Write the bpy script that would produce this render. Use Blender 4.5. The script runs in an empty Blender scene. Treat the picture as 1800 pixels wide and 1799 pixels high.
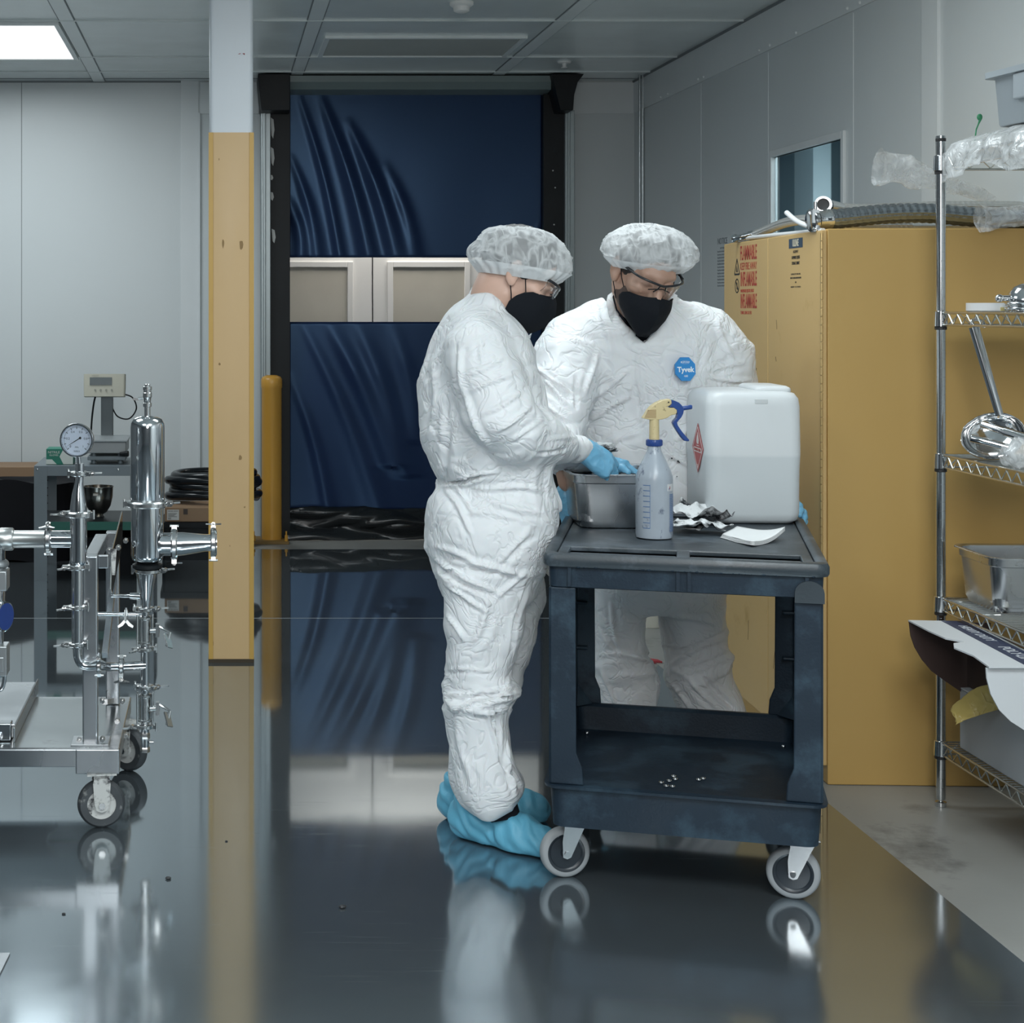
import bpy, bmesh, math, random
import numpy as np
from mathutils import Vector, Matrix, noise
random.seed(7)
C = bpy.context.scene.collection
SC = bpy.context.scene
R = math.radians
PI = math.pi
EYE = 1.42          # eye height
FPX = 2900.0        # focal length in px of the 1800 px frame
# ---------------------------------------------------------------- camera
cam = bpy.data.objects.new('camera', bpy.data.cameras.new('camera')); C.objects.link(cam)
cam.location = (0, 0, EYE); cam.rotation_euler = (PI/2, 0, 0)
cam.data.sensor_width = 36; cam.data.sensor_fit = 'HORIZONTAL'
cam.data.lens = 36*FPX/1800
cam.data.shift_x = (900-385)/1800; cam.data.shift_y = -(899.5-541)/1800
cam.data.clip_start = .05; cam.data.clip_end = 60
SC.camera = cam
# ---------------------------------------------------------------- world, exposure
w = bpy.data.worlds.new('world'); SC.world = w; w.use_nodes = True
w.node_tree.nodes['Background'].inputs[0].default_value = (.5, .62, .7, 1)
w.node_tree.nodes['Background'].inputs[1].default_value = .12
SC.view_settings.view_transform = 'Standard'; SC.view_settings.look = 'None'
SC.view_settings.gamma = 1; SC.view_settings.use_curve_mapping = False
SC.view_settings.exposure = 0.0
# ---------------------------------------------------------------- lights of the room and an added fill
def area(name, loc, rot, sx, sy, e, col=(1, 1, 1), spread=180):
    l = bpy.data.lights.new(name, 'AREA'); l.shape = 'RECTANGLE'; l.size = sx; l.size_y = sy
    l.energy = e; l.color = col; l.spread = R(spread)
    o = bpy.data.objects.new(name, l); C.objects.link(o); o.location = loc; o.rotation_euler = rot
    return o
COOL = (.88, .97, 1.0)
area('light_ceiling_row_left_far', (-1.36, 8.7, 2.79), (0, 0, 0), 1.1, 1.1, 40, COOL)
area('light_ceiling_row_left_mid', (-1.36, 5.05, 2.79), (0, 0, 0), 1.1, 1.1, 26, COOL)
area('light_ceiling_row_left_near', (-1.36, 1.4, 2.79), (0, 0, 0), 1.1, 1.1, 45, COOL)
area('light_ceiling_row_right_near', (1.08, 1.4, 2.79), (0, 0, 0), 1.1, 1.1, 86, COOL)
area('light_ceiling_row_right_mid', (1.08, 5.05, 2.79), (0, 0, 0), 1.1, .6, 26, COOL)
# added soft fill lamp behind and above the camera, no real source there
k = area('light_fill_added', (.15, -.5, 2.25), (0, 0, 0), .9, .9, 52, (1, .985, .96))
k.rotation_euler = (Vector((1.15, 4.7, 1.0))-k.location).to_track_quat('-Z', 'Y').to_euler()
# lamp of the room beyond the roll-up door
area('light_room_beyond', (1.3, 10.9, 2.6), (0, 0, 0), 1.2, .5, 22, (1, .96, .9))

# ---------------------------------------------------------------- materials
def lin(c):
    return tuple(((v/255)/12.92 if v/255 <= .04045 else ((v/255+.055)/1.055)**2.4) for v in c)
MATS = {}
def mat(name, col, rough=.5, metal=0., var=.06, scale=6., bump=0., bscale=40., spec=.5, trans=0., alpha=1.,
        coat=0., rvar=.0, emis=None, estr=0, stretch=(1, 1, 1), dirt=None, dirt_scale=3., dirt_lo=.58, sss=0., ior=None, bdist=.002):
    """procedural principled material: noise-varied colour and roughness, noise bump, optional dirt"""
    if name in MATS: return MATS[name]
    m = bpy.data.materials.new(name); m.use_nodes = True; MATS[name] = m
    nt = m.node_tree; b = nt.nodes['Principled BSDF']; L = nt.links.new
    c = col if max(col) <= 1.0001 else lin(col)
    tc = nt.nodes.new('ShaderNodeTexCoord'); mp = nt.nodes.new('ShaderNodeMapping')
    L(tc.outputs['Object'], mp.inputs[0]); mp.inputs['Scale'].default_value = stretch
    n = nt.nodes.new('ShaderNodeTexNoise'); n.inputs['Scale'].default_value = scale; n.inputs['Detail'].default_value = 5
    L(mp.outputs[0], n.inputs['Vector'])
    mx = nt.nodes.new('ShaderNodeMix'); mx.data_type = 'RGBA'
    mx.inputs[6].default_value = (*[max(0, v*(1-var)) for v in c], 1); mx.inputs[7].default_value = (*[min(1, v*(1+var)) for v in c], 1)
    L(n.outputs[0], mx.inputs[0]); out = mx.outputs[2]
    if dirt:
        n3 = nt.nodes.new('ShaderNodeTexNoise'); n3.inputs['Scale'].default_value = dirt_scale; n3.inputs['Detail'].default_value = 8
        n3.inputs['Roughness'].default_value = .65
        L(mp.outputs[0], n3.inputs['Vector'])
        cr = nt.nodes.new('ShaderNodeMapRange'); cr.inputs[1].default_value = dirt_lo; cr.inputs[2].default_value = dirt_lo+.12
        L(n3.outputs[0], cr.inputs[0])
        m2 = nt.nodes.new('ShaderNodeMix'); m2.data_type = 'RGBA'
        d = dirt if max(dirt) <= 1.0001 else lin(dirt)
        m2.inputs[7].default_value = (*d, 1); L(out, m2.inputs[6]); L(cr.outputs[0], m2.inputs[0]); out = m2.outputs[2]
    L(out, b.inputs['Base Color'])
    b.inputs['Roughness'].default_value = rough; b.inputs['Metallic'].default_value = metal
    b.inputs['Specular IOR Level'].default_value = spec
    if rvar:
        mr = nt.nodes.new('ShaderNodeMapRange'); mr.inputs[3].default_value = max(.02, rough-rvar); mr.inputs[4].default_value = rough+rvar
        mr.inputs[1].default_value = .3; mr.inputs[2].default_value = .7
        L(n.outputs[0], mr.inputs[0]); L(mr.outputs[0], b.inputs['Roughness'])
    if bump:
        n2 = nt.nodes.new('ShaderNodeTexNoise'); n2.inputs['Scale'].default_value = bscale; n2.inputs['Detail'].default_value = 4
        L(mp.outputs[0], n2.inputs['Vector'])
        bp = nt.nodes.new('ShaderNodeBump'); bp.inputs['Strength'].default_value = bump; bp.inputs['Distance'].default_value = bdist
        L(n2.outputs[0], bp.inputs['Height']); L(bp.outputs[0], b.inputs['Normal'])
    b.inputs['Transmission Weight'].default_value = trans; b.inputs['Alpha'].default_value = alpha
    b.inputs['Coat Weight'].default_value = coat; b.inputs['Coat Roughness'].default_value = .08
    if ior: b.inputs['IOR'].default_value = ior
    if sss:
        b.inputs['Subsurface Weight'].default_value = sss; b.inputs['Subsurface Radius'].default_value = (.9, .5, .35)
        b.inputs['Subsurface Scale'].default_value = .01
    if emis:
        b.inputs['Emission Color'].default_value = (*emis, 1); b.inputs['Emission Strength'].default_value = estr
    return m

# ---------------------------------------------------------------- mesh builder
class MB:
    def __init__(s): s.v = []; s.f = []; s.sm = []
    def add(s, vs, fs, smooth=False, M=None):
        o = len(s.v)
        if M is not None: vs = [tuple(M @ Vector(v)) for v in vs]
        s.v += [tuple(v) for v in vs]; s.f += [tuple(i+o for i in f) for f in fs]; s.sm += [smooth]*len(fs)
        return s
    def box(s, x0, x1, y0, y1, z0, z1, M=None):
        vs = [(x, y, z) for x in (x0, x1) for y in (y0, y1) for z in (z0, z1)]
        fs = [(0, 1, 3, 2), (4, 6, 7, 5), (0, 4, 5, 1), (2, 3, 7, 6), (0, 2, 6, 4), (1, 5, 7, 3)]
        return s.add(vs, fs, False, M)
    def loft(s, rings, cap0=True, cap1=True, smooth=True, closed=True, M=None):
        n = len(rings[0]); vs = [p for r in rings for p in r]; fs = []
        for i in range(len(rings)-1):
            for j in range(n if closed else n-1):
                a = i*n+j; b = i*n+(j+1) % n
                fs.append((a, b, b+n, a+n))
        if cap0: fs.append(tuple(reversed(range(n))))
        if cap1: fs.append(tuple(range((len(rings)-1)*n, len(rings)*n)))
        return s.add(vs, fs, smooth, M)
    def tube(s, pts, r, n=14, cap=True, smooth=True, M=None, flat=1.):
        P = [Vector(p) for p in pts]; m = len(P)
        rr = r if isinstance(r, (list, tuple)) else [r]*m
        rings = []; up = None
        for i, p in enumerate(P):
            t = (P[min(i+1, m-1)]-P[max(i-1, 0)])
            if t.length < 1e-9: t = Vector((0, 0, 1))
            t.normalize()
            if up is None:
                up = t.orthogonal().normalized()
            else:
                up = (up - t*up.dot(t))
                if up.length < 1e-6: up = t.orthogonal()
                up.normalize()
            q = t.cross(up)
            rings.append([tuple(p + (up*math.cos(2*PI*k/n) + q*math.sin(2*PI*k/n)*flat)*rr[i]) for k in range(n)])
        return s.loft(rings, cap, cap, smooth, True, M)
    def cyl(s, p0, p1, r0, r1=None, n=24, M=None):
        return s.tube([p0, p1], [r0, r0 if r1 is None else r1], n, True, True, M)
    def lathe(s, prof, n=32, c=(0, 0, 0), ax='z', smooth=True, M=None, caps=True):
        rings = []
        for r, h in prof:
            ring = []
            for k in range(n):
                a = 2*PI*k/n; x, y = r*math.cos(a), r*math.sin(a)
                if ax == 'z': p = (c[0]+x, c[1]+y, c[2]+h)
                elif ax == 'y': p = (c[0]+x, c[1]+h, c[2]-y)
                else: p = (c[0]+h, c[1]+x, c[2]+y)
                ring.append(p)
            rings.append(ring)
        return s.loft(rings, caps, caps, smooth, True, M)
    def ball(s, c, r, n=16, m=10, sc=(1, 1, 1), M=None):
        rings = [[(c[0]+r*sc[0]*math.sin(PI*i/m)*math.cos(2*PI*k/n), c[1]+r*sc[1]*math.sin(PI*i/m)*math.sin(2*PI*k/n), c[2]-r*sc[2]*math.cos(PI*i/m)) for k in range(n)] for i in range(1, m)]
        return s.loft(rings, True, True, True, True, M)
    def torus(s, c, R0, r, ax='z', n=28, m=10, a0=0, a1=2*PI, M=None):
        full = abs(a1-a0-2*PI) < 1e-6; rings = []
        for i in range(n+1):
            a = a0+(a1-a0)*i/n; ring = []
            for k in range(m):
                b = 2*PI*k/m; q = R0+r*math.cos(b); x, y, z = q*math.cos(a), q*math.sin(a), r*math.sin(b)
                if ax == 'y': x, y, z = x, z, y
                elif ax == 'x': x, y, z = z, x, y
                ring.append((c[0]+x, c[1]+y, c[2]+z))
            rings.append(ring)
        return s.loft(rings, not full, not full, True, True, M)
    def prism(s, poly, y0, y1, ax='y', M=None, smooth=False):
        """2-D outline extruded along an axis: ax y: (x,z), ax x: (y,z), ax z: (x,y)"""
        def P(a, b, h): return (a, h, b) if ax == 'y' else ((h, a, b) if ax == 'x' else (a, b, h))
        return s.loft([[P(a, b, y0) for a, b in poly], [P(a, b, y1) for a, b in poly]], True, True, smooth, True, M)
    def grid(s, fn, nu, nv, smooth=True, thick=0., M=None):
        vs = [tuple(fn(i/nu, j/nv)) for i in range(nu+1) for j in range(nv+1)]
        fs = [(i*(nv+1)+j, i*(nv+1)+j+1, (i+1)*(nv+1)+j+1, (i+1)*(nv+1)+j) for i in range(nu) for j in range(nv)]
        return s.add(vs, fs, smooth, M)

def rrect(w, d, r, n=6, z=0., cx=0., cy=0., rot=0.):
    r = min(r, w/2-1e-4, d/2-1e-4); out = []
    for (sx, sy, a0) in ((1, 1, 0), (-1, 1, PI/2), (-1, -1, PI), (1, -1, 3*PI/2)):
        for k in range(n+1):
            a = a0+PI/2*k/n
            x = sx*(w/2-r)+r*math.cos(a); y = sy*(d/2-r)+r*math.sin(a)
            out.append((cx+x*math.cos(rot)-y*math.sin(rot), cy+x*math.sin(rot)+y*math.cos(rot), z))
    return out

def root_matrix(o):
    while o.parent: o = o.parent
    return Matrix.Translation(o.location) @ o.rotation_euler.to_matrix().to_4x4()
def link_mesh(name, verts, faces, sm, m, parent=None, local=False, auto=None, bevel=0, solid=0, subd=0):
    me = bpy.data.meshes.new(name); o = bpy.data.objects.new(name, me); C.objects.link(o)
    if parent is not None:
        o.parent = parent
        if not local:
            Mi = root_matrix(parent).inverted(); verts = [tuple(Mi @ Vector(v)) for v in verts]
    elif not local:
        xs = [v[0] for v in verts]; ys = [v[1] for v in verts]; zs = [v[2] for v in verts]
        c = Vector(((min(xs)+max(xs))/2, (min(ys)+max(ys))/2, min(zs)))
        o.location = c; verts = [(v[0]-c.x, v[1]-c.y, v[2]-c.z) for v in verts]
    me.from_pydata(verts, [], faces); me.validate(clean_customdata=False)
    bm = bmesh.new(); bm.from_mesh(me); bmesh.ops.recalc_face_normals(bm, faces=bm.faces); bm.to_mesh(me); bm.free()
    if len(me.polygons) == len(sm): me.polygons.foreach_set('use_smooth', sm)
    else: me.polygons.foreach_set('use_smooth', [True]*len(me.polygons))
    if any(sm): me.set_sharp_from_angle(angle=R(auto or 42))
    me.materials.append(m)
    if bevel:
        b = o.modifiers.new('bevel', 'BEVEL'); b.width = bevel; b.segments = 2; b.limit_method = 'ANGLE'; b.angle_limit = R(50)
        b.harden_normals = False
    if solid:
        b = o.modifiers.new('thickness', 'SOLIDIFY'); b.thickness = solid; b.offset = 0
    if subd:
        b = o.modifiers.new('subdivision', 'SUBSURF'); b.levels = subd; b.render_levels = subd
    return o
def obj(name, mb, m, parent=None, label=None, **kw):
    o = link_mesh(name, mb.v, mb.f, mb.sm, m, parent, **kw)
    if label: o['label'] = label
    return o
def thing(name, label, cat, loc=(0, 0, 0), rotz=0, group=None):
    o = bpy.data.objects.new(name, None); C.objects.link(o); o.location = loc; o.rotation_euler = (0, 0, rotz)
    o.empty_display_size = .05
    o['label'] = label; o['category'] = cat
    if group: o['group'] = group
    return o
def tag(o, label, cat, group=None, kind=None):
    o['label'] = label; o['category'] = cat
    if group: o['group'] = group
    if kind: o['kind'] = kind
    return o
def struct(name, mb, m, label=None, **kw):
    o = obj(name, mb, m, None, label, **kw)
    o['kind'] = 'structure'
    return o
def at(px, py, Y):
    """point at distance Y whose image falls at px, py"""
    return Vector(((px-385)*Y/FPX, Y, EYE-(py-541)*Y/FPX))
_tc = {}
def text_mesh(mb, s, M, size=.1, xs=1., align='CENTER', ext=.0004, bold=0.):
    cu = bpy.data.curves.new('t', 'FONT'); cu.body = s; cu.size = size; cu.extrude = ext; cu.align_x = align; cu.align_y = 'CENTER'
    cu.resolution_u = 3; cu.offset = bold
    o = bpy.data.objects.new('t', cu); C.objects.link(o)
    bpy.context.view_layer.update()
    me = bpy.data.meshes.new_from_object(o.evaluated_get(bpy.context.evaluated_depsgraph_get()))
    S = Matrix.Diagonal((xs, 1, 1, 1))
    mb.add([v.co[:] for v in me.vertices], [tuple(p.vertices) for p in me.polygons], False, M @ S)
    bpy.data.objects.remove(o); bpy.data.curves.remove(cu); bpy.data.meshes.remove(me)
    return mb
def frame(o, xdir, ydir):
    """matrix with local x along xdir, y along ydir at origin o"""
    x = Vector(xdir).normalized(); y = Vector(ydir); y = (y-x*y.dot(x)).normalized(); z = x.cross(y)
    return Matrix(((x.x, y.x, z.x, o[0]), (x.y, y.y, z.y, o[1]), (x.z, y.z, z.z, o[2]), (0, 0, 0, 1)))
def smooth_path(pts, n=8):
    """Catmull-Rom through points"""
    P = [Vector(p) for p in pts]; out = []
    for i in range(len(P)-1):
        a, b, c, d = P[max(i-1, 0)], P[i], P[i+1], P[min(i+2, len(P)-1)]
        for k in range(n):
            t = k/n
            out.append(.5*((2*b)+(c-a)*t+(2*a-5*b+4*c-d)*t*t+(3*b-a-3*c+d)*t**3))
    out.append(P[-1]); return out
# ================================================================ THE ROOM
CZ = 2.83; YB = 10.25; XR = 2.58; XL = -4.2; YF = -3.2
m_wall = mat('wall_panel_grey', (.60, .635, .645), .34, var=.03, scale=1.5, bump=.05, bscale=3, bdist=.004, rvar=.05)
m_wall2 = mat('wall_trim_grey', (.68, .71, .72), .35, var=.03)
m_seam = mat('panel_seam_dark', (.20, .22, .23), .6)
m_ceil = mat('ceiling_panel', (.76, .81, .81), .22, var=.05, scale=2, rvar=.05)
m_grid = mat('ceiling_grid', (.80, .84, .84), .3, var=.03)
m_conc = mat('concrete', (.27, .27, .255), .38, var=.22, scale=2.2, bump=.12, bscale=25, rvar=.12, dirt=(.12, .12, .115), dirt_scale=2.5, dirt_lo=.56)

def floor_mat(name, base, rough, scr, wear=(0, .1, 0)):   # wear: local y range over which the sheet gets duller towards the near end
    m = bpy.data.materials.new(name); m.use_nodes = True; nt = m.node_tree; L = nt.links.new
    b = nt.nodes['Principled BSDF']; tc = nt.nodes.new('ShaderNodeTexCoord')
    n = nt.nodes.new('ShaderNodeTexNoise'); n.inputs['Scale'].default_value = .9; n.inputs['Detail'].default_value = 6
    L(tc.outputs['Object'], n.inputs[0])
    mx = nt.nodes.new('ShaderNodeMix'); mx.data_type = 'RGBA'
    mx.inputs[6].default_value = (*[v*.86 for v in base], 1); mx.inputs[7].default_value = (*[v*1.12 for v in base], 1)
    L(n.outputs[0], mx.inputs[0])
    # fine directional scratches
    mp = nt.nodes.new('ShaderNodeMapping'); mp.inputs['Scale'].default_value = (3, 60, 1); mp.inputs['Rotation'].default_value = (0, 0, .25)
    L(tc.outputs['Object'], mp.inputs[0])
    s = nt.nodes.new('ShaderNodeTexNoise'); s.inputs['Scale'].default_value = 1.2; s.inputs['Detail'].default_value = 3; L(mp.outputs[0], s.inputs[0])
    mr = nt.nodes.new('ShaderNodeMapRange'); mr.inputs[1].default_value = .62; mr.inputs[2].default_value = .74; L(s.outputs[0], mr.inputs[0])
    # dirt blotches roughen
    n2 = nt.nodes.new('ShaderNodeTexNoise'); n2.inputs['Scale'].default_value = 2.3; n2.inputs['Detail'].default_value = 8; L(tc.outputs['Object'], n2.inputs[0])
    r = nt.nodes.new('ShaderNodeMapRange'); r.inputs[1].default_value = .35; r.inputs[2].default_value = .7
    r.inputs[3].default_value = rough*.75; r.inputs[4].default_value = rough*1.35; L(n2.outputs[0], r.inputs[0])
    ad = nt.nodes.new('ShaderNodeMath'); ad.operation = 'MULTIPLY_ADD'; ad.inputs[1].default_value = scr; L(mr.outputs[0], ad.inputs[0]); L(r.outputs[0], ad.inputs[2])
    sy = nt.nodes.new('ShaderNodeSeparateXYZ'); L(tc.outputs['Object'], sy.inputs[0])
    gr = nt.nodes.new('ShaderNodeMapRange'); gr.interpolation_type = 'SMOOTHSTEP'; gr.inputs[1].default_value = wear[0]; gr.inputs[2].default_value = wear[1]; gr.inputs[3].default_value = wear[2]; gr.inputs[4].default_value = 0
    L(sy.outputs[1], gr.inputs[0]); a2 = nt.nodes.new('ShaderNodeMath'); a2.operation = 'ADD'; L(ad.outputs[0], a2.inputs[0]); L(gr.outputs[0], a2.inputs[1]); L(a2.outputs[0], b.inputs['Roughness']); L(mx.outputs[2], b.inputs['Base Color']); b.inputs['Metallic'].default_value = .89
    bp = nt.nodes.new('ShaderNodeBump'); bp.inputs['Strength'].default_value = .05; bp.inputs['Distance'].default_value = .002
    w1 = nt.nodes.new('ShaderNodeTexNoise'); w1.inputs['Scale'].default_value = 4; L(tc.outputs['Object'], w1.inputs[0])
    L(w1.outputs[0], bp.inputs['Height']); L(bp.outputs[0], b.inputs['Normal'])
    return m
m_floor = floor_mat('polished_floor', (.365, .42, .455), .05, .05, (1.2, 2.75, .085))
m_floor2 = floor_mat('polished_floor_rear', (.32, .37, .40), .03, .03)
YS = 7.54; XC = 1.745; YM = 9.69
struct('floor', MB().box(XL, XC, YF, YS-.002, -.1, 0), m_floor)
struct('floor_rear_sheet', MB().box(XL, XC, YS+.001, YM, -.1, 0), m_floor2)
struct('floor_concrete', MB().box(XC, XR+.1, YF, YM, -.1, -.001), m_conc)
struct('floor_concrete_strip', MB().box(XL, XR+.1, YM, YB+1.6, -.1, -.001), m_conc)
struct('floor_seam', MB().box(XL, XC, YS-.002, YS+.001, -.1, .0008), mat('floor_seam', (.4, .42, .43), .4))

# back wall around the door opening
DX0, DX1, DZ = .40, 2.02, 2.70
mb = MB(); mb.box(XL, DX0, YB, YB+.12, 0, CZ); mb.box(DX1, XR+.1, YB, YB+.12, 0, CZ); mb.box(DX0, DX1, YB, YB+.12, DZ, CZ)
struct('wall_back', mb, m_wall)
def seamx(px, Y=YB): return (px-385)*Y/FPX
mb = MB()
for px in (38, -250, -540): x = seamx(px); mb.box(x-.002, x+.002, YB-.001, YB, 0, CZ)
mb.box(XL, seamx(318), YB-.004, YB, CZ-.012, CZ)
x = seamx(322); mb.box(x-.0015, x+.0015, YB-.003, YB, 0, CZ)
struct('trim_1', mb, m_seam)
mb = MB()
mb.box(seamx(318), seamx(349), YB-.006, YB, 0, CZ)
mb.box(seamx(349), seamx(352), YB-.018, YB, 0, CZ-.20)
mb.box(seamx(1119), seamx(1123), YB-.02, YB, 0, CZ-.2)
mb.box(seamx(1003), seamx(1121), YB-.012, YB, CZ-.205, CZ-.01)
mb.box(seamx(352), seamx(455), YB-.012, YB, CZ-.205, CZ-.01)
struct('trim_2', mb, m_wall2, bevel=.001)

# right wall with window opening
WY0, WY1, WZ0, WZ1 = 6.82, 7.68, 1.30, 2.12
mb = MB(); mb.box(XR, XR+.1, YF, 6.4, 0, CZ); mb.box(XR, XR+.1, 8.0, YB+.1, 0, CZ)
mb.box(XR, XR+.02, 6.4, WY0, 0, CZ); mb.box(XR, XR+.02, WY1, 8.0, 0, CZ)
mb.box(XR, XR+.02, WY0, WY1, 0, WZ0); mb.box(XR, XR+.02, WY0, WY1, WZ1, CZ)
struct('wall_right', mb, m_wall)
mb = MB()
for y in (8.83, 7.75, 6.71, 4.9, 3.8): mb.box(XR-.0015, XR, y-.002, y+.002, 0, 2.62)
struct('trim_3', mb, mat('panel_seam_light', (.72, .75, .76), .35))
mb = MB(); mb.box(XR-.012, XR, 5.90, 6.03, 0, CZ)
mb.box(XR-.008, XR, YF, 5.90, 2.627, CZ); mb.box(XR-.008, XR, 6.03, YB, 2.627, CZ)
for y in (9.6, 9.45, 8.85, 8.75, 7.85, 7.7, 7.35, 6.75, 6.62): mb.ball((XR-.008, y, 2.645), .008, 8, 6)
struct('trim_4', mb, m_wall2)
mb = MB()
fr = .03
for (a, b_, c, d) in ((WY0-fr, WY0, WZ0-fr, WZ1+fr), (WY1, WY1+fr, WZ0-fr, WZ1+fr), (WY0, WY1, WZ1, WZ1+fr), (WY0, WY1, WZ0-fr, WZ0)):
    mb.box(XR-.012, XR+.022, a, b_, c, d)
wf = struct('window_1', mb, mat('window_frame', (.66, .69, .7), .35), bevel=.002)
g = obj('glass_pane', MB().box(XR+.008, XR+.012, WY0, WY1, WZ0, WZ1), mat('window_glass', (.8, .92, .95), .02, trans=1, ior=1.25), wf)
# room seen through the window
mb = MB(); mb.box(XR+1.2, XR+1.25, 6.0, 12.5, .8, 2.9)
struct('wall_next_room', mb, mat('next_room_wall', (.24, .36, .41), .6))
struct('ceiling_next_room', MB().box(XR+.1, XR+1.3, 6.0, 12.5, 2.5, 2.55), mat('next_room_ceiling', (.4, .5, .54), .6))
struct('trim_next_room', MB().box(XR+.75, XR+.85, 9.24, 9.54, .8, 2.49), mat('next_room_post', (.80, .86, .88), .5))
area('light_next_room', (XR+.6, 7.6, 2.45), (0, 0, 0), .5, .8, 42, COOL)

# left and near walls, out of frame; dark colour stands in for missing light
m_wdk = mat('wall_unlit_panel', (.16, .17, .18), .6)
struct('wall_left', MB().box(XL-.1, XL, YF, YB+.1, 0, CZ), m_wdk)
struct('wall_front', MB().box(XL-.1, XR+.1, YF-.1, YF, 0, CZ), m_wdk)

# ceiling
struct('ceiling', MB().box(XL-.1, XR+.1, YF-.1, YB+.12, CZ, CZ+.08), m_ceil)
mb = MB()
for x in (-3.175, -1.96, -.745, .47, 1.685): mb.box(x-.035, x+.035, YF, YB, CZ-.006, CZ)
struct('trim_ceiling_runners', mb, m_grid)
mb = MB()
for y in (2.0, 3.21, 4.42, 5.63, 6.85, 8.08, 9.25, 9.83): mb.box(XL, XR, y-.006, y+.006, CZ-.008, CZ)
struct('trim_ceiling_cross', mb, mat('grid_line_light', (.68, .73, .73), .3))
mb = MB()
for x in (-.745-.038, -.745+.038, .47-.038, .47+.038, 1.685-.038, 1.685+.038):
    mb.box(x-.003, x+.003, YF, YB, CZ-.003, CZ)
for y in (8.095, 9.265, 9.842, 10.14): mb.box(XL, XR, y-.003, y+.003, CZ-.004, CZ)
mb.box(XR-.012, XR, YF, YB, CZ-.014, CZ)
struct('trim_ceiling_shadow_gap', mb, m_seam)
# lit panel top left
t = thing('ceiling_light', 'lit square white light panel in ceiling at top left', 'ceiling light', (-1.36, 8.71, CZ-.01))
mb = MB()
for (a, b_, c, d) in ((-1.93, -.79, 8.12, 8.155), (-1.93, -.79, 9.27, 9.305), (-.815, -.79, 8.155, 9.27), (-1.93, -1.905, 8.155, 9.27)): mb.box(a, b_, c, d, CZ-.016, CZ-.002)
obj('frame', mb, m_grid, t)
obj('diffuser', MB().box(-1.905, -.815, 8.155, 9.27, CZ-.012, CZ-.003), mat('light_diffuser', (.9, .9, .9), .5, emis=(.90, .90, .895), estr=1.0), t)
# flush vent panel
t = thing('ceiling_vent', 'flush rectangular vent panel in ceiling above roll-up door', 'vent', (1.08, 8.88, CZ-.01))
obj('frame', MB().box(.55, 1.6, 8.55, 8.58, CZ-.014, CZ).box(.55, 1.6, 9.19, 9.215, CZ-.014, CZ).box(.55, .575, 8.58, 9.19, CZ-.014, CZ).box(1.575, 1.6, 8.58, 9.19, CZ-.014, CZ), m_grid, t)
obj('grille', MB().box(.575, 1.575, 8.58, 9.19, CZ-.007, CZ), mat('vent_mesh', (.42, .44, .42), .6, bump=.5, bscale=250), t)
t = thing('smoke_detector', 'small round white detector on ceiling, cut by top edge', 'smoke detector', (1.12, 7.62, CZ))
obj('base_ring', MB().lathe([(.055, 0), (.055, -.012), (.045, -.02)], c=(1.12, 7.62, CZ)), mat('white_plastic', (.78, .78, .77), .4), t)
obj('sensor_cap', MB().lathe([(.04, -.018), (.036, -.04), (.02, -.048)], c=(1.12, 7.62, CZ)), mat('white_plastic', (.78, .78, .77), .4), t)
# second small ceiling fitting near the door corner
tag(obj('ceiling_sprinkler', MB().lathe([(.04, 0), (.035, -.01), (.012, -.012), (.01, -.03), (.018, -.032), (.018, -.036)], c=(seamx(992, 9.45), 9.45, CZ)), mat('white_plastic', (.78, .78, .77), .4)),
    'tiny round fitting under ceiling near right end of the roll-up door', 'sprinkler')

# ---------------------------------------------------------------- roll-up door
m_black = mat('black_rubber', (.008, .010, .012), .45, var=.3, spec=.25)
m_blackv = mat('black_vinyl', (.010, .012, .014), .22, var=.3, bump=.15, bscale=9, bdist=.006, spec=.4)
m_alu = mat('grey_aluminium', (.30, .34, .35), .35, metal=.6)
m_blue = mat('blue_vinyl', (.010, .018, .058), .30, var=.15, scale=3, spec=.65)
m_blue.node_tree.nodes['Principled BSDF'].inputs['Specular Tint'].default_value = (.35, .62, 1, 1)
YC = 10.12
d = thing('door_1', 'roll-up door of dark blue vinyl with clear window strip', 'door', (1.2, YC, 0)); d['kind'] = 'structure'
def curtain(x0, x1, z0, z1, nx, nz, fold):
    def f(u, v):
        x = x0+(x1-x0)*u; z = z0+(z1-z0)*v
        return (x, YC+fold(x, z), z)
    return MB().grid(f, nx, nz)
def ridge(x, z, xa, za, xb, zb, w0, w1, amp):
    t = (za-z)/(za-zb)
    if t < -.1 or t > 1.15: return 0.
    xc = xa+(xb-xa)*t+.03*math.sin(t*3); w_ = w0+(w1-w0)*max(t, 0)
    e = max(0., min(1., t*2.2+.1))
    return -1.5*amp*e*math.exp(-((x-xc)/(1.5*w_))**2)
def fold_up(x, z):
    s = 0
    for (a, za, b_, zb, w0, w1, am) in ((.48, 2.75, .74, 1.72, .014, .022, .008), (.62, 2.72, .92, 1.72, .018, .04, .014), (.80, 2.55, 1.09, 1.72, .02, .05, .017), (1.02, 2.3, 1.20, 1.72, .02, .035, .010), (.44, 2.35, .60, 1.72, .014, .03, .009), (.42, 2.1, .50, 1.72, .02, .03, .01), (1.97, 1.95, 1.78, 1.72, .01, .012, .004)):
        s += ridge(x, z, a, za, b_, zb, w0, w1, am)
    return s + .0016*noise.noise((x*3, 0, z*1.2))
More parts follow.
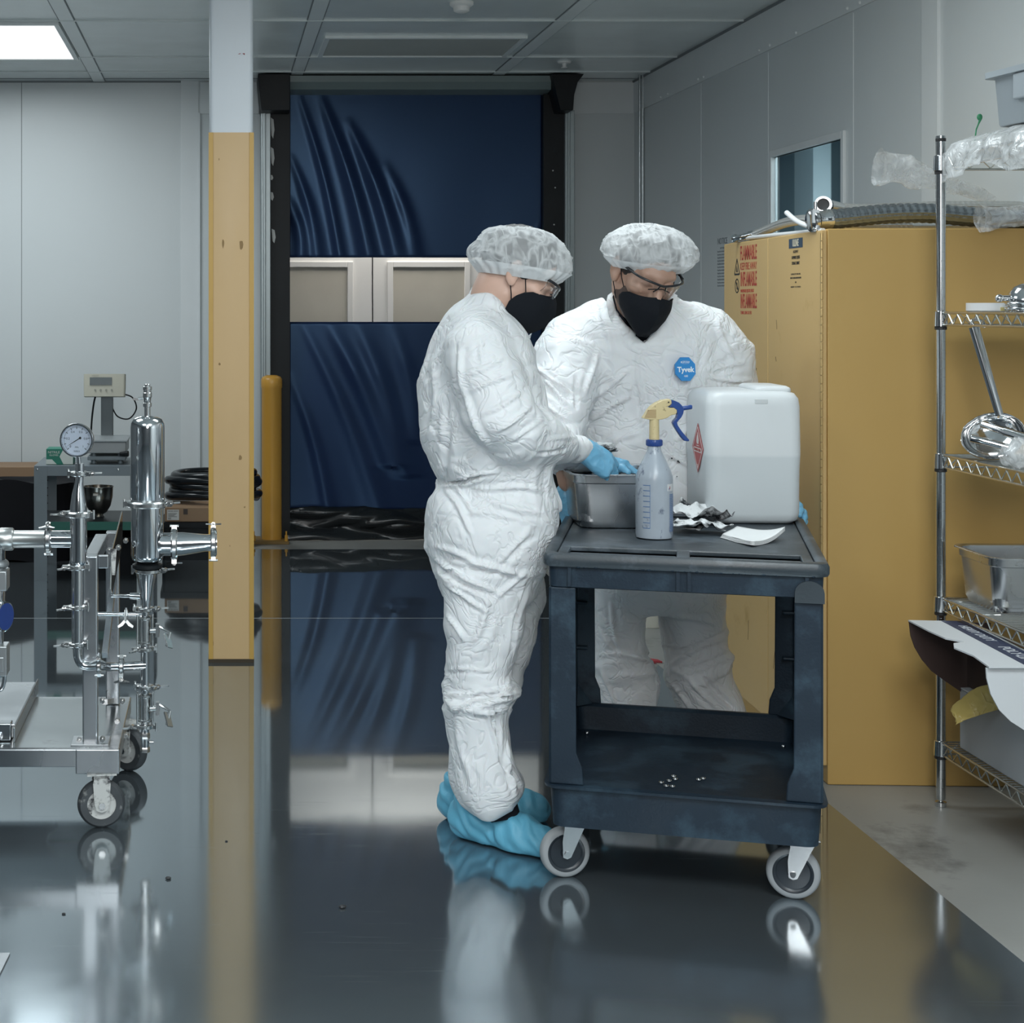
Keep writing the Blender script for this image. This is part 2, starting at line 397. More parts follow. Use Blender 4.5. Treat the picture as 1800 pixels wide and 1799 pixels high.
def fold_dn(x, z):
    s = 0
    for (a, za, b_, zb, w0, w1, am) in ((.50, 1.35, .98, .2, .02, .05, .008), (.66, 1.35, 1.02, .55, .03, .05, .012), (.84, 1.35, 1.12, .5, .03, .05, .010), (.44, 1.0, .66, .22, .02, .03, .007), (1.05, 1.35, 1.2, .7, .03, .04, .006)):
        s += ridge(x, z, a, za, b_, zb, w0, w1, am)
    return s + .002*noise.noise((x*2.5, 3, z))
CX0, CX1 = seamx(509, YC), seamx(952, YC)
ZW1, ZW0 = at(0, 453, YC).z, at(0, 566, YC).z
obj('curtain_upper', curtain(CX0, CX1, ZW1, 2.8, 240, 60, fold_up), m_blue, d, solid=.002)
obj('curtain_lower', curtain(CX0, CX1, .18, ZW0, 200, 60, fold_dn), m_blue, d, solid=.002)
m_clear = mat('clear_vinyl', (.97, .98, .98), .08, trans=1, ior=1.03, bump=.25, bscale=7, bdist=.01, var=.01)
obj('window_strip', curtain(CX0, CX1, ZW0, ZW1, 60, 16, lambda x, z: .004*noise.noise((x*5, 7, z*5))), m_clear, d, label='clear vinyl window strip')
# black bottom fabric that bunches on the ground
def bot(u, v):
    x = CX0-.03+(CX1-CX0+.06)*u; z = .2*(1-v)+.0
    return (x, YC-.01-.045*v**.6-.02*abs(noise.noise((x*3.2, 1, v*3)))-.02*math.sin(v*7+noise.noise((x*1.3, 0, 0))*3), max(.003, z+.012*noise.noise((x*6, v*3, 2))))
obj('bottom_fabric', MB().grid(bot, 160, 26), m_blackv, d, solid=.003)
obj('side_channel', MB().box(seamx(474, YC), CX0, YC-.06, YC+.1, 0, 2.72), m_black, d)
obj('side_channel', MB().box(CX1, seamx(989, YC), YC-.06, YC+.1, 0, 2.72), m_black, d)
def guide(xa, xb): return MB().box(xa, xb, YC-.09, YC+.1, 0, at(0, 197, YC).z).box(xa+.014, xa+.03, YC-.10, YC-.09, 0, at(0, 197, YC).z)
obj('guide_rail', guide(seamx(458, YC), seamx(475, YC)), m_alu, d, bevel=.004)
obj('guide_rail', guide(seamx(988, YC), seamx(1005, YC)), m_alu, d, bevel=.004)
for s, pts in ((1, [(453, 133), (509, 133), (509, 197), (459, 197), (456, 170)]), (-1, [(965, 133), (1021, 133), (1010, 148), (1004, 170), (1002, 197), (980, 197), (972, 165)])):
    poly = [(at(px, py, 9.95).x, min(CZ-.012, at(px, py, 9.95).z)) for px, py in pts]
    poly[0] = (poly[0][0], CZ-.012); poly[1] = (poly[1][0], CZ-.012)
    obj('roller_bracket', MB().prism(poly, 9.86, YC+.1), m_black, d, bevel=.004)
obj('roller_hood', MB().loft([[(at(500, 0, 9.95).x+(at(975, 0, 9.95).x-at(500, 0, 9.95).x)*i, y, z) for (y, z) in ((YC+.1, CZ-.013), (9.93, CZ-.013), (9.93, CZ-.05), (9.98, CZ-.09), (YC-.01, CZ-.105), (YC+.1, CZ-.105))] for i in (0, 1)], smooth=False), mat('hood_grey', (.20, .25, .25), .3), d)
mb = MB()
for (px, py, h) in ((479, 225, 38), (479, 275, 34), (477, 312, 10), (478, 345, 16), (481, 415, 26)):
    p = at(px, py, YC-.062); r_ = h*.0017
    mb.prism([(p.x-.012, p.z+r_), (p.x+.006, p.z+r_*.8), (p.x+.012, p.z-.2*r_), (p.x+.004, p.z-r_), (p.x-.006, p.z-.7*r_)], YC-.064, YC-.060)
for (px, py) in ((972, 300), (976, 330), (974, 395), (972, 560), (975, 432)):
    p = at(px, py, YC-.062); mb.ball((p.x, YC-.062, p.z), .005, 8, 6)
obj('torn_tape', mb, mat('torn_tape', (.62, .62, .60), .5), d, label='torn pale tape scraps on the black seal')
# white double doors in the space beyond
m_wd = mat('white_door', (.88, .87, .84), .45, var=.02)
YD = 11.2
struct('wall_beyond', MB().box(-.4, 3.2, YD+.05, YD+.12, 0, CZ), mat('beyond_wall', (.5, .48, .43), .7))
for n_, (a, b_) in enumerate(((-.15, 1.035), (1.043, 2.2))):
    q = 1.043 if n_ else 1.035
    dd = MB(); dd.box(a, b_, YD, YD+.04, 0, 2.1)
    o = struct('door_%d' % (n_+2), dd, m_wd)
    if n_ == 0: xa, xb = .28, .868
    else: xa, xb = 1.178, 1.66
    fr2 = MB()
    z0_, z1_ = .9, 1.692
    for (p_, q_, r_, s_) in ((xa-.04, xa, z0_-.04, z1_+.04), (xb, xb+.04, z0_-.04, z1_+.04), (xa, xb, z1_, z1_+.04), (xa, xb, z0_-.04, z0_)): fr2.box(p_, q_, YD-.018, YD, r_, s_)
    obj('moulding', fr2, m_wd, o, bevel=.004)
    obj('pane', MB().box(xa, xb, YD-.006, YD, z0_, z1_), mat('beige_pane', (.58, .55, .47), .5, var=.12, scale=4), o)
struct('door_4', MB().box(1.0365, 1.0415, YD-.002, YD+.03, 0, 2.1), m_black)  # black strip standing in for the dark gap between the leaves

# ---------------------------------------------------------------- wall items
mb = MB(); xs_ = (1124.5, 1130, 1136, 1142)
for i, px in enumerate(xs_):
    Yp = 10.0
    x = (px-385)*Yp/FPX; r_ = .0075 if i else .006
    t = obj('conduit', MB().cyl((x, Yp, 0), (x, Yp, CZ), r_, n=12).cyl((x, Yp, 1.86), (x, Yp, 1.92), r_*1.35, n=12), mat('galvanised', (.42, .46, .48), .3, metal=.9))
    tag(t, ['thin grey steel conduit in the corner, nearest the roll-up door', 'grey steel conduit in the corner, second from the roll-up door', 'grey steel conduit in the corner, third from the roll-up door', 'grey steel conduit in the corner, closest to the right wall'][i], 'conduit', 'conduits in the back right corner')
x0 = XR-.001
t = obj('wall_notice', MB().box(x0-.0015, x0, 8.33, 8.56, 1.50, 1.79), mat('notice_paper', (.62, .65, .66), .5, var=.03))
tag(t, 'grey printed notice sheet on right wall behind man in white', 'notice')
mb = MB(); Mx = lambda y, z: frame((x0-.0025, y, z), (0, -1, 0), (0, 0, 1))
text_mesh(mb, 'NOTICE', Mx(8.445, 1.76), .045, ext=.0003)
for i in range(13): text_mesh(mb, ('SAFETY RULES' if i == 0 else 'Keep this area clean and dry at all'), Mx(8.445, 1.725-i*.016), .013, xs=.95, ext=.0002)
obj('printed_text', mb, mat('ink_grey', (.2, .22, .24), .7), t)

# ---------------------------------------------------------------- column and bollard
yel = (.52, .335, .115)
m_yel = mat('yellow_wrap', (.57, .385, .19), .42, var=.10, scale=5, stretch=(1, 1, .3), dirt=(.22, .13, .06), dirt_scale=9, dirt_lo=.70, rvar=.1)
m_wcol = mat('white_column_paint', (.62, .66, .70), .4, var=.03)
YK = 6.60; KX = ((368+445)/2-385)*YK/FPX; KW = 77*YK/FPX; ZK = at(0, 233, YK).z
col = thing('column', 'square steel building column, white above and yellow below', 'column', (KX, YK+KW/2, 0)); col['kind'] = 'structure'
col.name = 'trim_column'
obj('white_shaft', MB().loft([rrect(KW, KW, .02, 5, z, KX, YK+KW/2) for z in (0, CZ)]), m_wcol, col, label='white upper column')
obj('yellow_wrap', MB().loft([rrect(KW+.003, KW+.003, .021, 5, z, KX, YK+KW/2) for z in (.012, ZK)]), m_yel, col, label='worn yellow wrap')
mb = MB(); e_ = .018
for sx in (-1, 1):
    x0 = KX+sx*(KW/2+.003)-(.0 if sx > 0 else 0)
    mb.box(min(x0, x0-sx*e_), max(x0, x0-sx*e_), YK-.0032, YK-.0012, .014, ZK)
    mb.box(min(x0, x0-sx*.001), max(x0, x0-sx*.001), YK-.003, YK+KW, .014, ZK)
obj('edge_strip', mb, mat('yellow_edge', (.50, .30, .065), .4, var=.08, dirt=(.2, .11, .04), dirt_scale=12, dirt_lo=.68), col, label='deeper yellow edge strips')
mb = MB(); mb.box(KX-KW/2-.004, KX+KW/2+.004, YK-.004, YK+KW+.004, 0, .014)
obj('base_dark_band', mb, mat('dark_brown_band', (.05, .035, .02), .8), col)  # dark brown band around the column foot
mb = MB(); p = at(424, 94, YK-.002)
mb.prism([(p.x-.013, p.z-.003), (p.x-.004, p.z+.001), (p.x-.002, p.z-.001), (p.x-.008, p.z-.003)], YK-.002, YK+.001)
mb.prism([(p.x+.005, p.z), (p.x+.014, p.z+.001), (p.x+.014, p.z-.006)], YK-.002, YK+.001)
obj('red_mark', mb, mat('red_ink', (.25, .02, .03), .6), col)
mb = MB()
for (px, py, w_, h_) in ((392, 428, 5, 16), (424, 430, 7, 18), (386, 640, 4, 5), (422, 805, 6, 9), (430, 892, 3, 3), (385, 280, 2, 4), (441, 1110, 3, 8), (372, 1100, 3, 22), (374, 1130, 3, 12), (404, 960, 1.5, 3), (372, 836, 3, 6)):
    p = at(px, py, YK-.003); a, b_ = w_*YK/FPX/2, h_*YK/FPX/2
    mb.prism([(p.x+a*math.cos(k*PI/4)*(.7+.6*random.random()), p.z+b_*math.sin(k*PI/4)*(.7+.6*random.random())) for k in range(8)], YK-.0022, YK)
obj('scuff_marks', mb, mat('scuff', (.27, .17, .07), .7), col)
YP = 10.02; bx = (477.5-385)*YP/FPX
b = thing('bollard', 'yellow round safety bollard beside the roll-up door', 'bollard', (bx, YP, 0))
m_bol = mat('bollard_yellow', (.58, .30, .05), .35, var=.05)
obj('post', MB().lathe([(.061, .015), (.061, .93), (.064, .935), (.064, .985), (.055, 1.0), (.03, 1.01)], 32, (bx, YP, 0)), m_bol, b)
mb = MB().box(bx-.13, bx+.10, YP-.13, YP+.11, 0, .016)
obj('base_plate', mb, mat('plate_yellow_dirty', (.22, .13, .035), .6, var=.4, scale=12), b)
for q in ((.085, -.1), (.085, .08), (-.11, -.1)):
    obj('anchor_bolt', MB().cyl((bx+q[0], YP+q[1], .016), (bx+q[0], YP+q[1], .05), .01, n=6).cyl((bx+q[0], YP+q[1], .04), (bx+q[0], YP+q[1], .075), .005, n=10), m_bol, b)
# ================================================================ FLAMMABLE CABINET
m_cab = mat('cabinet_yellow_lit', (.58, .39, .165), .42, var=.05, scale=2.5, bump=.06, bscale=180, bdist=.0006, dirt=(.46, .29, .10), dirt_scale=4, dirt_lo=.62, rvar=.05)  # paler copy for the doors, the light on them mixed into the yellow
m_cabs = mat('cabinet_yellow_shaded', (.53, .335, .11), .42, var=.05, scale=2.0, bump=.06, bscale=180, bdist=.0006, rvar=.05)  # deeper copy of the same yellow, side shade put into the colour
CW, CD, CH = 1.115, .715, 1.655
cab = thing('flammable_cabinet', 'tall yellow steel flammable liquids cabinet behind the wire rack', 'cabinet', (1.807, 4.908, 0), -R(2.5))
M0 = root_matrix(cab)
mb = MB(); mb.box(.004, CD, 0, CW, .0, CH)
obj('body', mb, m_cabs, cab, local=True, bevel=.003)
def door(y0, y1):
    return MB().box(-.013, .004, y0, y1, .055, CH-.004)
dn = obj('door', door(.006, CW/2-.0015), m_cab, cab, local=True, bevel=.003)
df = obj('door', door(CW/2+.0015, CW-.004), m_cab, cab, local=True, bevel=.003)
mb = MB(); z = .07; i = 0
while z < CH-.03:
    mb.cyl((-.013, .004, z), (-.013, .004, z+.022), .0042, n=10); z += .025; i += 1
mb.box(-.0135, -.012, .004, .016, .06, CH-.02)
obj('piano_hinge', mb, mat('hinge_brass', (.62, .44, .2), .28, metal=.6), cab, local=True)
def FM(y, z, d=-.0134): return frame((d, y, z), (0, -1, 0), (0, 0, 1))   # text frame on the door face
def ftext(s, y, z, size, width, m, nm, bold=0., par=None):
    mb = MB(); text_mesh(mb, s, Matrix.Identity(4), size, ext=.0003, bold=bold)
    xs = [v[0] for v in mb.v]; wd = max(xs)-min(xs)
    k = width/wd; Mx = FM(y, z)
    mb.v = [tuple(Mx @ Vector((v[0]*k, v[1], v[2]))) for v in mb.v]
    return obj(nm, mb, m, par or df, local=True)
m_red = mat('red_lettering', (.36, .045, .03), .6); m_blk = mat('black_print', (.02, .02, .02), .6)
# near label y centre: px 1315 -> local y about .82
ftext('FLAMMABLE', .79, 1.608, .070, .205, m_red, 'lettering', .001)
ftext('KEEP FIRE AWAY', .79, 1.563, .036, .205, m_red, 'lettering')
ftext('INFLAMABLE', .788, 1.517, .070, .20, m_red, 'lettering', .001)
ftext('MANTENGASE LEJOS DEL FUEGO', .805, 1.478, .016, .165, m_red, 'lettering')
ftext('INFLAMMABLE', .788, 1.440, .070, .20, m_red, 'lettering', .001)
ftext('TENIR LOIN DU FEU', .82, 1.402, .016, .14, m_red, 'lettering')
def on_face(mb): mb.v = [tuple(FM(v[0], v[1]) @ Vector((0, 0, v[2]))) for v in mb.v]; return mb
def face_poly(mb, pts, t=.0004):   # pts in (y, z) of the door plane
    mb.prism([(p[0], p[1]) for p in pts], -.0134-t, -.0130, ax='x'); return mb
mb = MB()
yc, zb, zt = .935, 1.538, 1.592
for a, b_ in (((yc-.033, zb), (yc+.033, zb)), ((yc+.033, zb), (yc, zt)), ((yc, zt), (yc-.033, zb))):
    dx, dz = b_[0]-a[0], b_[1]-a[1]; l = math.hypot(dx, dz); nx, nz = -dz/l*.003, dx/l*.003
    face_poly(mb, [(a[0]-nx, a[1]-nz), (b_[0]-nx, b_[1]-nz), (b_[0]+nx, b_[1]+nz), (a[0]+nx, a[1]+nz)])
face_poly(mb, [(yc-.008, 1.545), (yc+.008, 1.545), (yc+.007, 1.556), (yc, 1.568), (yc-.006, 1.555)])
obj('fire_warning_symbol', mb, m_blk, df, local=True)
mb = MB(); n = 28; cz, cy, r0, r1 = 1.497, .935, .0215, .026
for k_ in range(n):
    a, b_ = 2*PI*k_/n, 2*PI*(k_+1)/n
    face_poly(mb, [(cy+r0*math.cos(a), cz+r0*math.sin(a)), (cy+r1*math.cos(a), cz+r1*math.sin(a)), (cy+r1*math.cos(b_), cz+r1*math.sin(b_)), (cy+r0*math.cos(b_), cz+r0*math.sin(b_))])
face_poly(mb, [(cy+.017, cz+.021), (cy+.021, cz+.017), (cy-.017, cz-.021), (cy-.021, cz-.017)])
face_poly(mb, [(cy-.004, cz-.012), (cy+.004, cz-.012), (cy+.003, cz+.012), (cy-.003, cz+.012)])
obj('no_flame_symbol', mb, m_blk, df, local=True)
mb = MB(); face_poly(mb, [(.185, 1.607), (.325, 1.607), (.325, 1.637), (.185, 1.637)])
lb = obj('maker_label', mb, mat('label_navy', (.03, .06, .10), .5), dn, local=True)
ftext('ULINE', .255, 1.622, .030, .062, mat('label_cream', (.6, .55, .42), .6), 'lettering', .001, dn).location.x = -.0006
for s, z, sz, wd in (('H-2219M-Y', 1.570, .012, .05), ('FLAMMABLE LIQUIDS', 1.552, .014, .082), ('STORAGE CABINET', 1.534, .014, .08), ('CAPACITY 60 GAL', 1.500, .007, .10), ('MADE TO OSHA AND NFPA RULES', 1.488, .007, .11), ('FM', 1.474, .008, .012), ('KEEP CLOSED', 1.460, .006, .10)):
    ftext(s, .255, z+.025, sz, wd, m_blk, 'lettering', 0, dn)
# scribbled pen marks and scratches on the doors
def scratch(pts, w_=.0016):
    mb = MB()
    for a, b_ in zip(pts[:-1], pts[1:]):
        dx, dz = b_[0]-a[0], b_[1]-a[1]; l = math.hypot(dx, dz) or 1; nx, nz = -dz/l*w_, dx/l*w_
        face_poly(mb, [(a[0]-nx, a[1]-nz), (b_[0]-nx, b_[1]-nz), (b_[0]+nx, b_[1]+nz), (a[0]+nx, a[1]+nz)], .0003)
    obj('pen_mark', mb, mat('pen_brown', (.10, .06, .03), .7), cab, local=True)
scratch([(.72, 1.25), (.71, 1.23), (.70, 1.22)], .002); scratch([(.735, 1.22), (.72, 1.205), (.70, 1.20), (.69, 1.215)], .002)
scratch([(.73, 1.19), (.70, 1.185)], .002); scratch([(.46, 1.38), (.455, 1.35)], .001); scratch([(.47, 1.26), (.463, 1.245)], .001)
for i in range(9):
    y_, z_ = random.uniform(.2, .9), random.uniform(.1, .6); scratch([(y_, z_), (y_+random.uniform(-.02, .02), z_-random.uniform(.02, .08))], random.uniform(.0006, .0016))

# ---------------------------------------------------------------- things on top of the cabinet
m_ss = mat('stainless_polished', (.66, .68, .70), .13, metal=1, var=.05, scale=4, rvar=.03)
m_ssb = mat('stainless_brushed', (.62, .64, .66), .27, metal=1, var=.08, scale=6, rvar=.04)
m_chr = mat('chrome', (.72, .73, .74), .09, metal=1, var=.03)
m_braid = mat('steel_braid', (.62, .62, .60), .34, metal=.8, var=.1, scale=60)
m_braid_d = mat('steel_braid_dark', (.26, .29, .31), .26, metal=.9, var=.15, scale=60)
m_dk = mat('dark_bore', (.02, .02, .022), .5)
def braid(path, r, k=10, pitch=.03, amp=.045, n=44, step=.0035):
    P = smooth_path(path, 40); D = [0]
    for a, b_ in zip(P[:-1], P[1:]): D.append(D[-1]+(b_-a).length)
    L = D[-1]; m = int(L/step); mb = MB(); rings = []; up = Vector((0, 0, 1)); j = 0
    for i in range(m+1):
        s = L*i/m
        while j < len(P)-2 and D[j+1] < s: j += 1
        q = (s-D[j])/max(1e-9, D[j+1]-D[j]); p = P[j].lerp(P[j+1], q); t = (P[j+1]-P[j]).normalized()
        up = (up-t*up.dot(t)).normalized(); v = t.cross(up)
        ring = []
        for c in range(n):
            a = 2*PI*c/n; w_ = 2*PI*s/pitch
            rr = r*(1+amp*math.sin(k*a+w_)*math.sin(k*a-w_))
            ring.append(tuple(p+(up*math.cos(a)+v*math.sin(a))*rr))
        rings.append(ring)
    return mb.loft(rings)
ZT = CH+.002
def T(px, Y, dz): x = (px-385)*Y/FPX; return (x, Y, ZT+dz)
# big dark hose lying along the near edge
h = thing('braided_hose', 'thick dark steel braided hose along the near edge of the cabinet top', 'hose', T(1600, 5.0, 0), group='braided hoses on the cabinet')
pts = [T(1452, 4.99, .030), T(1480, 5.0, .034), T(1560, 5.03, .049), T(1630, 5.05, .052), T(1700, 5.05, .042), T(1800, 5.05, .031), T(1860, 5.05, .03)]
obj('braided_sleeve', braid(pts, .029, 9, .05, .075), m_braid_d, h)
mb = MB(); a = Vector(pts[0]); b_ = Vector(pts[1]); dr = (a-b_).normalized()
mb.tube([a-dr*.012, a, a+dr*.004, a+dr*.03], [.0305, .0305, .027, .027], 28)
obj('ferrule', mb, m_chr, h)
mb = MB(); c = a+dr*.034
mb.tube([c, c+dr*.004, c+dr*.014, c+dr*.018], [.03, .036, .036, .03], 28); mb.cyl(c+Vector((-.005, -.01, .03)), c+Vector((-.005, -.01, .055)), .005); mb.ball(c+Vector((-.005, -.015, -.028)), .011)
mb.box(c.x-.02, c.x+.0, c.y-.03, c.y-.02, c.z-.01, c.z+.03)
obj('end_clamp', mb, m_chr, h)
h = thing('braided_hose', 'slim pale steel braided hose with open clamped end facing left', 'hose', T(1600, 5.3, 0), group='braided hoses on the cabinet')
pts = [T(1478, 5.22, .078), T(1520, 5.25, .076), T(1640, 5.3, .087), T(1760, 5.3, .088), T(1860, 5.3, .084)]
obj('braided_sleeve', braid(pts, .017, 7, .034, .075), m_braid, h)
a = Vector(pts[0]); o_ = at(1447, 360, 5.12); dr = (o_-a).normalized()
mb = MB(); mb.tube([a, a.lerp(o_, .5), o_-dr*.034], [.0175, .019, .020], 24); obj('end_sleeve', mb, m_ss, h)
dv = (Vector((-.35, -1, .15))).normalized()
Mv = dv.to_track_quat('Z', 'Y').to_matrix().to_4x4(); Mv.translation = o_
mb = MB(); mb.lathe([(.020, -.02), (.0215, -.002), (.026, 0), (.026, .006), (.0185, .006), (.0175, -.012)], 32, M=Mv, caps=False); obj('flange_ring', mb, m_chr, h)
mb = MB().tube([o_-dv*.010, o_-dv*.004], [.0178, .0178], 24); obj('bore', mb, m_dk, h)
h = thing('braided_hose', 'steel braided hose arching at the far left of the cabinet top', 'hose', T(1380, 5.4, 0), group='braided hoses on the cabinet')
pts = [T(1328, 5.72, .016), T(1352, 5.6, .030), T(1385, 5.4, .043), T(1420, 5.2, .040), T(1450, 5.10, .022), T(1500, 5.10, .016), T(1600, 5.12, .016)]
obj('braided_sleeve', braid(pts, .0155, 7, .03, .075), m_braid, h)
a = Vector(pts[0]); mb = MB(); dr = Vector((-.35, .93, -.08)).normalized()
mb.tube([a-dr*.01, a+dr*.03, a+dr*.032, a+dr*.06, a+dr*.062, a+dr*.10, a+dr*.105, a+dr*.115], [.016, .016, .012, .012, .010, .010, .014, .014], 20); obj('end_fitting', mb, m_chr, h)
h = thing('braided_hose', 'bundle hose seen between the upper and lower braided hoses', 'hose', T(1600, 5.18, 0), group='braided hoses on the cabinet')
h['label'] = 'dull braided hose lying flat behind the thick dark hose'
obj('braided_sleeve', braid([T(1520, 5.17, .017), T(1600, 5.19, .018), T(1700, 5.2, .02), T(1860, 5.2, .02)], .016, 9, .022), m_braid, h)
m_wpl = mat('white_plastic_tube', (.72, .73, .74), .35)
t = obj('white_rod', MB().tube([at(1288, 421, 5.95), at(1447, 405, 4.93)], .007, 12), m_wpl); tag(t, 'long thin white rod on the front edge of the cabinet top', 'rod')
t = obj('white_tube', MB().tube(smooth_path([at(1383, 374, 5.18), at(1398, 387, 5.1), at(1416, 396, 5.02), at(1440, 401, 4.97)], 6), .008, 12), m_wpl); tag(t, 'short bent white plastic tube leaning on the hoses', 'tube')
def film(name='clear_film', alpha=.26):
    if name in MATS: return MATS[name]
    m = bpy.data.materials.new(name); m.use_nodes = True; MATS[name] = m; nt = m.node_tree; L = nt.links.new
    b = nt.nodes['Principled BSDF']; b.inputs['Base Color'].default_value = (.82, .84, .85, 1); b.inputs['Roughness'].default_value = .16
    b.inputs['Specular IOR Level'].default_value = .9
    tc = nt.nodes.new('ShaderNodeTexCoord'); n = nt.nodes.new('ShaderNodeTexNoise'); n.inputs['Scale'].default_value = 22; n.inputs['Detail'].default_value = 3; n.inputs['Distortion'].default_value = 1.2
    L(tc.outputs['Object'], n.inputs[0])
    mr = nt.nodes.new('ShaderNodeMapRange'); mr.inputs[1].default_value = .4; mr.inputs[2].default_value = .72; mr.inputs[3].default_value = alpha*.75; mr.inputs[4].default_value = min(.9, alpha*2.2)
    L(n.outputs[0], mr.inputs[0]); L(mr.outputs[0], b.inputs['Alpha'])
    bp = nt.nodes.new('ShaderNodeBump'); bp.inputs['Strength'].default_value = .8; bp.inputs['Distance'].default_value = .01; L(n.outputs[0], bp.inputs['Height']); L(bp.outputs[0], b.inputs['Normal'])
    return m
m_film = film()
def crumple_tube(path, rad, n=40, amp=.25, fq=26, flat=.7, cap=False, seed=0):
    P = smooth_path(path, 14); rings = []; up = Vector((0, 0, 1))
    Rr = np.interp(np.linspace(0, 1, len(P)), np.linspace(0, 1, len(rad)), rad)
    for i, p in enumerate(P):
        t = (P[min(i+1, len(P)-1)]-P[max(0, i-1)]).normalized(); up = (up-t*up.dot(t)).normalized(); v = t.cross(up); ring = []
        for c in range(n):
            a = 2*PI*c/n; d = up*math.cos(a)+v*math.sin(a)*flat
            q = p+d*Rr[i]; e = 1+amp*(noise.noise(q*fq+Vector((seed, 0, 0)))+.6*abs(noise.noise(q*fq*2.1+Vector((0, seed, 0)))))
            ring.append(tuple(p+d*Rr[i]*e))
        rings.append(ring)
    return MB().loft(rings, cap, cap)
t = obj('plastic_sleeve', crumple_tube([at(1543, 292, 5.15), at(1590, 300, 5.16), at(1650, 322, 5.18), at(1700, 335, 5.2), at(1750, 350, 5.22)], [.046, .04, .026, .024, .008], amp=.5, fq=14), m_film)
tag(t, 'crumpled clear plastic sleeve sticking up left over the hoses', 'plastic sleeve')
h = thing('wrapped_tube', 'tube in clear plastic wrap with round end, on cabinet top right', 'wrapped tube', at(1800, 400, 4.88))
wp = [at(1738, 384, 4.86), at(1760, 383, 4.86), at(1800, 380, 4.87), at(1850, 378, 4.88)]
obj('plastic_wrap', crumple_tube([at(1722, 385, 4.86)]+wp, [.038, .034, .030, .030, .030], amp=.2, fq=35, flat=1), film('wrap_film', .3), h)
obj('inner_tube', MB().tube(wp, .020, 18), m_ssb, h)

# ================================================================ WIRE RACK
m_wire = mat('chrome_wire', (.60, .60, .57), .22, metal=1, var=.08)
m_postm = mat('chrome_post', (.62, .64, .65), .16, metal=1, var=.04)
RL, RD = 1.22, .457
SH = [('top', 1.848), ('upper', 1.405), ('middle', 1.0), ('lower', .592), ('bottom', .182)]
rack = thing('wire_rack', 'chrome wire shelving rack at the right edge of the picture', 'shelving rack', (2.056, 4.70, 0), -R(.85))
for (x, y) in ((0, 0), (RD, 0), (0, -RL), (RD, -RL)):
    prof = []; z = .03
    while z < 1.895:
        prof += [(.0135, z), (.0135, z+.0235), (.0125, z+.0238), (.0125, z+.0252)]; z += .0254
    po = obj('post', MB().lathe([(.0125, .02)]+prof, 20, (x, y, 0)), m_postm, rack, local=True)
    obj('post_cap', MB().lathe([(.0135, 1.893), (.0142, 1.896), (.0142, 1.902), (.012, 1.904)], 20, (x, y, 0)), m_dk, po, local=True)
    obj('levelling_foot', MB().lathe([(.006, .028), (.006, .014), (.016, .012), (.016, .0), (.012, 0)], 18, (x, y, 0)), m_chr, po, local=True)
for nm, z in SH:
    mb = MB(); hgt = .034; r_ = .0034
    def truss(a, b_):
        a = Vector(a); b_ = Vector(b_); L = (b_-a).length; n = int(L/.058); pts = []
        mb.tube([a, b_], r_, 8); mb.tube([a-Vector((0, 0, hgt)), b_-Vector((0, 0, hgt))], r_, 8)
        for i in range(2*n+1):
            p = a.lerp(b_, (i+.35)/(2*n+.7)); pts.append(p-Vector((0, 0, .003 if i % 2 else hgt-.003)))
        mb.tube(pts, .0024, 6, smooth=False)
    truss((0, -.014, z), (0, -RL+.014, z)); truss((RD, -.014, z), (RD, -RL+.014, z)); truss((.014, 0, z), (RD-.014, 0, z)); truss((.014, -RL, z), (RD-.014, -RL, z))
    sh = obj('shelf_frame', mb, m_wire, rack, local=True)
    mb = MB(); y = -.03
    while y > -RL+.02: mb.tube([(.0, y, z+.001), (RD, y, z+.001)], .0022, 6); y -= .0215
    for x in (.15, .3): mb.tube([(x, 0, z-.004), (x, -RL, z-.004)], .0032, 6)
    obj('shelf_wires', mb, m_wire, sh, local=True)
    for (x, y) in ((0, 0), (RD, 0), (0, -RL), (RD, -RL)):
        c = MB().lathe([(.0148, z-.040), (.0195, z-.038), (.0178, z+.004), (.0148, z+.006)], 20, (x, y, 0))
        sg = -1 if y == 0 else 1
        c.prism([(y+sg*.014, z-.002), (y+sg*.05, z-.034), (y+sg*.014, z-.034)], x-.0015, x+.0015, ax='x')
        obj('corner_collar', c, m_ss, sh, local=True)
        obj('plastic_clip', MB().lathe([(.0146, z-.048), (.0165, z-.047), (.0165, z-.040), (.0146, z-.040)], 20, (x, y, 0)), m_dk, sh, local=True)

# ---------------------------------------------------------------- things on the rack
# top: plastic bag draped over the shelf, grey tote on it, green tie
def drape(u, v):
    y = 4.63-.55*u
    prof = [(2.33, 1.90), (2.16, 1.905), (2.085, 1.895), (2.035, 1.868), (2.018, 1.83), (2.014, 1.785)]
    q = v*5; i = min(4, int(q)); f = q-i
    x = prof[i][0]*(1-f)+prof[i+1][0]*f; z = prof[i][1]*(1-f)+prof[i+1][1]*f
    edge = .018*math.sin(u*9)+.02*u-.01
    if v > .55: z -= edge*(v-.55)*2
    p = Vector((x, y, z)); a = noise.noise(p*9); b2 = .8*abs(noise.noise(p*13+Vector((3, 0, 0))))
    x += .016*a-.020*b2; z += .008*noise.noise(p*10+Vector((0, 5, 0)))+.008*b2
    if u < .12: z -= (.12-u)*.3*max(0, v-.2); x += (.12-u)*.2
    if 2.03 < x and z < 1.8535: z = 1.8535
    return (x, y, z)
t = obj('plastic_bag', MB().grid(drape, 90, 60), film('bag_film', .34), solid=.0006); tag(t, 'clear crumpled plastic bag draped over the top rack shelf', 'plastic bag')
m_tote = mat('grey_tote', (.36, .40, .43), .45, var=.03)
TX, TY = 2.072, 4.45
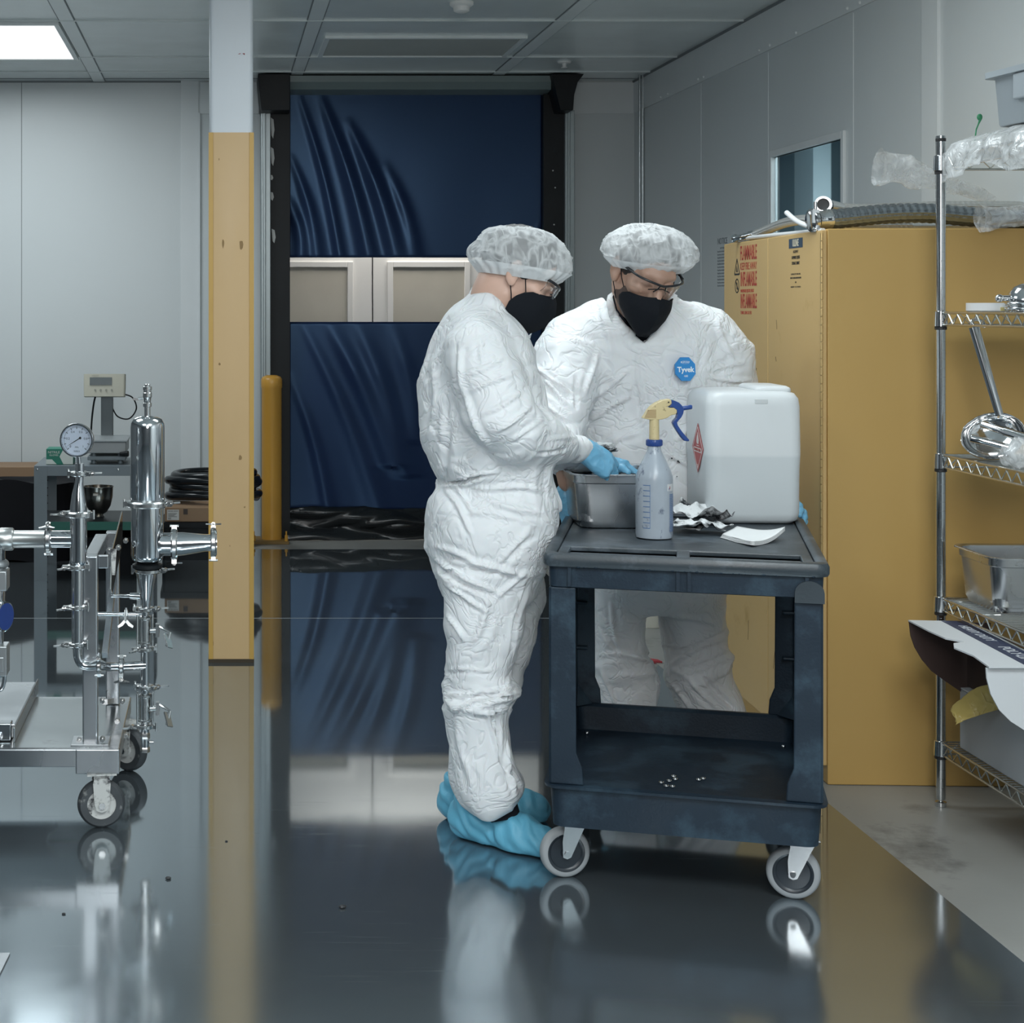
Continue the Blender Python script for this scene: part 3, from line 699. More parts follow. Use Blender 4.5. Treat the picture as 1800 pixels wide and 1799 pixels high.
tote = thing('grey_tote', 'grey plastic tote bin on the top rack shelf, cut by right edge', 'tote', (TX, TY, 1.905), R(5))
def ring(off, z, r): return rrect(.40-2*off, .62-2*off, r, 5, z, .20, -.31)
mb = MB(); mb.loft([ring(.016, .0, .03), ring(.012, .004, .035), ring(.006, .125, .03), ring(.004, .128, .03), ring(-.012, .130, .03), ring(-.012, .146, .03), ring(.008, .146, .025), ring(.030, .012, .03)], cap0=True, cap1=True)
obj('bin_body', mb, m_tote, tote, local=True)
mb = MB(); mb.box(-.006, .02, -.20, -.13, .06, .128).box(-.006, .02, -.42, -.24, .09, .128).box(-.004, .03, -.30, -.27, .0, .128)
obj('side_rib', mb, m_tote, tote, local=True, bevel=.004)
t = obj('green_cable_tie', MB().tube([at(1713, 250, 4.60), at(1716, 228, 4.62), at(1720, 218, 4.61), at(1723, 210, 4.61)], [.002, .002, .002, .004], 8).ball(at(1722, 206, 4.61), .008, 10, 8, (1, .7, 1.2)), mat('green_plastic', (.03, .22, .10), .5))
tag(t, 'small green tie poking up from the plastic bag', 'cable tie')
# upper shelf: white round lid-tray and chrome strainer
lid = thing('white_tray', 'shallow white round tray on the upper rack shelf', 'tray', (2.165, 4.56, 1.409))
obj('tray_body', MB().lathe([(.088, .0), (.092, .003), (.092, .024), (.088, .024), (.086, .005), (.02, .004)], 40, (2.165, 4.56, 1.409)), mat('white_tray', (.70, .70, .70), .4), lid)
mb = MB().box(2.12, 2.175, 4.474, 4.4765, 1.411, 1.421); obj('yellow_sticker', mb, mat('yellow_sticker', (.62, .52, .22), .6), lid)
st = thing('steel_fitting', 'round polished steel fitting on upper rack shelf at right edge', 'fitting', (2.20, 4.40, 1.409))
sc_ = at(1806, 525, 4.40)
obj('dome', MB().lathe([(.045, 0), (.05, .01), (.05, .03), (.046, .05), (.034, .066), (.016, .075)], 28, (sc_.x, 4.40, 1.409)), m_chr, st)
obj('coil', MB().torus((sc_.x, 4.40, 1.417), .05, .006).torus((sc_.x, 4.40, 1.43), .051, .005), m_ss, st)
obj('side_lug', MB().cyl((sc_.x-.075, 4.40, 1.445), (sc_.x-.04, 4.40, 1.445), .008, n=12).ball((sc_.x-.075, 4.4, 1.445), .011), m_chr, st)
# ladle leaning on the middle shelf
ld = thing('ladle', 'big stainless ladle leaning in the rack, long handle up left', 'ladle', (2.12, 4.5, 1.004))
bc = at(1745, 765, 4.5); ax_ = Vector((-.45, -.55, .70)).normalized()
Mq = ax_.to_track_quat('Z', 'Y').to_matrix().to_4x4(); Mq.translation = bc
rb = .080; prof = [(rb*math.sin(a)*1.0, -rb*.62*math.cos(a)) for a in np.linspace(.05, PI/2, 12)]
prof += [(rb*1.03, .001), (rb*1.0, .003)]+[(rb*.96*math.sin(a), -rb*.58*math.cos(a)) for a in np.linspace(PI/2, .05, 12)]
obj('bowl', MB().lathe(prof, 40, M=Mq), m_chr, ld)
ha, hb = at(1757, 730, 4.47), at(1712, 575, 4.50)
hd = (hb-ha).normalized(); sd = Vector((1, 0, .3)).cross(hd).cross(hd).normalized()
mb = MB(); rings = []
for q, w_ in ((0, .0115), (.06, .0115), (.9, .0145), (1, .0145)):
    p = ha.lerp(hb, q); sx = Vector((hd.z, 0, -hd.x)).normalized(); yy = Vector((0, 1, 0))
    rings.append([tuple(p+sx*w_*a+yy*b_) for a, b_ in ((-1, 0), (-.7, -.005), (-.3, -.007), (.3, -.007), (.7, -.005), (1, 0), (.7, -.001), (-.7, -.001))])
mb.loft(rings); mb.cyl(ha+Vector((0, -.009, -.006)), ha+Vector((0, .004, -.006)), .005, n=10)
obj('handle', mb, m_ss, ld)
ho = hb; obj('hook', MB().tube(smooth_path([ho+Vector((0, -.003, 0)), ho+Vector((-.006, 0, .015)), ho+Vector((.012, .01, .02)), ho+Vector((.03, .012, .012)), ho+Vector((.034, .01, -.002))], 5), .005, 10), m_chr, ld)
for i, (a, b_, lb) in enumerate(((at(1726, 746, 4.38), at(1840, 782, 4.22), 'upper chrome pipe lying across the ladle bowl'), (at(1706, 770, 4.38), at(1772, 787, 4.34), 'lower short chrome pipe lying across the ladle bowl'))):
    mb = MB(); d_ = (b_-a)
    mb.tube([a, a+d_*.02, a+d_*.35, a+d_*.36, b_], [.0085, .0095, .0095, .0115, .0115] if i == 0 else [.009, .01, .01, .01, .01], 18)
    t = obj('chrome_pipe', mb, m_chr); tag(t, lb, 'pipe', 'chrome pipes on the ladle')
t = obj('plastic_bag', crumple_tube([at(1762, 812, 4.33), at(1785, 800, 4.30), at(1830, 800, 4.25), at(1880, 810, 4.2)], [.012, .04, .05, .04], amp=.4, fq=30, flat=.8, cap=True, seed=4), film('bag_film', .34))
tag(t, 'small clear plastic bag on the middle rack shelf right of the ladle', 'plastic bag')
# steel pan on the lower shelf
def pan(name, cx, cy, z, w_, d_, h_, rot, label, cat):
    t = thing(name, label, cat, (cx, cy, z), rot)
    o = lambda k, zz, r: rrect(w_+2*k, d_+2*k, r, 8, zz)
    mb = MB(); mb.loft([o(-.030, 0, .03), o(-.020, .003, .035), o(-.012, .02, .038), o(-.002, h_-.028, .04), o(.002, h_-.025, .042), o(.003, h_-.006, .042), o(.014, h_-.004, .05), o(.014, h_-.001, .05), o(.013, h_, .05), o(.002, h_-.001, .042), o(-.002, h_-.004, .042), o(-.004, h_-.024, .04), o(-.012, .02, .036), o(-.028, .005, .03)])
    obj('pan_body', mb, m_ssb, t, local=True)
    return t
pan('steel_pan', 2.26, 4.525, .597, .37, .26, .155, R(-2), 'deep stainless steel pan on the lower rack shelf', 'pan')
# bottom shelf: boxes
m_card = mat('white_card', (.60, .62, .64), .6, var=.03, bump=.1, bscale=90, bdist=.0005)
m_brown = mat('brown_card', (.055, .032, .028), .8, var=.2, bump=.5, bscale=60, stretch=(4, 4, .2), bdist=.001)
bx2 = thing('cardboard_box', 'plain grey-white carton on the bottom rack shelf under the torn box', 'box', (2.26, 4.33, .187), -R(1))
mb = MB(); mb.box(-.19, .19, -.33, .29, 0, .165); obj('carton', mb, mat('grey_card', (.40, .43, .46), .6, var=.04), bx2, local=True, bevel=.004)
obj('flap', MB().box(-.19, .19, -.33, .29, .166, .170), m_card, bx2, local=True)
bx = thing('torn_cardboard_box', 'torn white liner box with navy stripe sticking out of the rack', 'box', (1.98, 4.33, .36))
zt = .545
A, B, C2, D2 = Vector((1.93, 4.62, zt)), Vector((2.09, 4.60, zt)), Vector((2.05, 4.02, zt)), Vector((1.876, 4.02, zt))
edge = [A, A.lerp(D2, .25)+Vector((.006, 0, 0)), A.lerp(D2, .42)+Vector((.016, 0, .0)), A.lerp(D2, .5)+Vector((.05, 0, -.002)), A.lerp(D2, .53)+Vector((.014, 0, -.004)), A.lerp(D2, .62)+Vector((-.004, 0, -.006)), A.lerp(D2, .78)+Vector((.01, 0, 0)), D2]
mb = MB(); poly = [(p.x, p.y) for p in edge]+[(C2.x, C2.y), (B.x, B.y)]; mb.prism(poly, zt-.004, zt, ax='z')
tp = obj('top_panel', mb, m_card, bx)
s0, s1, s2, s3 = B+(A-B)*.08, C2+(D2-C2)*.08, C2+(D2-C2)*.46, B+(A-B)*.46
mb = MB().prism([(s0.x, s0.y), (s1.x, s1.y), (s2.x, s2.y), (s3.x, s3.y)], zt, zt+.0006, ax='z'); obj('navy_stripe', mb, mat('navy_print', (.02, .03, .075), .5), tp)
mb = MB(); sdv = (s1-s0).normalized()
for q, s in ((.30, 'HEAVY DUTY'), (.80, 'POLY-LINERS')):
    c = s0.lerp(s1, q).lerp(s3.lerp(s2, q), .5)+Vector((0, 0, .0008)); text_mesh(mb, s, frame(c, sdv, Vector((1, 0, 0))), .042 if q > .5 else .036, xs=.95)
obj('lettering', mb, mat('white_print', (.55, .57, .6), .6), tp)
fp = [(1597, 1093), (1600, 1118), (1607, 1138), (1620, 1160), (1637, 1180), (1660, 1197), (1688, 1216), (1710, 1206), (1740, 1190), (1740, 1095)]
mb = MB().prism([(at(px, py, 4.62).x, min(zt-.003, at(px, py, 4.62).z)) for px, py in fp], 4.615, 4.62); obj('end_panel', mb, m_brown, bx)
npn = [(1732, 1174), (1733, 1192), (1740, 1220), (1755, 1248), (1775, 1268), (1800, 1284), (1830, 1296), (1855, 1300), (1855, 1174)]
mb = MB().prism([(at(px, py, 4.04).x, min(zt-.003, at(px, py, 4.04).z)) for px, py in npn], 4.035, 4.04); obj('end_panel', mb, m_card, bx)
mb = MB().loft([[tuple(B), tuple(B-Vector((.004, 0, 0))), tuple(B-Vector((.004, 0, .18))), tuple(B-Vector((0, 0, .18)))], [tuple(C2), tuple(C2-Vector((.004, 0, 0))), tuple(C2-Vector((.004, 0, .18))), tuple(C2-Vector((0, 0, .18)))]], smooth=False)
obj('back_panel', mb, m_brown, bx)
def ybag(u, v):
    px = 1668+85*u+8*v; top = 1247-42*math.sin(min(1, u*1.25)*PI/2)
    bt = 1276-30*u**.8
    py = top+(bt-top)*v
    p = at(px, py, 4.46-.10*u-.05*v*(1-u)); k_ = .008*noise.noise(p*30)+.006*abs(noise.noise(p*55))
    return (p.x+k_, p.y-k_*2, p.z+k_)
t = obj('yellow_bag', MB().grid(ybag, 40, 26), mat('yellow_film', (.52, .40, .13), .3, var=.15, bump=.5, bscale=30, alpha=.95), solid=.0015); tag(t, 'crumpled yellow plastic bag hanging from the torn box', 'plastic bag')
# ================================================================ UTILITY CART
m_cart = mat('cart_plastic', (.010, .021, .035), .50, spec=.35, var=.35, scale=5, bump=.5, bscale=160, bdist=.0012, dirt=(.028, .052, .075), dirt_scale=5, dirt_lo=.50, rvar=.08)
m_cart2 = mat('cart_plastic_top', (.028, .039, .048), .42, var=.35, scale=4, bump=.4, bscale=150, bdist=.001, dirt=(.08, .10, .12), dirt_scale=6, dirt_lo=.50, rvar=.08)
W_, L_ = .66, .90
cart = thing('utility_cart', 'dark blue-grey two-shelf plastic utility cart on casters', 'cart', (.788, 4.02, 0), -R(15.8))
MC = root_matrix(cart)
def cr(o, z, r=.03): return rrect(W_+2*o, L_+2*o, r, 6, z, W_/2, L_/2)
ZC = .822
# top shelf: rounded outer lip, slightly recessed deck, two pairs of troughs at the near end
mb = MB()
mb.loft([cr(-.016, .792), cr(-.002, .790), cr(.001, .796), cr(.001, .812), cr(-.003, ZC-.002), cr(-.010, ZC), cr(-.022, ZC), cr(-.028, ZC-.006), cr(-.028, ZC-.010)], cap1=False)
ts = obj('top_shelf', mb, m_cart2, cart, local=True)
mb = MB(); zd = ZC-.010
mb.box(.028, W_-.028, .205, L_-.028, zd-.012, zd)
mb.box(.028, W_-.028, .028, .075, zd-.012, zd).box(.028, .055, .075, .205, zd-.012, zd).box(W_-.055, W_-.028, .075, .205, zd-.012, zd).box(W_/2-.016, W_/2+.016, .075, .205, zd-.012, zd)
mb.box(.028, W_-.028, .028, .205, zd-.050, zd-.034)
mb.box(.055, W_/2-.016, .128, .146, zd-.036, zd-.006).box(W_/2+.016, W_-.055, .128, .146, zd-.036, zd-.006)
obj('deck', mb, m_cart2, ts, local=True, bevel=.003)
mb = MB(); mb.loft([cr(-.018, .738, .02), cr(-.014, .740, .02), cr(-.012, .794, .02), cr(-.03, .794, .02), cr(-.03, .738, .02)], False, False)
for x in (.06, W_/2-.016, W_/2+.010, W_-.055): mb.box(x, x+.008, .006, .02, .742, .792)
ap = obj('apron', mb, m_cart, ts, local=True)
mb = MB()
for i in range(44):
    x = .03+i*.0138
    if random.random() < .8: mb.ball((x, .004, .792), random.uniform(.003, .0055), 8, 6, (1.4, .7, .8))
obj('edge_nubs', mb, m_cart, ts, local=True)
# lower tray
mb = MB(); mb.loft([cr(-.03, .150, .03), cr(-.022, .152, .03), cr(-.016, .248, .03), cr(-.004, .249, .034), cr(-.002, .256, .034), cr(-.022, .258, .03), cr(-.030, .250, .028), cr(-.034, .184, .025), cr(-.05, .180, .02)])
lt = obj('lower_tray', mb, m_cart, cart, local=True, auto=22)
# L-section legs
def leg(sx, sy):
    X = (lambda v: v) if sx == 0 else (lambda v: W_-v)
    Y = (lambda v: v) if sy == 0 else (lambda v: L_-v)
    secs = []
    for z, wf, ws in ((.258, .083, .10), (.30, .080, .095), (.335, .066, .082), (.70, .064, .080), (.738, .064, .080)):
        o = .014; tk = .016
        pts = [(o, o+.006), (o+.006, o), (o+wf, o), (o+wf, o+tk*.6), (o+tk, o+tk), (o+tk*.6, o+ws), (o, o+ws)]
        secs.append([(X(a), Y(b_), z) for a, b_ in pts])
    mb = MB().loft(secs, smooth=False)
    # boss on the foot and inner ribs
    for dz in (.30, .32):
        mb.add([(X(.03), Y(.03), .258), (X(.075), Y(.03), .258), (X(.03), Y(.08), .258), (X(.03), Y(.03), dz)], [(0, 1, 3), (0, 3, 2), (1, 2, 3), (0, 2, 1)])
    mb.box(min(X(.018), X(.06)), max(X(.018), X(.06)), min(Y(.018), Y(.05)), max(Y(.018), Y(.05)), .55, .558)
    mb.box(min(X(.018), X(.06)), max(X(.018), X(.06)), min(Y(.018), Y(.05)), max(Y(.018), Y(.05)), .42, .428)
    return mb
for sx in (0, 1):
    for sy in (0, 1):
        lg = obj('leg', leg(sx, sy), m_cart, cart, local=True, bevel=.003)
        bx_, by_ = (.045 if sx == 0 else W_-.045), (.06 if sy == 0 else L_-.06)
        if sy == 0 and sx == 1: obj('boss', MB().prism([(bx_-.033, .728), (bx_+.033, .728)]+[(bx_+.033*math.cos(a), .752+.028*math.sin(a)) for a in np.linspace(0, PI, 10)], .004, .012), m_cart2, lg, local=True)
        obj('bolt_head', MB().ball((.06 if sx == 0 else W_-.06, L_-.09 if sy else .09, .186), .006, 10, 6), m_chr, lg, local=True)
# casters
m_tire = mat('grey_tire', (.30, .31, .32), .45, var=.05); m_hub = mat('wheel_hub', (.02, .026, .034), .35); m_zinc = mat('zinc_bright', (.72, .73, .74), .22, metal=.9, var=.08)
for (x, y, ang) in ((.045, .115, R(22)), (.585, .112, R(-5)), (.06, L_-.10, R(50)), (.59, L_-.10, R(60))):
    ce = bpy.data.objects.new('caster', None); C.objects.link(ce); ce.parent = cart; ce.empty_display_size = .03
    ce.location = (x, y, 0); ce.rotation_euler = (0, 0, ang)
    rw = .0625; wd = .031
    def lo(name, mb, m):
        o = link_mesh(name, mb.v, mb.f, mb.sm, m, ce, local=True); return o
    lo('tire', MB().lathe([(rw*.76, -wd/2), (rw*.90, -wd/2), (rw*.97, -wd*.38), (rw, -wd*.15), (rw, wd*.15), (rw*.97, wd*.38), (rw*.90, wd/2), (rw*.76, wd/2)], 48, (0, 0, rw), 'y', caps=False), m_tire)
    lo('hub', MB().lathe([(.012, -wd*.6), (.014, -wd*.36), (rw*.62, -wd*.30), (rw*.68, -wd*.42), (rw*.78, -wd*.44), (rw*.78, wd*.44), (rw*.68, wd*.42), (rw*.62, wd*.3), (.014, wd*.36), (.012, wd*.6)], 40, (0, 0, rw), 'y'), m_hub)
    f = MB()
    for s in (-1, 1):
        yb = s*(wd/2+.005); f.prism([(-.010, rw-.009), (0, rw-.013), (.010, rw-.009), (.040, .118), (.052, .142), (-.004, .142), (-.012, rw+.03)], yb-.0015, yb+.0015)
    f.box(-.004, .052, -wd/2-.0065, wd/2+.0065, .139, .143); f.lathe([(.026, .143), (.026, .150)], 24, (.024, 0, 0)); f.box(-.012, .062, -.032, .032, .149, .152)
    lo('fork', f, m_zinc)
    lo('axle_bolt', MB().lathe([(.0075, -wd/2-.010), (.0075, -wd/2-.005), (.004, -wd/2-.005), (.004, wd/2+.005), (.0075, wd/2+.005), (.0075, wd/2+.01)], 6, (0, 0, rw), 'y', smooth=False), m_chr)

# ---------------------------------------------------------------- on the cart
ZS = ZC-.010+.0005
pn = pan('steel_pan', 1.107, 4.665, ZS, .245, .31, .152, R(-3), 'stainless steel pan on the cart, between the two people', 'pan')
# dark soaked lumps in the pan
def lump(cx, cy, z, sx, sy, sz, seed, amp=.35):
    mb = MB(); n, m = 26, 16; rings = []
    for i in range(1, m):
        ring = []
        for k_ in range(n):
            a, b_ = 2*PI*k_/n, PI*i/m
            v = Vector((math.sin(b_)*math.cos(a), math.sin(b_)*math.sin(a), -math.cos(b_)))
            e = 1+amp*noise.noise(v*2.1+Vector((seed, 0, 0)))+amp*.7*abs(noise.noise(v*5+Vector((0, seed, 0))))
            ring.append((cx+v.x*sx*e, cy+v.y*sy*e, z+v.z*sz*e))
        rings.append(ring)
    return mb.loft(rings)
m_blackrag = mat('black_soaked_rag', (.012, .014, .016), .4, var=.3, bump=.6, bscale=60)
for i, (cx, cy, sx, sy, sz, lb) in enumerate(((1.03, 4.70, .035, .07, .03, 'black soaked rag in the steel pan, left of the gloved hand'), (1.12, 4.60, .05, .05, .032, 'black soaked rag in the steel pan under the gloved hand'), (1.15, 4.72, .05, .05, .03, 'black soaked rag at the far end of the steel pan'))):
    t = obj('black_rag', lump(cx, cy, ZS+.115, sx, sy, sz, i*7), m_blackrag); tag(t, lb, 'rag', 'black rags in the pan')
# spray bottle
BX, BY = at(1150, 945, 4.35).x, 4.35
sb = thing('spray_bottle', 'stained translucent spray bottle with yellow and blue trigger head', 'spray bottle', (BX, BY, ZS))
k_ = .048
prof = [(.040, 0), (.046, .003), (.048, .012), (.048, .155), (.047, .165), (.042, .180), (.033, .2), (.024, .218), (.018, .232), (.0165, .245), (.0165, .252)]
m_bot = mat('stained_bottle', (.40, .45, .51), .3, var=.25, scale=16, trans=.0, spec=.6, dirt=(.03, .05, .11), dirt_scale=38, dirt_lo=.58, alpha=.93, stretch=(1, 1, .55))
body = obj('bottle', MB().lathe([(.040, .002)]+prof[1:], 40, (BX, BY, ZS)), m_bot, sb)
m_bb = mat('trigger_blue', (.02, .06, .24), .3, var=.1); m_by = mat('trigger_cream', (.60, .49, .27), .42, var=.15, dirt=(.16, .11, .06), dirt_scale=70, dirt_lo=.60)
mb = MB().lathe([(.0195, .243), (.021, .245), (.021, .258), (.0195, .260)], 32, (BX, BY, ZS))
for a in range(24): q = 2*PI*a/24; mb.box(BX+.0205*math.cos(q)-.0008, BX+.0205*math.cos(q)+.0008, BY+.0205*math.sin(q)-.0008, BY+.0205*math.sin(q)+.0008, ZS+.245, ZS+.258)
obj('collar', mb, m_bb, sb)
obj('neck', MB().lathe([(.0135, .258), (.013, .262), (.0125, .315)], 28, (BX, BY, ZS)), m_by, sb)
def S(x, y): return (at(1100+x*160/1799, 690+y*160/1799, BY).x, at(1100+x*160/1799, 690+y*160/1799, BY).z)
head = [(320, 510), (370, 440), (420, 350), (490, 270), (580, 205), (700, 150), (840, 128), (880, 150), (885, 215), (850, 255), (790, 280), (830, 300), (930, 300), (985, 340), (990, 400), (950, 435), (880, 445), (800, 500), (700, 530), (590, 540), (470, 540)]
obj('spray_head', MB().prism([S(*p) for p in head], BY-.0125, BY+.0125), m_by, sb, bevel=.0022, auto=60)
mb = MB()
for i in range(9):
    a, b_ = (345+i*8, 490-i*18), (575, 500-i*20); pa, pb = S(*a), S(*b_); mb.tube([(pa[0], BY-.0128, pa[1]), (pb[0], BY-.0128, pb[1])], .0006, 6)
obj('grip_ribs', mb, mat('cream_stained', (.32, .20, .10), .5), sb)
obj('pivot_pin', MB().cyl((S(820, 190)[0], BY-.0145, S(820, 190)[1]), (S(820, 190)[0], BY-.011, S(820, 190)[1]), .002, n=12), m_blackrag, sb)
mb = MB(); fr_ = [(885, 140), (960, 165), (1040, 200), (1100, 260), (1135, 340), (1120, 420), (1085, 490), (1040, 540), (1000, 590), (1010, 640), (1060, 720), (1120, 800), (1190, 880), (1245, 945), (1225, 965), (1150, 955), (1090, 890), (1020, 790), (950, 680), (915, 600), (930, 560), (985, 500), (1005, 440), (985, 340), (930, 300), (840, 290), (885, 215)]
obj('trigger', mb.prism([S(*p) for p in fr_], BY-.009, BY+.009), m_bb, sb, bevel=.0025, auto=60)
a, b_ = S(1100, 315), S(1305, 290); obj('nozzle', MB().tube([(a[0], BY, a[1]), (a[0]+.003, BY, a[1]), (b_[0]-.002, BY, b_[1]), (b_[0], BY, b_[1])], [.005, .0062, .0058, .005], 20), m_bb, sb)
mb = MB(); lw = .0485
def wrapbox(a0, a1, z0, z1, r_=.0486):
    mb.loft([[(BX+r_*math.cos(a), BY+r_*math.sin(a), ZS+z) for z in (z0, z1)] for a in np.linspace(a0, a1, 8)], False, False, True, False)
wrapbox(R(-62), R(-32), .128, .146)
obj('hazard_sticker', mb, mat('sticker_white', (.62, .63, .64), .5), sb)
mb = MB()
for i in range(30): wrapbox(R(-52), R(-20)-random.random()*.1, .022+i*.0033, .0235+i*.0033, .0487)
for i in range(9): wrapbox(R(-140), R(-118), .03+i*.014, .0315+i*.014, .0487)
wrapbox(R(-118), R(-117), .03, .145, .0487)
obj('blue_print', mb, mat('blue_print', (.05, .14, .34), .6), sb)
mb = MB(); wrapbox(R(-52), R(-49), .133, .140, .0489); obj('red_mark', mb, m_red, sb)
mb = MB(); wrapbox(R(-56), R(-53), .130, .136, .0489); obj('blue_mark', mb, m_bb, sb)
# 20-litre jug
JW, JD, JH = .262, .29, .38
jx, jy = 1.386+JW/2-.008, 4.615+JD/2
jug = thing('plastic_jug', 'large translucent white square solvent jug with red flammable diamond', 'jug', (jx, jy, ZS), -R(3.5))
mj = bpy.data.materials.new('jug_white'); mj.use_nodes = True; nt = mj.node_tree; b = nt.nodes['Principled BSDF']
tc = nt.nodes.new('ShaderNodeTexCoord'); sp = nt.nodes.new('ShaderNodeSeparateXYZ'); nt.links.new(tc.outputs['Object'], sp.inputs[0])
mr = nt.nodes.new('ShaderNodeMapRange'); mr.inputs[1].default_value = .186; mr.inputs[2].default_value = .196; nt.links.new(sp.outputs[2], mr.inputs[0])
mx = nt.nodes.new('ShaderNodeMix'); mx.data_type = 'RGBA'; mx.inputs[6].default_value = (.60, .64, .66, 1); mx.inputs[7].default_value = (.70, .73, .745, 1)
nt.links.new(mr.outputs[0], mx.inputs[0]); nt.links.new(mx.outputs[2], b.inputs['Base Color']); b.inputs['Roughness'].default_value = .42
b.inputs['Subsurface Weight'].default_value = .25; b.inputs['Subsurface Scale'].default_value = .03; b.inputs['Subsurface Radius'].default_value = (1, 1, 1)
def jr(o, z, r=.038): return rrect(JW+2*o, JD+2*o, r, 8, z)
mb = MB(); mb.loft([jr(-.035, 0, .02), jr(-.018, .002, .03), jr(-.005, .012), jr(-.001, .03), jr(0, .15), jr(.002, .2), jr(0, .330), jr(-.003, .352), jr(-.012, .366), jr(-.028, .372), jr(-.05, .374)])
obj('jug_body', mb, mj, jug, local=True)
mb = MB()
mb.loft([rrect(.10, .22, .02, 5, z, .062, 0) for z in (.35, .380)]+[rrect(.08, .20, .02, 5, .386, .062, 0)])
obj('handle_block', mb, mj, jug, local=True, bevel=.004)
obj('grip_notch', MB().box(-.001, .035, -JD/2-.001, -JD/2+.03, .338, .352).box(-.004, .06, -JD/2+.001, -JD/2+.02, .330, .334), mat('jug_shadow', (.62, .65, .66), .45), jug, local=True, bevel=.003)
# red diamond on the left side
dz0, dy0, hh, hw = .205, -.035, .071, .071
def dia(mb, h_, x=-JW/2-.0022): mb.prism([(dy0-h_, dz0), (dy0, dz0-h_), (dy0+h_, dz0), (dy0, dz0+h_)], x, x+.0006, ax='x'); return mb
pl = obj('hazard_diamond', dia(MB(), .071, -JW/2-.0028), mat('diamond_red', (.42, .05, .05), .45, var=.1), jug, local=True)
mb = MB()
for (h0, h1) in ((.062, .059),):
    c4 = [(-1, 0), (0, -1), (1, 0), (0, 1)]
    for i in range(4):
        a, b_ = c4[i], c4[(i+1) % 4]
        mb.prism([(dy0+a[0]*h0, dz0+a[1]*h0), (dy0+b_[0]*h0, dz0+b_[1]*h0), (dy0+b_[0]*h1, dz0+b_[1]*h1), (dy0+a[0]*h1, dz0+a[1]*h1)], -JW/2-.0034, -JW/2-.0028, ax='x')
mb.prism([(dy0-.046, dz0-.012), (dy0+.046, dz0-.012), (dy0+.046, dz0+.001), (dy0-.046, dz0+.001)], -JW/2-.0034, -JW/2-.0028, ax='x')
mb.prism([(dy0+a*.001, dz0+b_*.001) for a, b_ in ((-9, 12), (9, 12), (14, 18), (12, 28), (7, 36), (6, 30), (1, 46), (-5, 36), (-8, 30), (-13, 22))], -JW/2-.0034, -JW/2-.0028, ax='x')
mb.prism([(dy0-.014, dz0+.006), (dy0+.014, dz0+.006), (dy0+.014, dz0+.008), (dy0-.014, dz0+.008)], -JW/2-.0034, -JW/2-.0028, ax='x')
text_mesh(mb, '3', frame((-JW/2-.0034, dy0, dz0-.052), (0, -1, 0), (0, 0, 1)), .014)
obj('white_symbols', mb, mat('diamond_white', (.72, .66, .65), .5), pl, local=True)
mb = MB(); text_mesh(mb, 'FLAMMABLE LIQUID', frame((-JW/2-.0040, dy0, dz0-.0055), (0, -1, 0), (0, 0, 1)), .0105, ext=.0002, xs=.85)
obj('lettering', mb, m_red, pl, local=True)
# rags and folded towel
def stain_mat(name, lo):
    return mat(name, (.74, .76, .77), .8, var=.04, dirt=(.012, .016, .02), dirt_scale=13, dirt_lo=lo, bump=.2, bscale=120)
def sheet(c, wx, wy, amp, seed, rise=.03, rot=0., n=44):
    ca, sa = math.cos(rot), math.sin(rot)
    def f(u, v):
        x, y = (u-.5)*wx, (v-.5)*wy; p = Vector((x, y, 0))
        r1 = 1-2*abs(noise.noise(p*13+Vector((seed, 0, 0)))); r2 = 1-2*abs(noise.noise(p*27+Vector((0, seed, 0))))
        h_ = rise*(.35+.55*r1+.25*r2)*(1-.3*abs(2*u-1))
        x2, y2 = x+amp*noise.noise(p*11+Vector((seed, 3, 0))), y+amp*noise.noise(p*11+Vector((seed, 9, 0)))
        e = .9 if abs(2*u-1) > .93 or abs(2*v-1) > .93 else 0
        return (c[0]+x2*ca-y2*sa, c[1]+x2*sa+y2*ca, c[2]+max(.001, h_+amp*.35*noise.noise(p*19)+e*amp*.4*noise.noise(p*40)))
    return MB().grid(f, n, n, smooth=False)
def onz(px, py, z): Y = (EYE-z)*FPX/(py-541); return ((px-385)*Y/FPX, Y, z)
for i, (px, py, wx, wy, amp, rise, rot, lo, lb) in enumerate(((1222, 922, .15, .15, .03, .055, .3, .50, 'crumpled ink-stained paper towel standing against the jug'), (1232, 938, .15, .10, .025, .035, -.2, .44, 'crumpled black-and-white paper towel in front of the jug'), (1214, 934, .09, .08, .02, .03, .9, .50, 'small crumpled paper towel right of the spray bottle'))):
    c = onz(px, py, ZS); t = obj('paper_towel', sheet(c, wx, wy, amp, i*11+3, rise, rot), stain_mat('stained_towel_%d' % i, lo), solid=.0012); tag(t, lb, 'paper towel', 'stained paper towels on the cart')
q = [onz(px, py, ZS+.002) for px, py in ((1268, 952), (1296, 931), (1379, 948), (1354, 961), (1322, 962))]
c0, c1, c2, c3 = Vector(onz(1266, 946, ZS)), Vector(onz(1292, 932, ZS)), Vector(onz(1380, 949, ZS)), Vector(onz(1322, 962, ZS))
mb = MB()
for l in range(5):
    def f(u, v, l=l):
        p = c0.lerp(c3, u).lerp(c1.lerp(c2, u), v)
        return (p.x+.0015*l*(1-u), p.y, ZS+.001+.0022*l+.006*u*u*(v-.3)**2*8*u+.0012*noise.noise(Vector((u*3, v*3, l))))
    mb.grid(f, 14, 10)
t = obj('folded_paper_towel', mb, mat('white_towel', (.80, .81, .81), .8, bump=.3, bscale=200), solid=.0016); tag(t, 'clean folded white paper towel lying flat in front of the jug', 'paper towel')
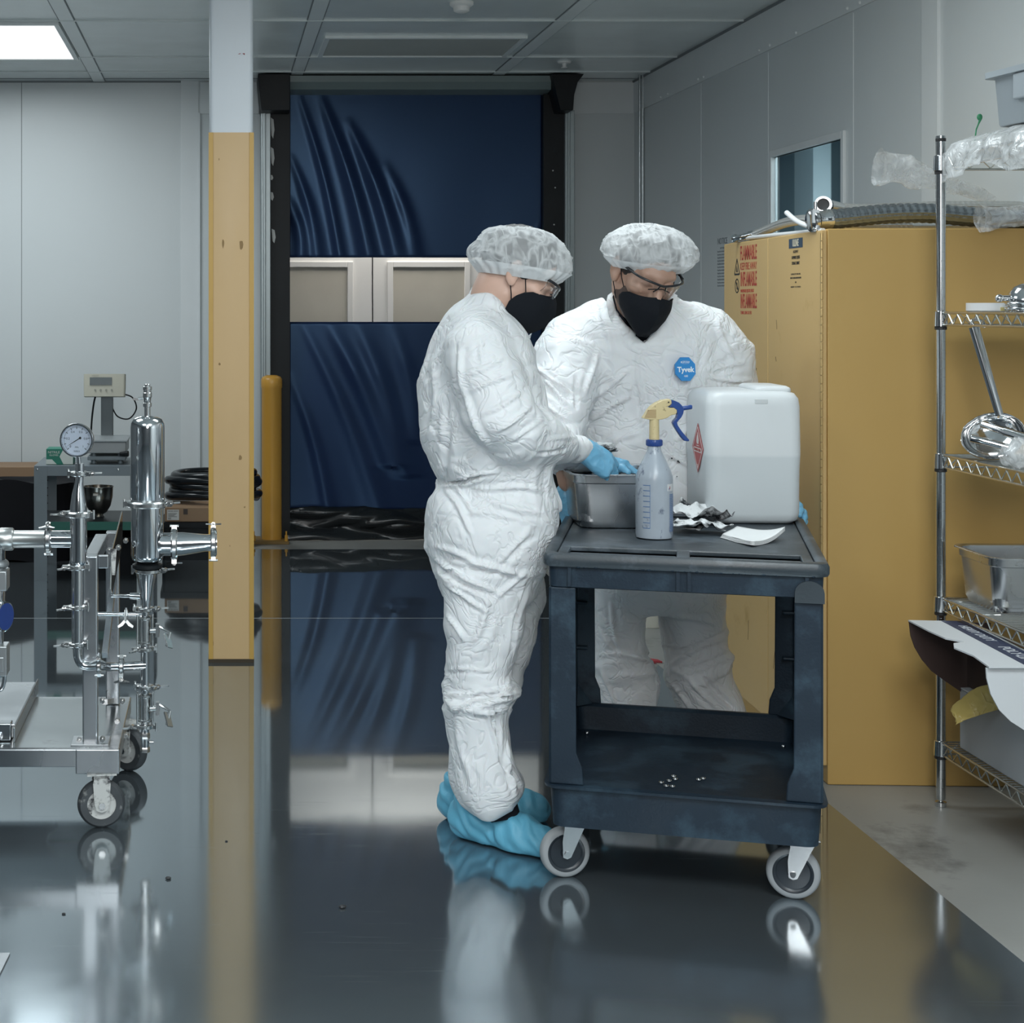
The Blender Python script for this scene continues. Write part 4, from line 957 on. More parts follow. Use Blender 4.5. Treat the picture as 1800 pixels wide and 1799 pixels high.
# nuts on the lower tray
nt_pos = ((1162, 1377), (1171, 1383), (1184, 1366), (1187, 1371), (1176, 1374), (1182, 1384), (1228, 1372), (1236, 1370))
def nut(px, py):
    c = onz(px, py, .1815); return MB().torus((c[0], c[1], .1835), .0052, .0022, n=12, m=8)
first = None
for i, (px, py) in enumerate(nt_pos):
    c = onz(px, py, .1815)
    if first is None:
        first = obj('steel_washer', nut(px, py), m_chr); o = first
    else:
        o = first.copy(); C.objects.link(o); o.location = (c[0], c[1], first.location.z)
    tag(o, ['small shiny steel washer on the lower cart tray, in the left scatter', 'small shiny steel washer on the lower cart tray, in the pair at right'][i > 5], 'washer', 'steel washers on the lower cart tray%s' % (' left' if i < 6 else ' right'))
# small canister and scrap on the floor far behind the cart
cx, cy = (1140-385)*7.35/FPX, 7.35
cn = thing('white_canister', 'small white plastic canister on the floor behind the man, seen through cart', 'canister', (cx, cy, 0))
obj('canister_body', MB().loft([rrect(.09, .09, .03, 5, z, cx, cy) for z in (0, .01, .15)]+[rrect(.06, .06, .025, 5, .19, cx, cy)]), mat('canister_white', (.62, .60, .53), .4), cn)
obj('canister_cap', MB().lathe([(.02, .19), (.02, .215)], 20, (cx, cy, 0)), m_wpl, cn)
c = onz(1152, 1163, .0); t = obj('red_scrap', MB().prism([(c[0]-.02, c[1]-.02), (c[0]+.02, c[1]-.03), (c[0]+.012, c[1]+.01), (c[0]-.015, c[1]+.03)], .0, .006, ax='z'), mat('red_scrap', (.35, .03, .04), .6)); tag(t, 'tiny red scrap on the floor between the man’s legs', 'scrap')
# ================================================================ ORGANIC SHAPES: signed-distance fields meshed with surface nets
class Field:
    def __init__(s, lo, hi, h):
        s.lo = np.array(lo, float); s.h = h; s.n = np.ceil((np.array(hi)-s.lo)/h).astype(int)+1
        s.D = np.full(s.n, 1.0, np.float32); s.ax = [s.lo[i]+h*np.arange(s.n[i]) for i in range(3)]
    def block(s, lo, hi, pad):
        sl = []; g = []
        for i in range(3):
            a = int(max(0, math.floor((lo[i]-pad-s.lo[i])/s.h))); b = int(min(s.n[i], math.ceil((hi[i]+pad-s.lo[i])/s.h)+1))
            if b <= a: return None, None
            sl.append(slice(a, b)); sh = [1, 1, 1]; sh[i] = -1; g.append(s.ax[i][a:b].reshape(sh))
        return tuple(sl), g
    def put(s, sl, d, k=.02, op='add'):
        A = s.D[sl]
        if op == 'add':
            h = np.clip(.5+.5*(A-d)/k, 0, 1); s.D[sl] = (A*(1-h)+d*h-k*h*(1-h)).astype(np.float32)
        else:
            nd = -d; h = np.clip(.5-.5*(A-nd)/k, 0, 1); s.D[sl] = (A*(1-h)+nd*h+k*h*(1-h)).astype(np.float32)
    def chain(s, pts, rad, k=.02, op='add'):
        for i in range(len(pts)-1):
            a, b = np.array(pts[i], float), np.array(pts[i+1], float); r = max(rad[i], rad[i+1])
            sl, g = s.block(np.minimum(a, b)-r, np.maximum(a, b)+r, .05)
            if sl is None: continue
            ba = b-a; L2 = float(ba@ba)+1e-12
            px, py, pz = g[0]-a[0], g[1]-a[1], g[2]-a[2]
            t = np.clip((px*ba[0]+py*ba[1]+pz*ba[2])/L2, 0, 1)
            d = np.sqrt((px-ba[0]*t)**2+(py-ba[1]*t)**2+(pz-ba[2]*t)**2)-(rad[i]*(1-t)+rad[i+1]*t)
            s.put(sl, d, k, op)
    def ell(s, c, r, k=.02, op='add', rot=None):
        m = max(r); sl, g = s.block(np.array(c)-m, np.array(c)+m, .04)
        if sl is None: return
        x, y, z = g[0]-c[0], g[1]-c[1], g[2]-c[2]
        if rot is not None:
            Q = rot.transposed(); x, y, z = Q[0][0]*x+Q[0][1]*y+Q[0][2]*z, Q[1][0]*x+Q[1][1]*y+Q[1][2]*z, Q[2][0]*x+Q[2][1]*y+Q[2][2]*z
        q = np.sqrt((x/r[0])**2+(y/r[1])**2+(z/r[2])**2); q2 = np.sqrt((x/r[0]**2)**2+(y/r[1]**2)**2+(z/r[2]**2)**2)+1e-6
        s.put(sl, q*(q-1)/q2, k, op)
    def stack(s, rows, k=.02, p=2.3, op='add'):
        """rows (z, cx, cy, a, b): elliptical sections at heights, smoothly joined"""
        rows = sorted(rows); zs = np.array([r[0] for r in rows]); V = np.array([r[1:] for r in rows])
        sl, g = s.block((min(V[:, 0]-V[:, 2]), min(V[:, 1]-V[:, 3]), zs[0]), (max(V[:, 0]+V[:, 2]), max(V[:, 1]+V[:, 3]), zs[-1]), .05)
        z = g[2].ravel(); zz = np.clip(z, zs[0], zs[-1]); m = np.gradient(V, zs, axis=0)
        i = np.clip(np.searchsorted(zs, zz)-1, 0, len(zs)-2); h = (zs[i+1]-zs[i])[:, None]; t = ((zz-zs[i])/(zs[i+1]-zs[i]))[:, None]
        W = (2*t**3-3*t**2+1)*V[i]+(t**3-2*t**2+t)*h*m[i]+(-2*t**3+3*t**2)*V[i+1]+(t**3-t**2)*h*m[i+1]
        cx, cy, a, b = [W[:, j].reshape(1, 1, -1) for j in range(4)]
        d = ((np.abs((g[0]-cx)/a)**p+np.abs((g[1]-cy)/b)**p)**(1/p)-1)*np.minimum(a, b)
        cap = np.maximum(zs[0]-g[2], g[2]-zs[-1])
        d = np.where(cap > 0, np.sqrt(np.maximum(d, 0)**2+cap**2)+np.minimum(d, 0)*0, np.maximum(d, cap))
        s.put(sl, d, k, op)
    def prismcut(s, poly, y0, y1, k=.004):
        """subtract a camera-facing polygon (x,z) prism between depths"""
        P = np.array(poly); sl, g = s.block((P[:, 0].min(), y0, P[:, 1].min()), (P[:, 0].max(), y1, P[:, 1].max()), .02)
        x, z = g[0][:, 0], g[2][:, 0]; x, z = np.broadcast_arrays(x, z); ins = np.zeros(x.shape, bool); dd = np.full(x.shape, 9.)
        for i in range(len(P)):
            a, b = P[i], P[(i+1) % len(P)]; e = b-a; t = np.clip(((x-a[0])*e[0]+(z-a[1])*e[1])/(e@e), 0, 1)
            dd = np.minimum(dd, np.hypot(x-a[0]-e[0]*t, z-a[1]-e[1]*t))
            c = ((a[1] > z) != (b[1] > z)) & (x < (b[0]-a[0])*(z-a[1])/(b[1]-a[1]+1e-12)+a[0]); ins ^= c
        d2 = np.where(ins, -dd, dd)[:, None, :]
        d = np.maximum(d2, np.maximum(y0-g[1], g[1]-y1)); s.put(sl, d, k, 'cut')
    def mesh(s, smooth=2):
        D = s.D; n = s.n; B = D < 0
        c = np.zeros(n-1, np.int8); off = [(i, j, k) for i in (0, 1) for j in (0, 1) for k in (0, 1)]
        S = lambda A, o: A[o[0]:n[0]-1+o[0], o[1]:n[1]-1+o[1], o[2]:n[2]-1+o[2]]
        for o in off: c += S(B, o)
        act = np.argwhere((c > 0) & (c < 8)); idx = np.full(n-1, -1, np.int64); idx[tuple(act.T)] = np.arange(len(act))
        sm = np.zeros((len(act), 3)); ct = np.zeros(len(act))
        for a in off:
            for ax in range(3):
                if a[ax]: continue
                b = list(a); b[ax] = 1
                da = D[tuple((act+a).T)]; db = D[tuple((act+b).T)]; x = (da < 0) != (db < 0)
                t = np.where(x, da/np.where(x, da-db, 1), 0); p = np.tile(np.array(a, float), (len(act), 1)); p[:, ax] += t
                sm += p*x[:, None]; ct += x
        V = s.lo+(act+sm/ct[:, None])*s.h; F = []
        for ax in range(3):
            u, v = [(1, 2), (2, 0), (0, 1)][ax]; e = [0, 0, 0]; e[ax] = 1
            hi = [slice(1, n[i]-1) for i in range(3)]; hi[ax] = slice(0, n[ax]-1); h2 = list(hi); h2[ax] = slice(1, n[ax])
            A, Bb = B[tuple(hi)], B[tuple(h2)]; q = np.argwhere(A != Bb)
            if not len(q): continue
            fl = A[tuple(q.T)]; base = q.copy(); base[:, u] += 1; base[:, v] += 1
            du = np.zeros(3, int); du[u] = 1; dv = np.zeros(3, int); dv[v] = 1
            a0, a1, a2, a3 = [idx[tuple(x.T)] for x in (base, base-du, base-du-dv, base-dv)]
            f = np.stack([a0, a1, a2, a3], 1); f[~fl] = f[~fl][:, ::-1]; F.append(f)
        F = np.concatenate(F); F = F[(F >= 0).all(1)]
        E = np.concatenate([F[:, [i, (i+1) % 4]] for i in range(4)])
        for _ in range(smooth):
            acc = np.zeros_like(V); w_ = np.zeros(len(V)); np.add.at(acc, E[:, 0], V[E[:, 1]]); np.add.at(w_, E[:, 0], 1)
            V = .45*V+.55*acc/np.maximum(w_, 1)[:, None]
        return V, F
def normals(V, F):
    a = np.cross(V[F[:, 2]]-V[F[:, 0]], V[F[:, 3]]-V[F[:, 1]]); N = np.zeros_like(V)
    for i in range(4): np.add.at(N, F[:, i], a)
    N /= np.linalg.norm(N, axis=1)[:, None]+1e-12
    return N
def np_obj(name, V, F, m, parent, M=None, label=None, subd=0):
    """object from arrays; vertices in world space unless M maps them there"""
    if M is not None:
        A = np.array(M); V = V@A[:3, :3].T+A[:3, 3]
    Mi = np.array(root_matrix(parent).inverted()); V = V@Mi[:3, :3].T+Mi[:3, 3]
    me = bpy.data.meshes.new(name); o = bpy.data.objects.new(name, me); C.objects.link(o); o.parent = parent
    me.vertices.add(len(V)); me.vertices.foreach_set('co', V.astype(np.float32).ravel())
    if isinstance(F, np.ndarray):
        me.loops.add(F.size); me.loops.foreach_set('vertex_index', F.astype(np.int32).ravel())
        me.polygons.add(len(F)); me.polygons.foreach_set('loop_start', np.arange(0, F.size, 4, dtype=np.int32)); me.polygons.foreach_set('use_smooth', np.ones(len(F), bool))
    me.update(calc_edges=True); me.validate(); me.materials.append(m)
    if label: o['label'] = label
    if subd: b = o.modifiers.new('s', 'SUBSURF'); b.levels = subd; b.render_levels = subd
    return o
def crumple(V, N, bones, a1=.006, a2=.003, a3=.0015, s1=7., s2=17., seed=0):
    """crisp non-woven cloth: pillows between sharp creases, squashed along the nearest limb so folds cross it"""
    B = [(Vector(a), Vector(b)-Vector(a), k, amp) for a, b, k, amp in bones]; out = np.zeros(len(V)); sv = Vector((seed, seed*.37, 0))
    for i in range(len(V)):
        p = Vector(V[i]); best = 9
        for a, d, k, amp in B:
            t = max(0, min(1, (p-a).dot(d)/d.length_squared)); q = (p-a-d*t).length
            if q < best: best = q; bd = d; bk = k; ba = amp
        u = bd.normalized(); q = p+u*p.dot(u)*(bk-1)+sv
        q = q+noise.noise_vector(q*4)*.06
        v1 = noise.voronoi(q*s1)[0]; v2 = noise.voronoi(q*s2+Vector((7, 3, 1)))[0]
        r = 1-abs(noise.noise(q*s1*1.3))*2
        out[i] = ba*(a1*(min(1, (v1[1]-v1[0])*1.7)-.5)+a2*(min(1, (v2[1]-v2[0])*1.7)-.5)+a1*.7*(max(0, r)**3)+a3*noise.noise(q*s2*2.2))
    return V+N*out[:, None]
def line_folds(V, N, lines, front=.25):
    """photographed folds: ridges along line segments, given as image points of the figure's camera side"""
    px = 385+FPX*V[:, 0]/V[:, 1]; py = 541-FPX*(V[:, 2]-EYE)/V[:, 1]; d = np.zeros(len(V)); f = np.clip((front-N[:, 1])/.4, 0, 1)
    for (x0, y0, x1, y1, w_, amp) in lines:
        w_ *= .64; amp *= 1.15
        e = np.array([x1-x0, y1-y0], float); L = np.hypot(*e); e /= L
        rx, ry = px-x0, py-y0; t = rx*e[0]+ry*e[1]; s = rx*-e[1]+ry*e[0]+3*np.sin(t*.05+x0)
        fd = np.clip(np.minimum(t, L-t)/(.25*L)+.15, 0, 1)
        d += amp*fd*(np.exp(-(s/w_)**2)-.55*np.exp(-((s-1.7*w_)/w_)**2)-.25*np.exp(-((s+1.9*w_)/w_)**2))
    return V+N*(d*f)[:, None]
# ================================================================ PEOPLE
def tyvek(name):
    m = mat(name, (.76, .775, .79), .6, var=.03, scale=5)
    nt = m.node_tree; L = nt.links.new; b = nt.nodes['Principled BSDF']
    tc = nt.nodes.new('ShaderNodeTexCoord'); n = nt.nodes.new('ShaderNodeTexNoise'); n.inputs['Scale'].default_value = 9; n.inputs['Detail'].default_value = 2; n.inputs['Distortion'].default_value = 1.5
    L(tc.outputs['Object'], n.inputs[0])
    v = nt.nodes.new('ShaderNodeTexVoronoi'); v.feature = 'DISTANCE_TO_EDGE'; v.inputs['Scale'].default_value = 10
    ad = nt.nodes.new('ShaderNodeVectorMath'); ad.operation = 'MULTIPLY_ADD'; ad.inputs[1].default_value = (.25, .25, .25); L(n.outputs[1], ad.inputs[0]); L(tc.outputs['Object'], ad.inputs[2]); L(ad.outputs[0], v.inputs['Vector'])
    mr = nt.nodes.new('ShaderNodeMapRange'); mr.inputs[1].default_value = 0; mr.inputs[2].default_value = .14; L(v.outputs[0], mr.inputs[0])
    mu = nt.nodes.new('ShaderNodeMath'); mu.operation = 'ADD'; L(mr.outputs[0], mu.inputs[0]); L(n.outputs[0], mu.inputs[1])
    bp = nt.nodes.new('ShaderNodeBump'); bp.inputs['Strength'].default_value = .38; bp.inputs['Distance'].default_value = .006; L(mu.outputs[0], bp.inputs['Height']); L(bp.outputs[0], b.inputs['Normal'])
    b.inputs['Subsurface Weight'].default_value = .08; b.inputs['Subsurface Scale'].default_value = .02
    return m
m_ty = tyvek('white_coverall')
m_skin1 = mat('skin_light', (.60, .385, .30), .45, var=.08, scale=30, bump=.15, bscale=300, bdist=.0006, sss=.12)
m_skin2 = mat('skin_tan', (.44, .27, .20), .45, var=.10, scale=30, bump=.15, bscale=300, bdist=.0006, sss=.12)
m_hair = mat('dark_hair', (.018, .015, .014), .5, var=.5, scale=60, bump=.8, bscale=220, stretch=(1, .3, 1))
m_beard = mat('beard_stubble', (.085, .055, .045), .6, var=.6, scale=300, bump=.6, bscale=500)
m_mask = mat('black_mask', (.008, .010, .014), .85, spec=.2, var=.2, bump=.15, bscale=300)
m_tee = mat('black_tee', (.008, .010, .015), .85, spec=.2, var=.2, bump=.2, bscale=90)
m_glove = mat('blue_nitrile', (.16, .42, .62), .38, var=.08, bump=.35, bscale=45, bdist=.003)
m_cover = mat('blue_shoe_cover', (.13, .43, .60), .5, var=.12, scale=12, bump=.7, bscale=26, stretch=(1.6, 1.6, .5), bdist=.006)
m_frame_b = mat('black_glasses_frame', (.012, .013, .016), .25)
m_lens = mat('clear_lens', (.93, .97, 1), .03, trans=1, ior=1.12, alpha=.55)
def netmat():
    m = bpy.data.materials.new('white_hair_net'); m.use_nodes = True; nt = m.node_tree; L = nt.links.new
    b = nt.nodes['Principled BSDF']; b.inputs['Base Color'].default_value = (.84, .86, .87, 1); b.inputs['Roughness'].default_value = .7
    tc = nt.nodes.new('ShaderNodeTexCoord'); n = nt.nodes.new('ShaderNodeTexNoise'); n.inputs['Scale'].default_value = 8; n.inputs['Detail'].default_value = 2.5; n.inputs['Distortion'].default_value = 1.2
    mpn = nt.nodes.new('ShaderNodeMapping'); mpn.inputs['Scale'].default_value = (2.6, .9, .8); mpn.inputs['Rotation'].default_value = (.3, .35, .5); L(tc.outputs['Object'], mpn.inputs[0]); L(mpn.outputs[0], n.inputs[0])
    ma = nt.nodes.new('ShaderNodeMath'); ma.operation = 'SUBTRACT'; ma.inputs[1].default_value = .5; L(n.outputs[0], ma.inputs[0])
    ab = nt.nodes.new('ShaderNodeMath'); ab.operation = 'ABSOLUTE'; L(ma.outputs[0], ab.inputs[0])
    mr = nt.nodes.new('ShaderNodeMapRange'); mr.inputs[1].default_value = 0; mr.inputs[2].default_value = .11; mr.inputs[3].default_value = .60; mr.inputs[4].default_value = .32
    nb = nt.nodes.new('ShaderNodeTexNoise'); nb.inputs['Scale'].default_value = 17; nb.inputs['Detail'].default_value = 1; nb.inputs['Distortion'].default_value = 1.0; L(tc.outputs['Object'], nb.inputs[0])
    mb_ = nt.nodes.new('ShaderNodeMath'); mb_.operation = 'SUBTRACT'; mb_.inputs[1].default_value = .5; L(nb.outputs[0], mb_.inputs[0])
    ab2 = nt.nodes.new('ShaderNodeMath'); ab2.operation = 'ABSOLUTE'; L(mb_.outputs[0], ab2.inputs[0])
    mn = nt.nodes.new('ShaderNodeMath'); mn.operation = 'MINIMUM'; L(ab.outputs[0], mn.inputs[0]); L(ab2.outputs[0], mn.inputs[1])
    L(mn.outputs[0], mr.inputs[0])
    # thicker when seen edge-on, as a veil is
    lw = nt.nodes.new('ShaderNodeLayerWeight'); lw.inputs[0].default_value = .18
    mx = nt.nodes.new('ShaderNodeMath'); mx.operation = 'MAXIMUM'; L(mr.outputs[0], mx.inputs[0]); L(lw.outputs[1], mx.inputs[1]); L(mx.outputs[0], b.inputs['Alpha'])
    bp = nt.nodes.new('ShaderNodeBump'); bp.inputs['Strength'].default_value = .7; bp.inputs['Distance'].default_value = .006; L(mr.outputs[0], bp.inputs['Height']); L(bp.outputs[0], b.inputs['Normal'])
    return m
m_net = netmat()

def head_matrix(px, py, Y, yaw, pitch, roll, sc):
    """head frame: +y face, +z crown; yaw 0 faces +X of the room"""
    o = at(px, py, Y)
    Rm = Matrix.Rotation(yaw, 4, 'Z') @ Matrix.Rotation(-PI/2, 4, 'Z')   # face along +X, then yaw
    Rm = Rm @ Matrix.Rotation(-pitch, 4, 'X') @ Matrix.Rotation(roll, 4, 'Y')
    return Matrix.Translation(o) @ Rm @ Matrix.Scale(sc, 4)
def head_field(neck_end, neck_r):
    f = Field((-.115, -.18, -.24), (.115, .15, .135), .0034)
    f.ell((0, -.012, .032), (.074, .096, .083), .02)
    f.ell((0, .028, -.040), (.057, .064, .076), .03)
    f.chain([(-.05, .0, -.065), (-.03, .05, -.094), (0, .066, -.098), (.03, .05, -.094), (.05, .0, -.065)], [.016, .016, .02, .016, .016], .02)
    f.chain([(-.036, .074, .024), (0, .082, .022), (.036, .074, .024)], [.011, .012, .011], .015)
    f.ell((-.040, .060, -.020), (.022, .022, .018), .02); f.ell((.040, .060, -.020), (.022, .022, .018), .02)
    for s in (-1, 1): f.ell((s*.031, .094, .003), (.017, .013, .011), .012, 'cut')
    for s in (-1, 1): f.ell((s*.030, .076, .002), (.0125, .012, .0115), .004); f.chain([(s*.018, .086, .0), (s*.030, .090, .0055), (s*.042, .081, .001)], [.003, .0035, .003], .005)
    f.chain([(0, .086, .012), (0, .100, -.014), (0, .107, -.028)], [.007, .009, .0115], .010)
    for s in (-1, 1): f.ell((s*.012, .094, -.031), (.008, .010, .007), .006)
    f.chain([(-.020, .084, -.056), (0, .093, -.054), (.020, .084, -.056)], [.004, .006, .004], .005)
    f.chain([(-.018, .084, -.064), (0, .092, -.066), (.018, .084, -.064)], [.004, .0065, .004], .005)
    for s in (-1, 1):
        rt = Matrix.Rotation(s*R(20), 3, 'Z')
        f.ell((s*.079, -.012, -.004), (.007, .020, .033), .006, rot=rt); f.ell((s*.086, -.008, .0), (.005, .012, .021), .004, 'cut', rt)
        f.ell((s*.078, -.004, -.030), (.007, .010, .012), .006)
    n0 = np.array((0, -.03, -.05)); f.chain([tuple(n0), tuple((n0+np.array(neck_end))/2), neck_end], [neck_r*1.02, neck_r, neck_r*1.08], .03)
    return f
def make_head(root, M, skin, neck_end, neck_r, extra, name_body='body', hairline=None):
    f = head_field(neck_end, neck_r); V, F = f.mesh(2)
    A = np.array(M); Vw = V@A[:3, :3].T+A[:3, 3]
    Vs, Fs = [Vw], [F]; n = len(Vw)
    for (v2, f2) in extra: Vs.append(v2); Fs.append(f2+n); n += len(v2)
    np_obj(name_body, np.concatenate(Vs), np.concatenate(Fs), skin, root)
    # hair cap
    g = Field((-.1, -.13, -.08), (.1, .11, .14), .0042)
    g.ell((0, -.012, .034), (.079, .101, .088), .01)
    g.ell((0, .13, -.045), (.2, .10, .125), .012, 'cut'); g.ell((0, .02, -.12), (.2, .085, .10), .015, 'cut'); g.ell((0, -.09, -.122), (.2, .10, .055), .01, 'cut')
    V, F = g.mesh(1); N = normals(V, F); V = V+N*np.array([[.003*noise.noise(Vector(p)*90)] for p in V])
    np_obj('hair', V, F, m_hair, root, M)
def make_mask(root, M, narrow=False):
    Cc = [(0, .110, -.004), (0, .126, -.020), (0, .137, -.048), (0, .130, -.085), (0, .108, -.118), (0, .076, -.136)]
    Ee = [(.066, .056, -.026), (.073, .036, -.038), (.075, .022, -.056), (.074, .014, -.075), (.066, .016, -.100), (.034, .036, -.134)]
    if narrow:
        Cc = [(0, .112, -.020), (0, .128, -.034), (0, .139, -.058), (0, .134, -.090), (0, .119, -.120), (0, .096, -.142)]
        Ee = [(.063, .070, -.034), (.070, .048, -.046), (.070, .038, -.062), (.061, .042, -.086), (.042, .058, -.112), (.014, .082, -.138)]
    mb = MB()
    def f(u, v):
        s = -1 if u < .5 else 1; a = abs(u-.5)*2; q = v*5; i = min(4, int(q)); t = q-i
        c = Vector(Cc[i]).lerp(Vector(Cc[i+1]), t); e = Vector(Ee[i]).lerp(Vector(Ee[i+1]), t)
        p = c.lerp(e, a); p.x += .016*math.sin(a*PI)*math.sin(v*PI*.8+.3); p.y += .013*math.sin(a*PI)
        p.y += .0015*noise.noise(Vector((u*9, v*7, 0)))
        return M @ Vector((s*p.x, p.y, p.z))
    mb.grid(f, 36, 26); o = obj('face_mask', mb, m_mask, root, solid=.0022)
    mb = MB(); mb.tube([M @ Vector((x, y+.001, z)) for x, y, z in ((-.03, .097, -.008), (-.012, .108, .001), (0, .111, .004), (.012, .108, .001), (.03, .097, -.008))], .0016, 8)
    obj('nose_wire', mb, m_mask, o)
    for s in (-1, 1):
        mb = MB(); mb.tube([M @ Vector((s*x, y, z)) for x, y, z in ((.066, .040, -.036), (.075, .026, -.014), (.080, .008, .014), (.081, -.010, .028), (.082, -.024, .018))], .0019, 8, flat=.6)
        mb.tube([M @ Vector((s*x, y, z)) for x, y, z in ((.067, .022, -.078), (.073, .010, -.058), (.080, -.006, -.036), (.083, -.018, -.026), (.084, -.026, -.010))], .0019, 8, flat=.6)
        obj('ear_loop', mb, m_mask, o)
    return o
def make_glasses(root, M, cream=False):
    def P(*a): return M @ Vector(a)
    mb = MB(); br = smooth_path([(-.072, .062, .020), (-.060, .090, .020), (-.034, .108, .018), (-.010, .112, .014), (0, .113, .013), (.010, .112, .014), (.034, .108, .018), (.060, .090, .020), (.072, .062, .020)], 6)
    mb.tube([P(*q) for q in br], .0036, 10)
    for s in (-1, 1):
        mb.tube([P(s*.008, .112, .012), P(s*.011, .110, .002), P(s*.017, .104, -.010)], .0022, 8)
    o = obj('safety_glasses', mb, m_frame_b, root)
    for s in (-1, 1):
        def f(u, v, s=s):
            a = u; x = .010+.056*a; yb = .112-.040*a**2.0; top = .016+.004*a
            low = -.026*math.sin(min(1, .28+a*.95)*PI*.86)-.004
            z = top+(low-top)*v; return P(s*x, yb-.004*math.sin(v*PI)*-1-.004*v, z)
        obj('lens', MB().grid(f, 16, 12), m_lens, o, solid=.0014)
        mb = MB().tube([P(s*x, y, z) for x, y, z in ((.071, .066, .021), (.077, .040, .020), (.080, .010, .016), (.081, -.015, .010))], [.0075 if cream else .0048, .006 if cream else .0042, .0032, .003], 10, flat=.5)
        tpn = obj('temple', mb, m_frame_b, o)
        if cream: obj('temple_pad', MB().tube([P(s*.0735, .064, .0205), P(s*.0775, .048, .0195)], .0052, 10, flat=.7), mat('cream_temple', (.42, .31, .22), .4), tpn)
    return o
def make_net(root, c, ax, ay, ct, cb, tilt, seed, front=0., hem=.74, lug=None):
    """bouffant cap: ellipsoid veil with gathered hem; c world centre, ax along X, ay along Y, ct/cb up/down"""
    Mx = Matrix.Translation(c) @ tilt; mb = MB(); n, m = 150, 46; rings = []
    for i in range(1, m+1):
        ph = PI*.70*i/m; ring = []
        for k_ in range(n):
            th = 2*PI*k_/n; s, co = math.sin(ph), math.cos(ph)
            v = Vector((s*math.cos(th), s*math.sin(th), co))
            rr = 1+.05*noise.noise(v*2.0+Vector((seed, 0, 0)))
            pl = max(0, (ph-.9)/1.3); rr += pl*.030*math.sin(th*23+3*noise.noise(v*3+Vector((0, seed, 0))))+.035*pl*noise.noise(Vector((th*4, ph*2, seed)))
            cr_ = noise.noise(Vector((math.cos(th)*2.6+seed, math.sin(th)*2.6, ph*2.2))); rr += .03*max(0, 1-abs(cr_)*7)
            cr2 = noise.noise(v*5.5+Vector((seed, 4, 2))); rr += .012*max(0, 1-abs(cr2)*6)
            q = 1.0
            if ph > PI/2:
                t = (ph-PI/2)/(PI*.2); q = 1-(1-hem)*t**1.6; s2 = 1.0
                p = Vector((math.cos(th)*ax*q*rr, math.sin(th)*ay*q*rr, -cb*t))
            else: p = Vector((v.x*ax*rr, v.y*ay*rr, v.z*ct*rr))
            ring.append(tuple(Mx @ p))
        rings.append(ring)
    mb.loft(rings, True, False); o_c = Vector(c)
    o = obj('hair_net', mb, m_net, root)
    hb = MB(); hb.loft([[tuple(o_c+(Vector(p)-o_c)*1.012) for p in r_] for r_ in rings[-9:]], False, False)
    obj('gathered_hem', hb, mat('hair_net_hem', (.80, .82, .83), .7, alpha=.72, bump=.6, bscale=60, bdist=.003), o)
    return o
def hand(root, o, ydir, zdir, side, curl, sc=1., spread=.0, nm='glove', m=None, thumb=.6):
    """glove: o wrist, ydir towards fingers, zdir back of the hand; side +1 puts the thumb at +x"""
    Y_ = Vector(ydir).normalized(); Z_ = Vector(zdir); Z_ = (Z_-Y_*Z_.dot(Y_)).normalized(); X_ = Y_.cross(Z_)
    M = Matrix(((X_.x, Y_.x, Z_.x, o[0]), (X_.y, Y_.y, Z_.y, o[1]), (X_.z, Y_.z, Z_.z, o[2]), (0, 0, 0, 1))) @ Matrix.Scale(sc, 4)
    f = Field((-.10, -.05, -.11), (.10, .20, .05), .0028)
    f.chain([(0, -.012, 0), (0, 0, 0), (0, .03, .001)], [.026, .026, .026], .02)
    for x, y, r in ((-.030, .080, .013), (-.010, .088, .014), (.011, .088, .0145), (.031, .082, .0145)): f.chain([(x*.55, .02, 0), (x, y, 0)], [.018, r], .012)
    f.ell((0, .055, -.002), (.040, .036, .015), .012)
    base = [(.031, .085, .037, .024, .021, .0098), (.011, .092, .041, .027, .022, .0102), (-.010, .091, .038, .025, .021, .0098), (-.029, .083, .030, .019, .018, .0088)]
    for i, (x, y, l1, l2, l3, r) in enumerate(base):
        c = curl[i] if isinstance(curl, (list, tuple)) else curl; p = np.array((x*side, y, 0.)); pts = [p]; a = 0; sp = spread*(1.5-i)*side
        for l, w_ in ((l1, .8), (l2, 1.0), (l3, .75)):
            a += c*w_; p = p+np.array((math.sin(sp)*l*math.cos(a), math.cos(a)*l, -math.sin(a)*l)); pts.append(p)
        f.chain([tuple(q) for q in pts], [r*1.08, r, r*.95, r*.8], .004)
    t0 = np.array((side*.026, .022, -.006)); pts = [t0]; a = thumb
    for l, da in ((.040, 0), (.030, .35), (.024, .3)):
        pts.append(pts[-1]+np.array((side*math.cos(a)*l*.62, l*.70, -math.sin(a)*l*.65))); a += da
    f.chain([tuple(q) for q in pts], [.017, .0135, .0115, .0095], .008)
    V, F = f.mesh(1); N = normals(V, F)
    V = V+N*np.array([[.0011*noise.noise(Vector(p)*70)+.0012*max(0, 1-abs(noise.noise(Vector(p)*38))*5)] for p in V])
    return np_obj(nm, V, F, m or m_glove, root, M)
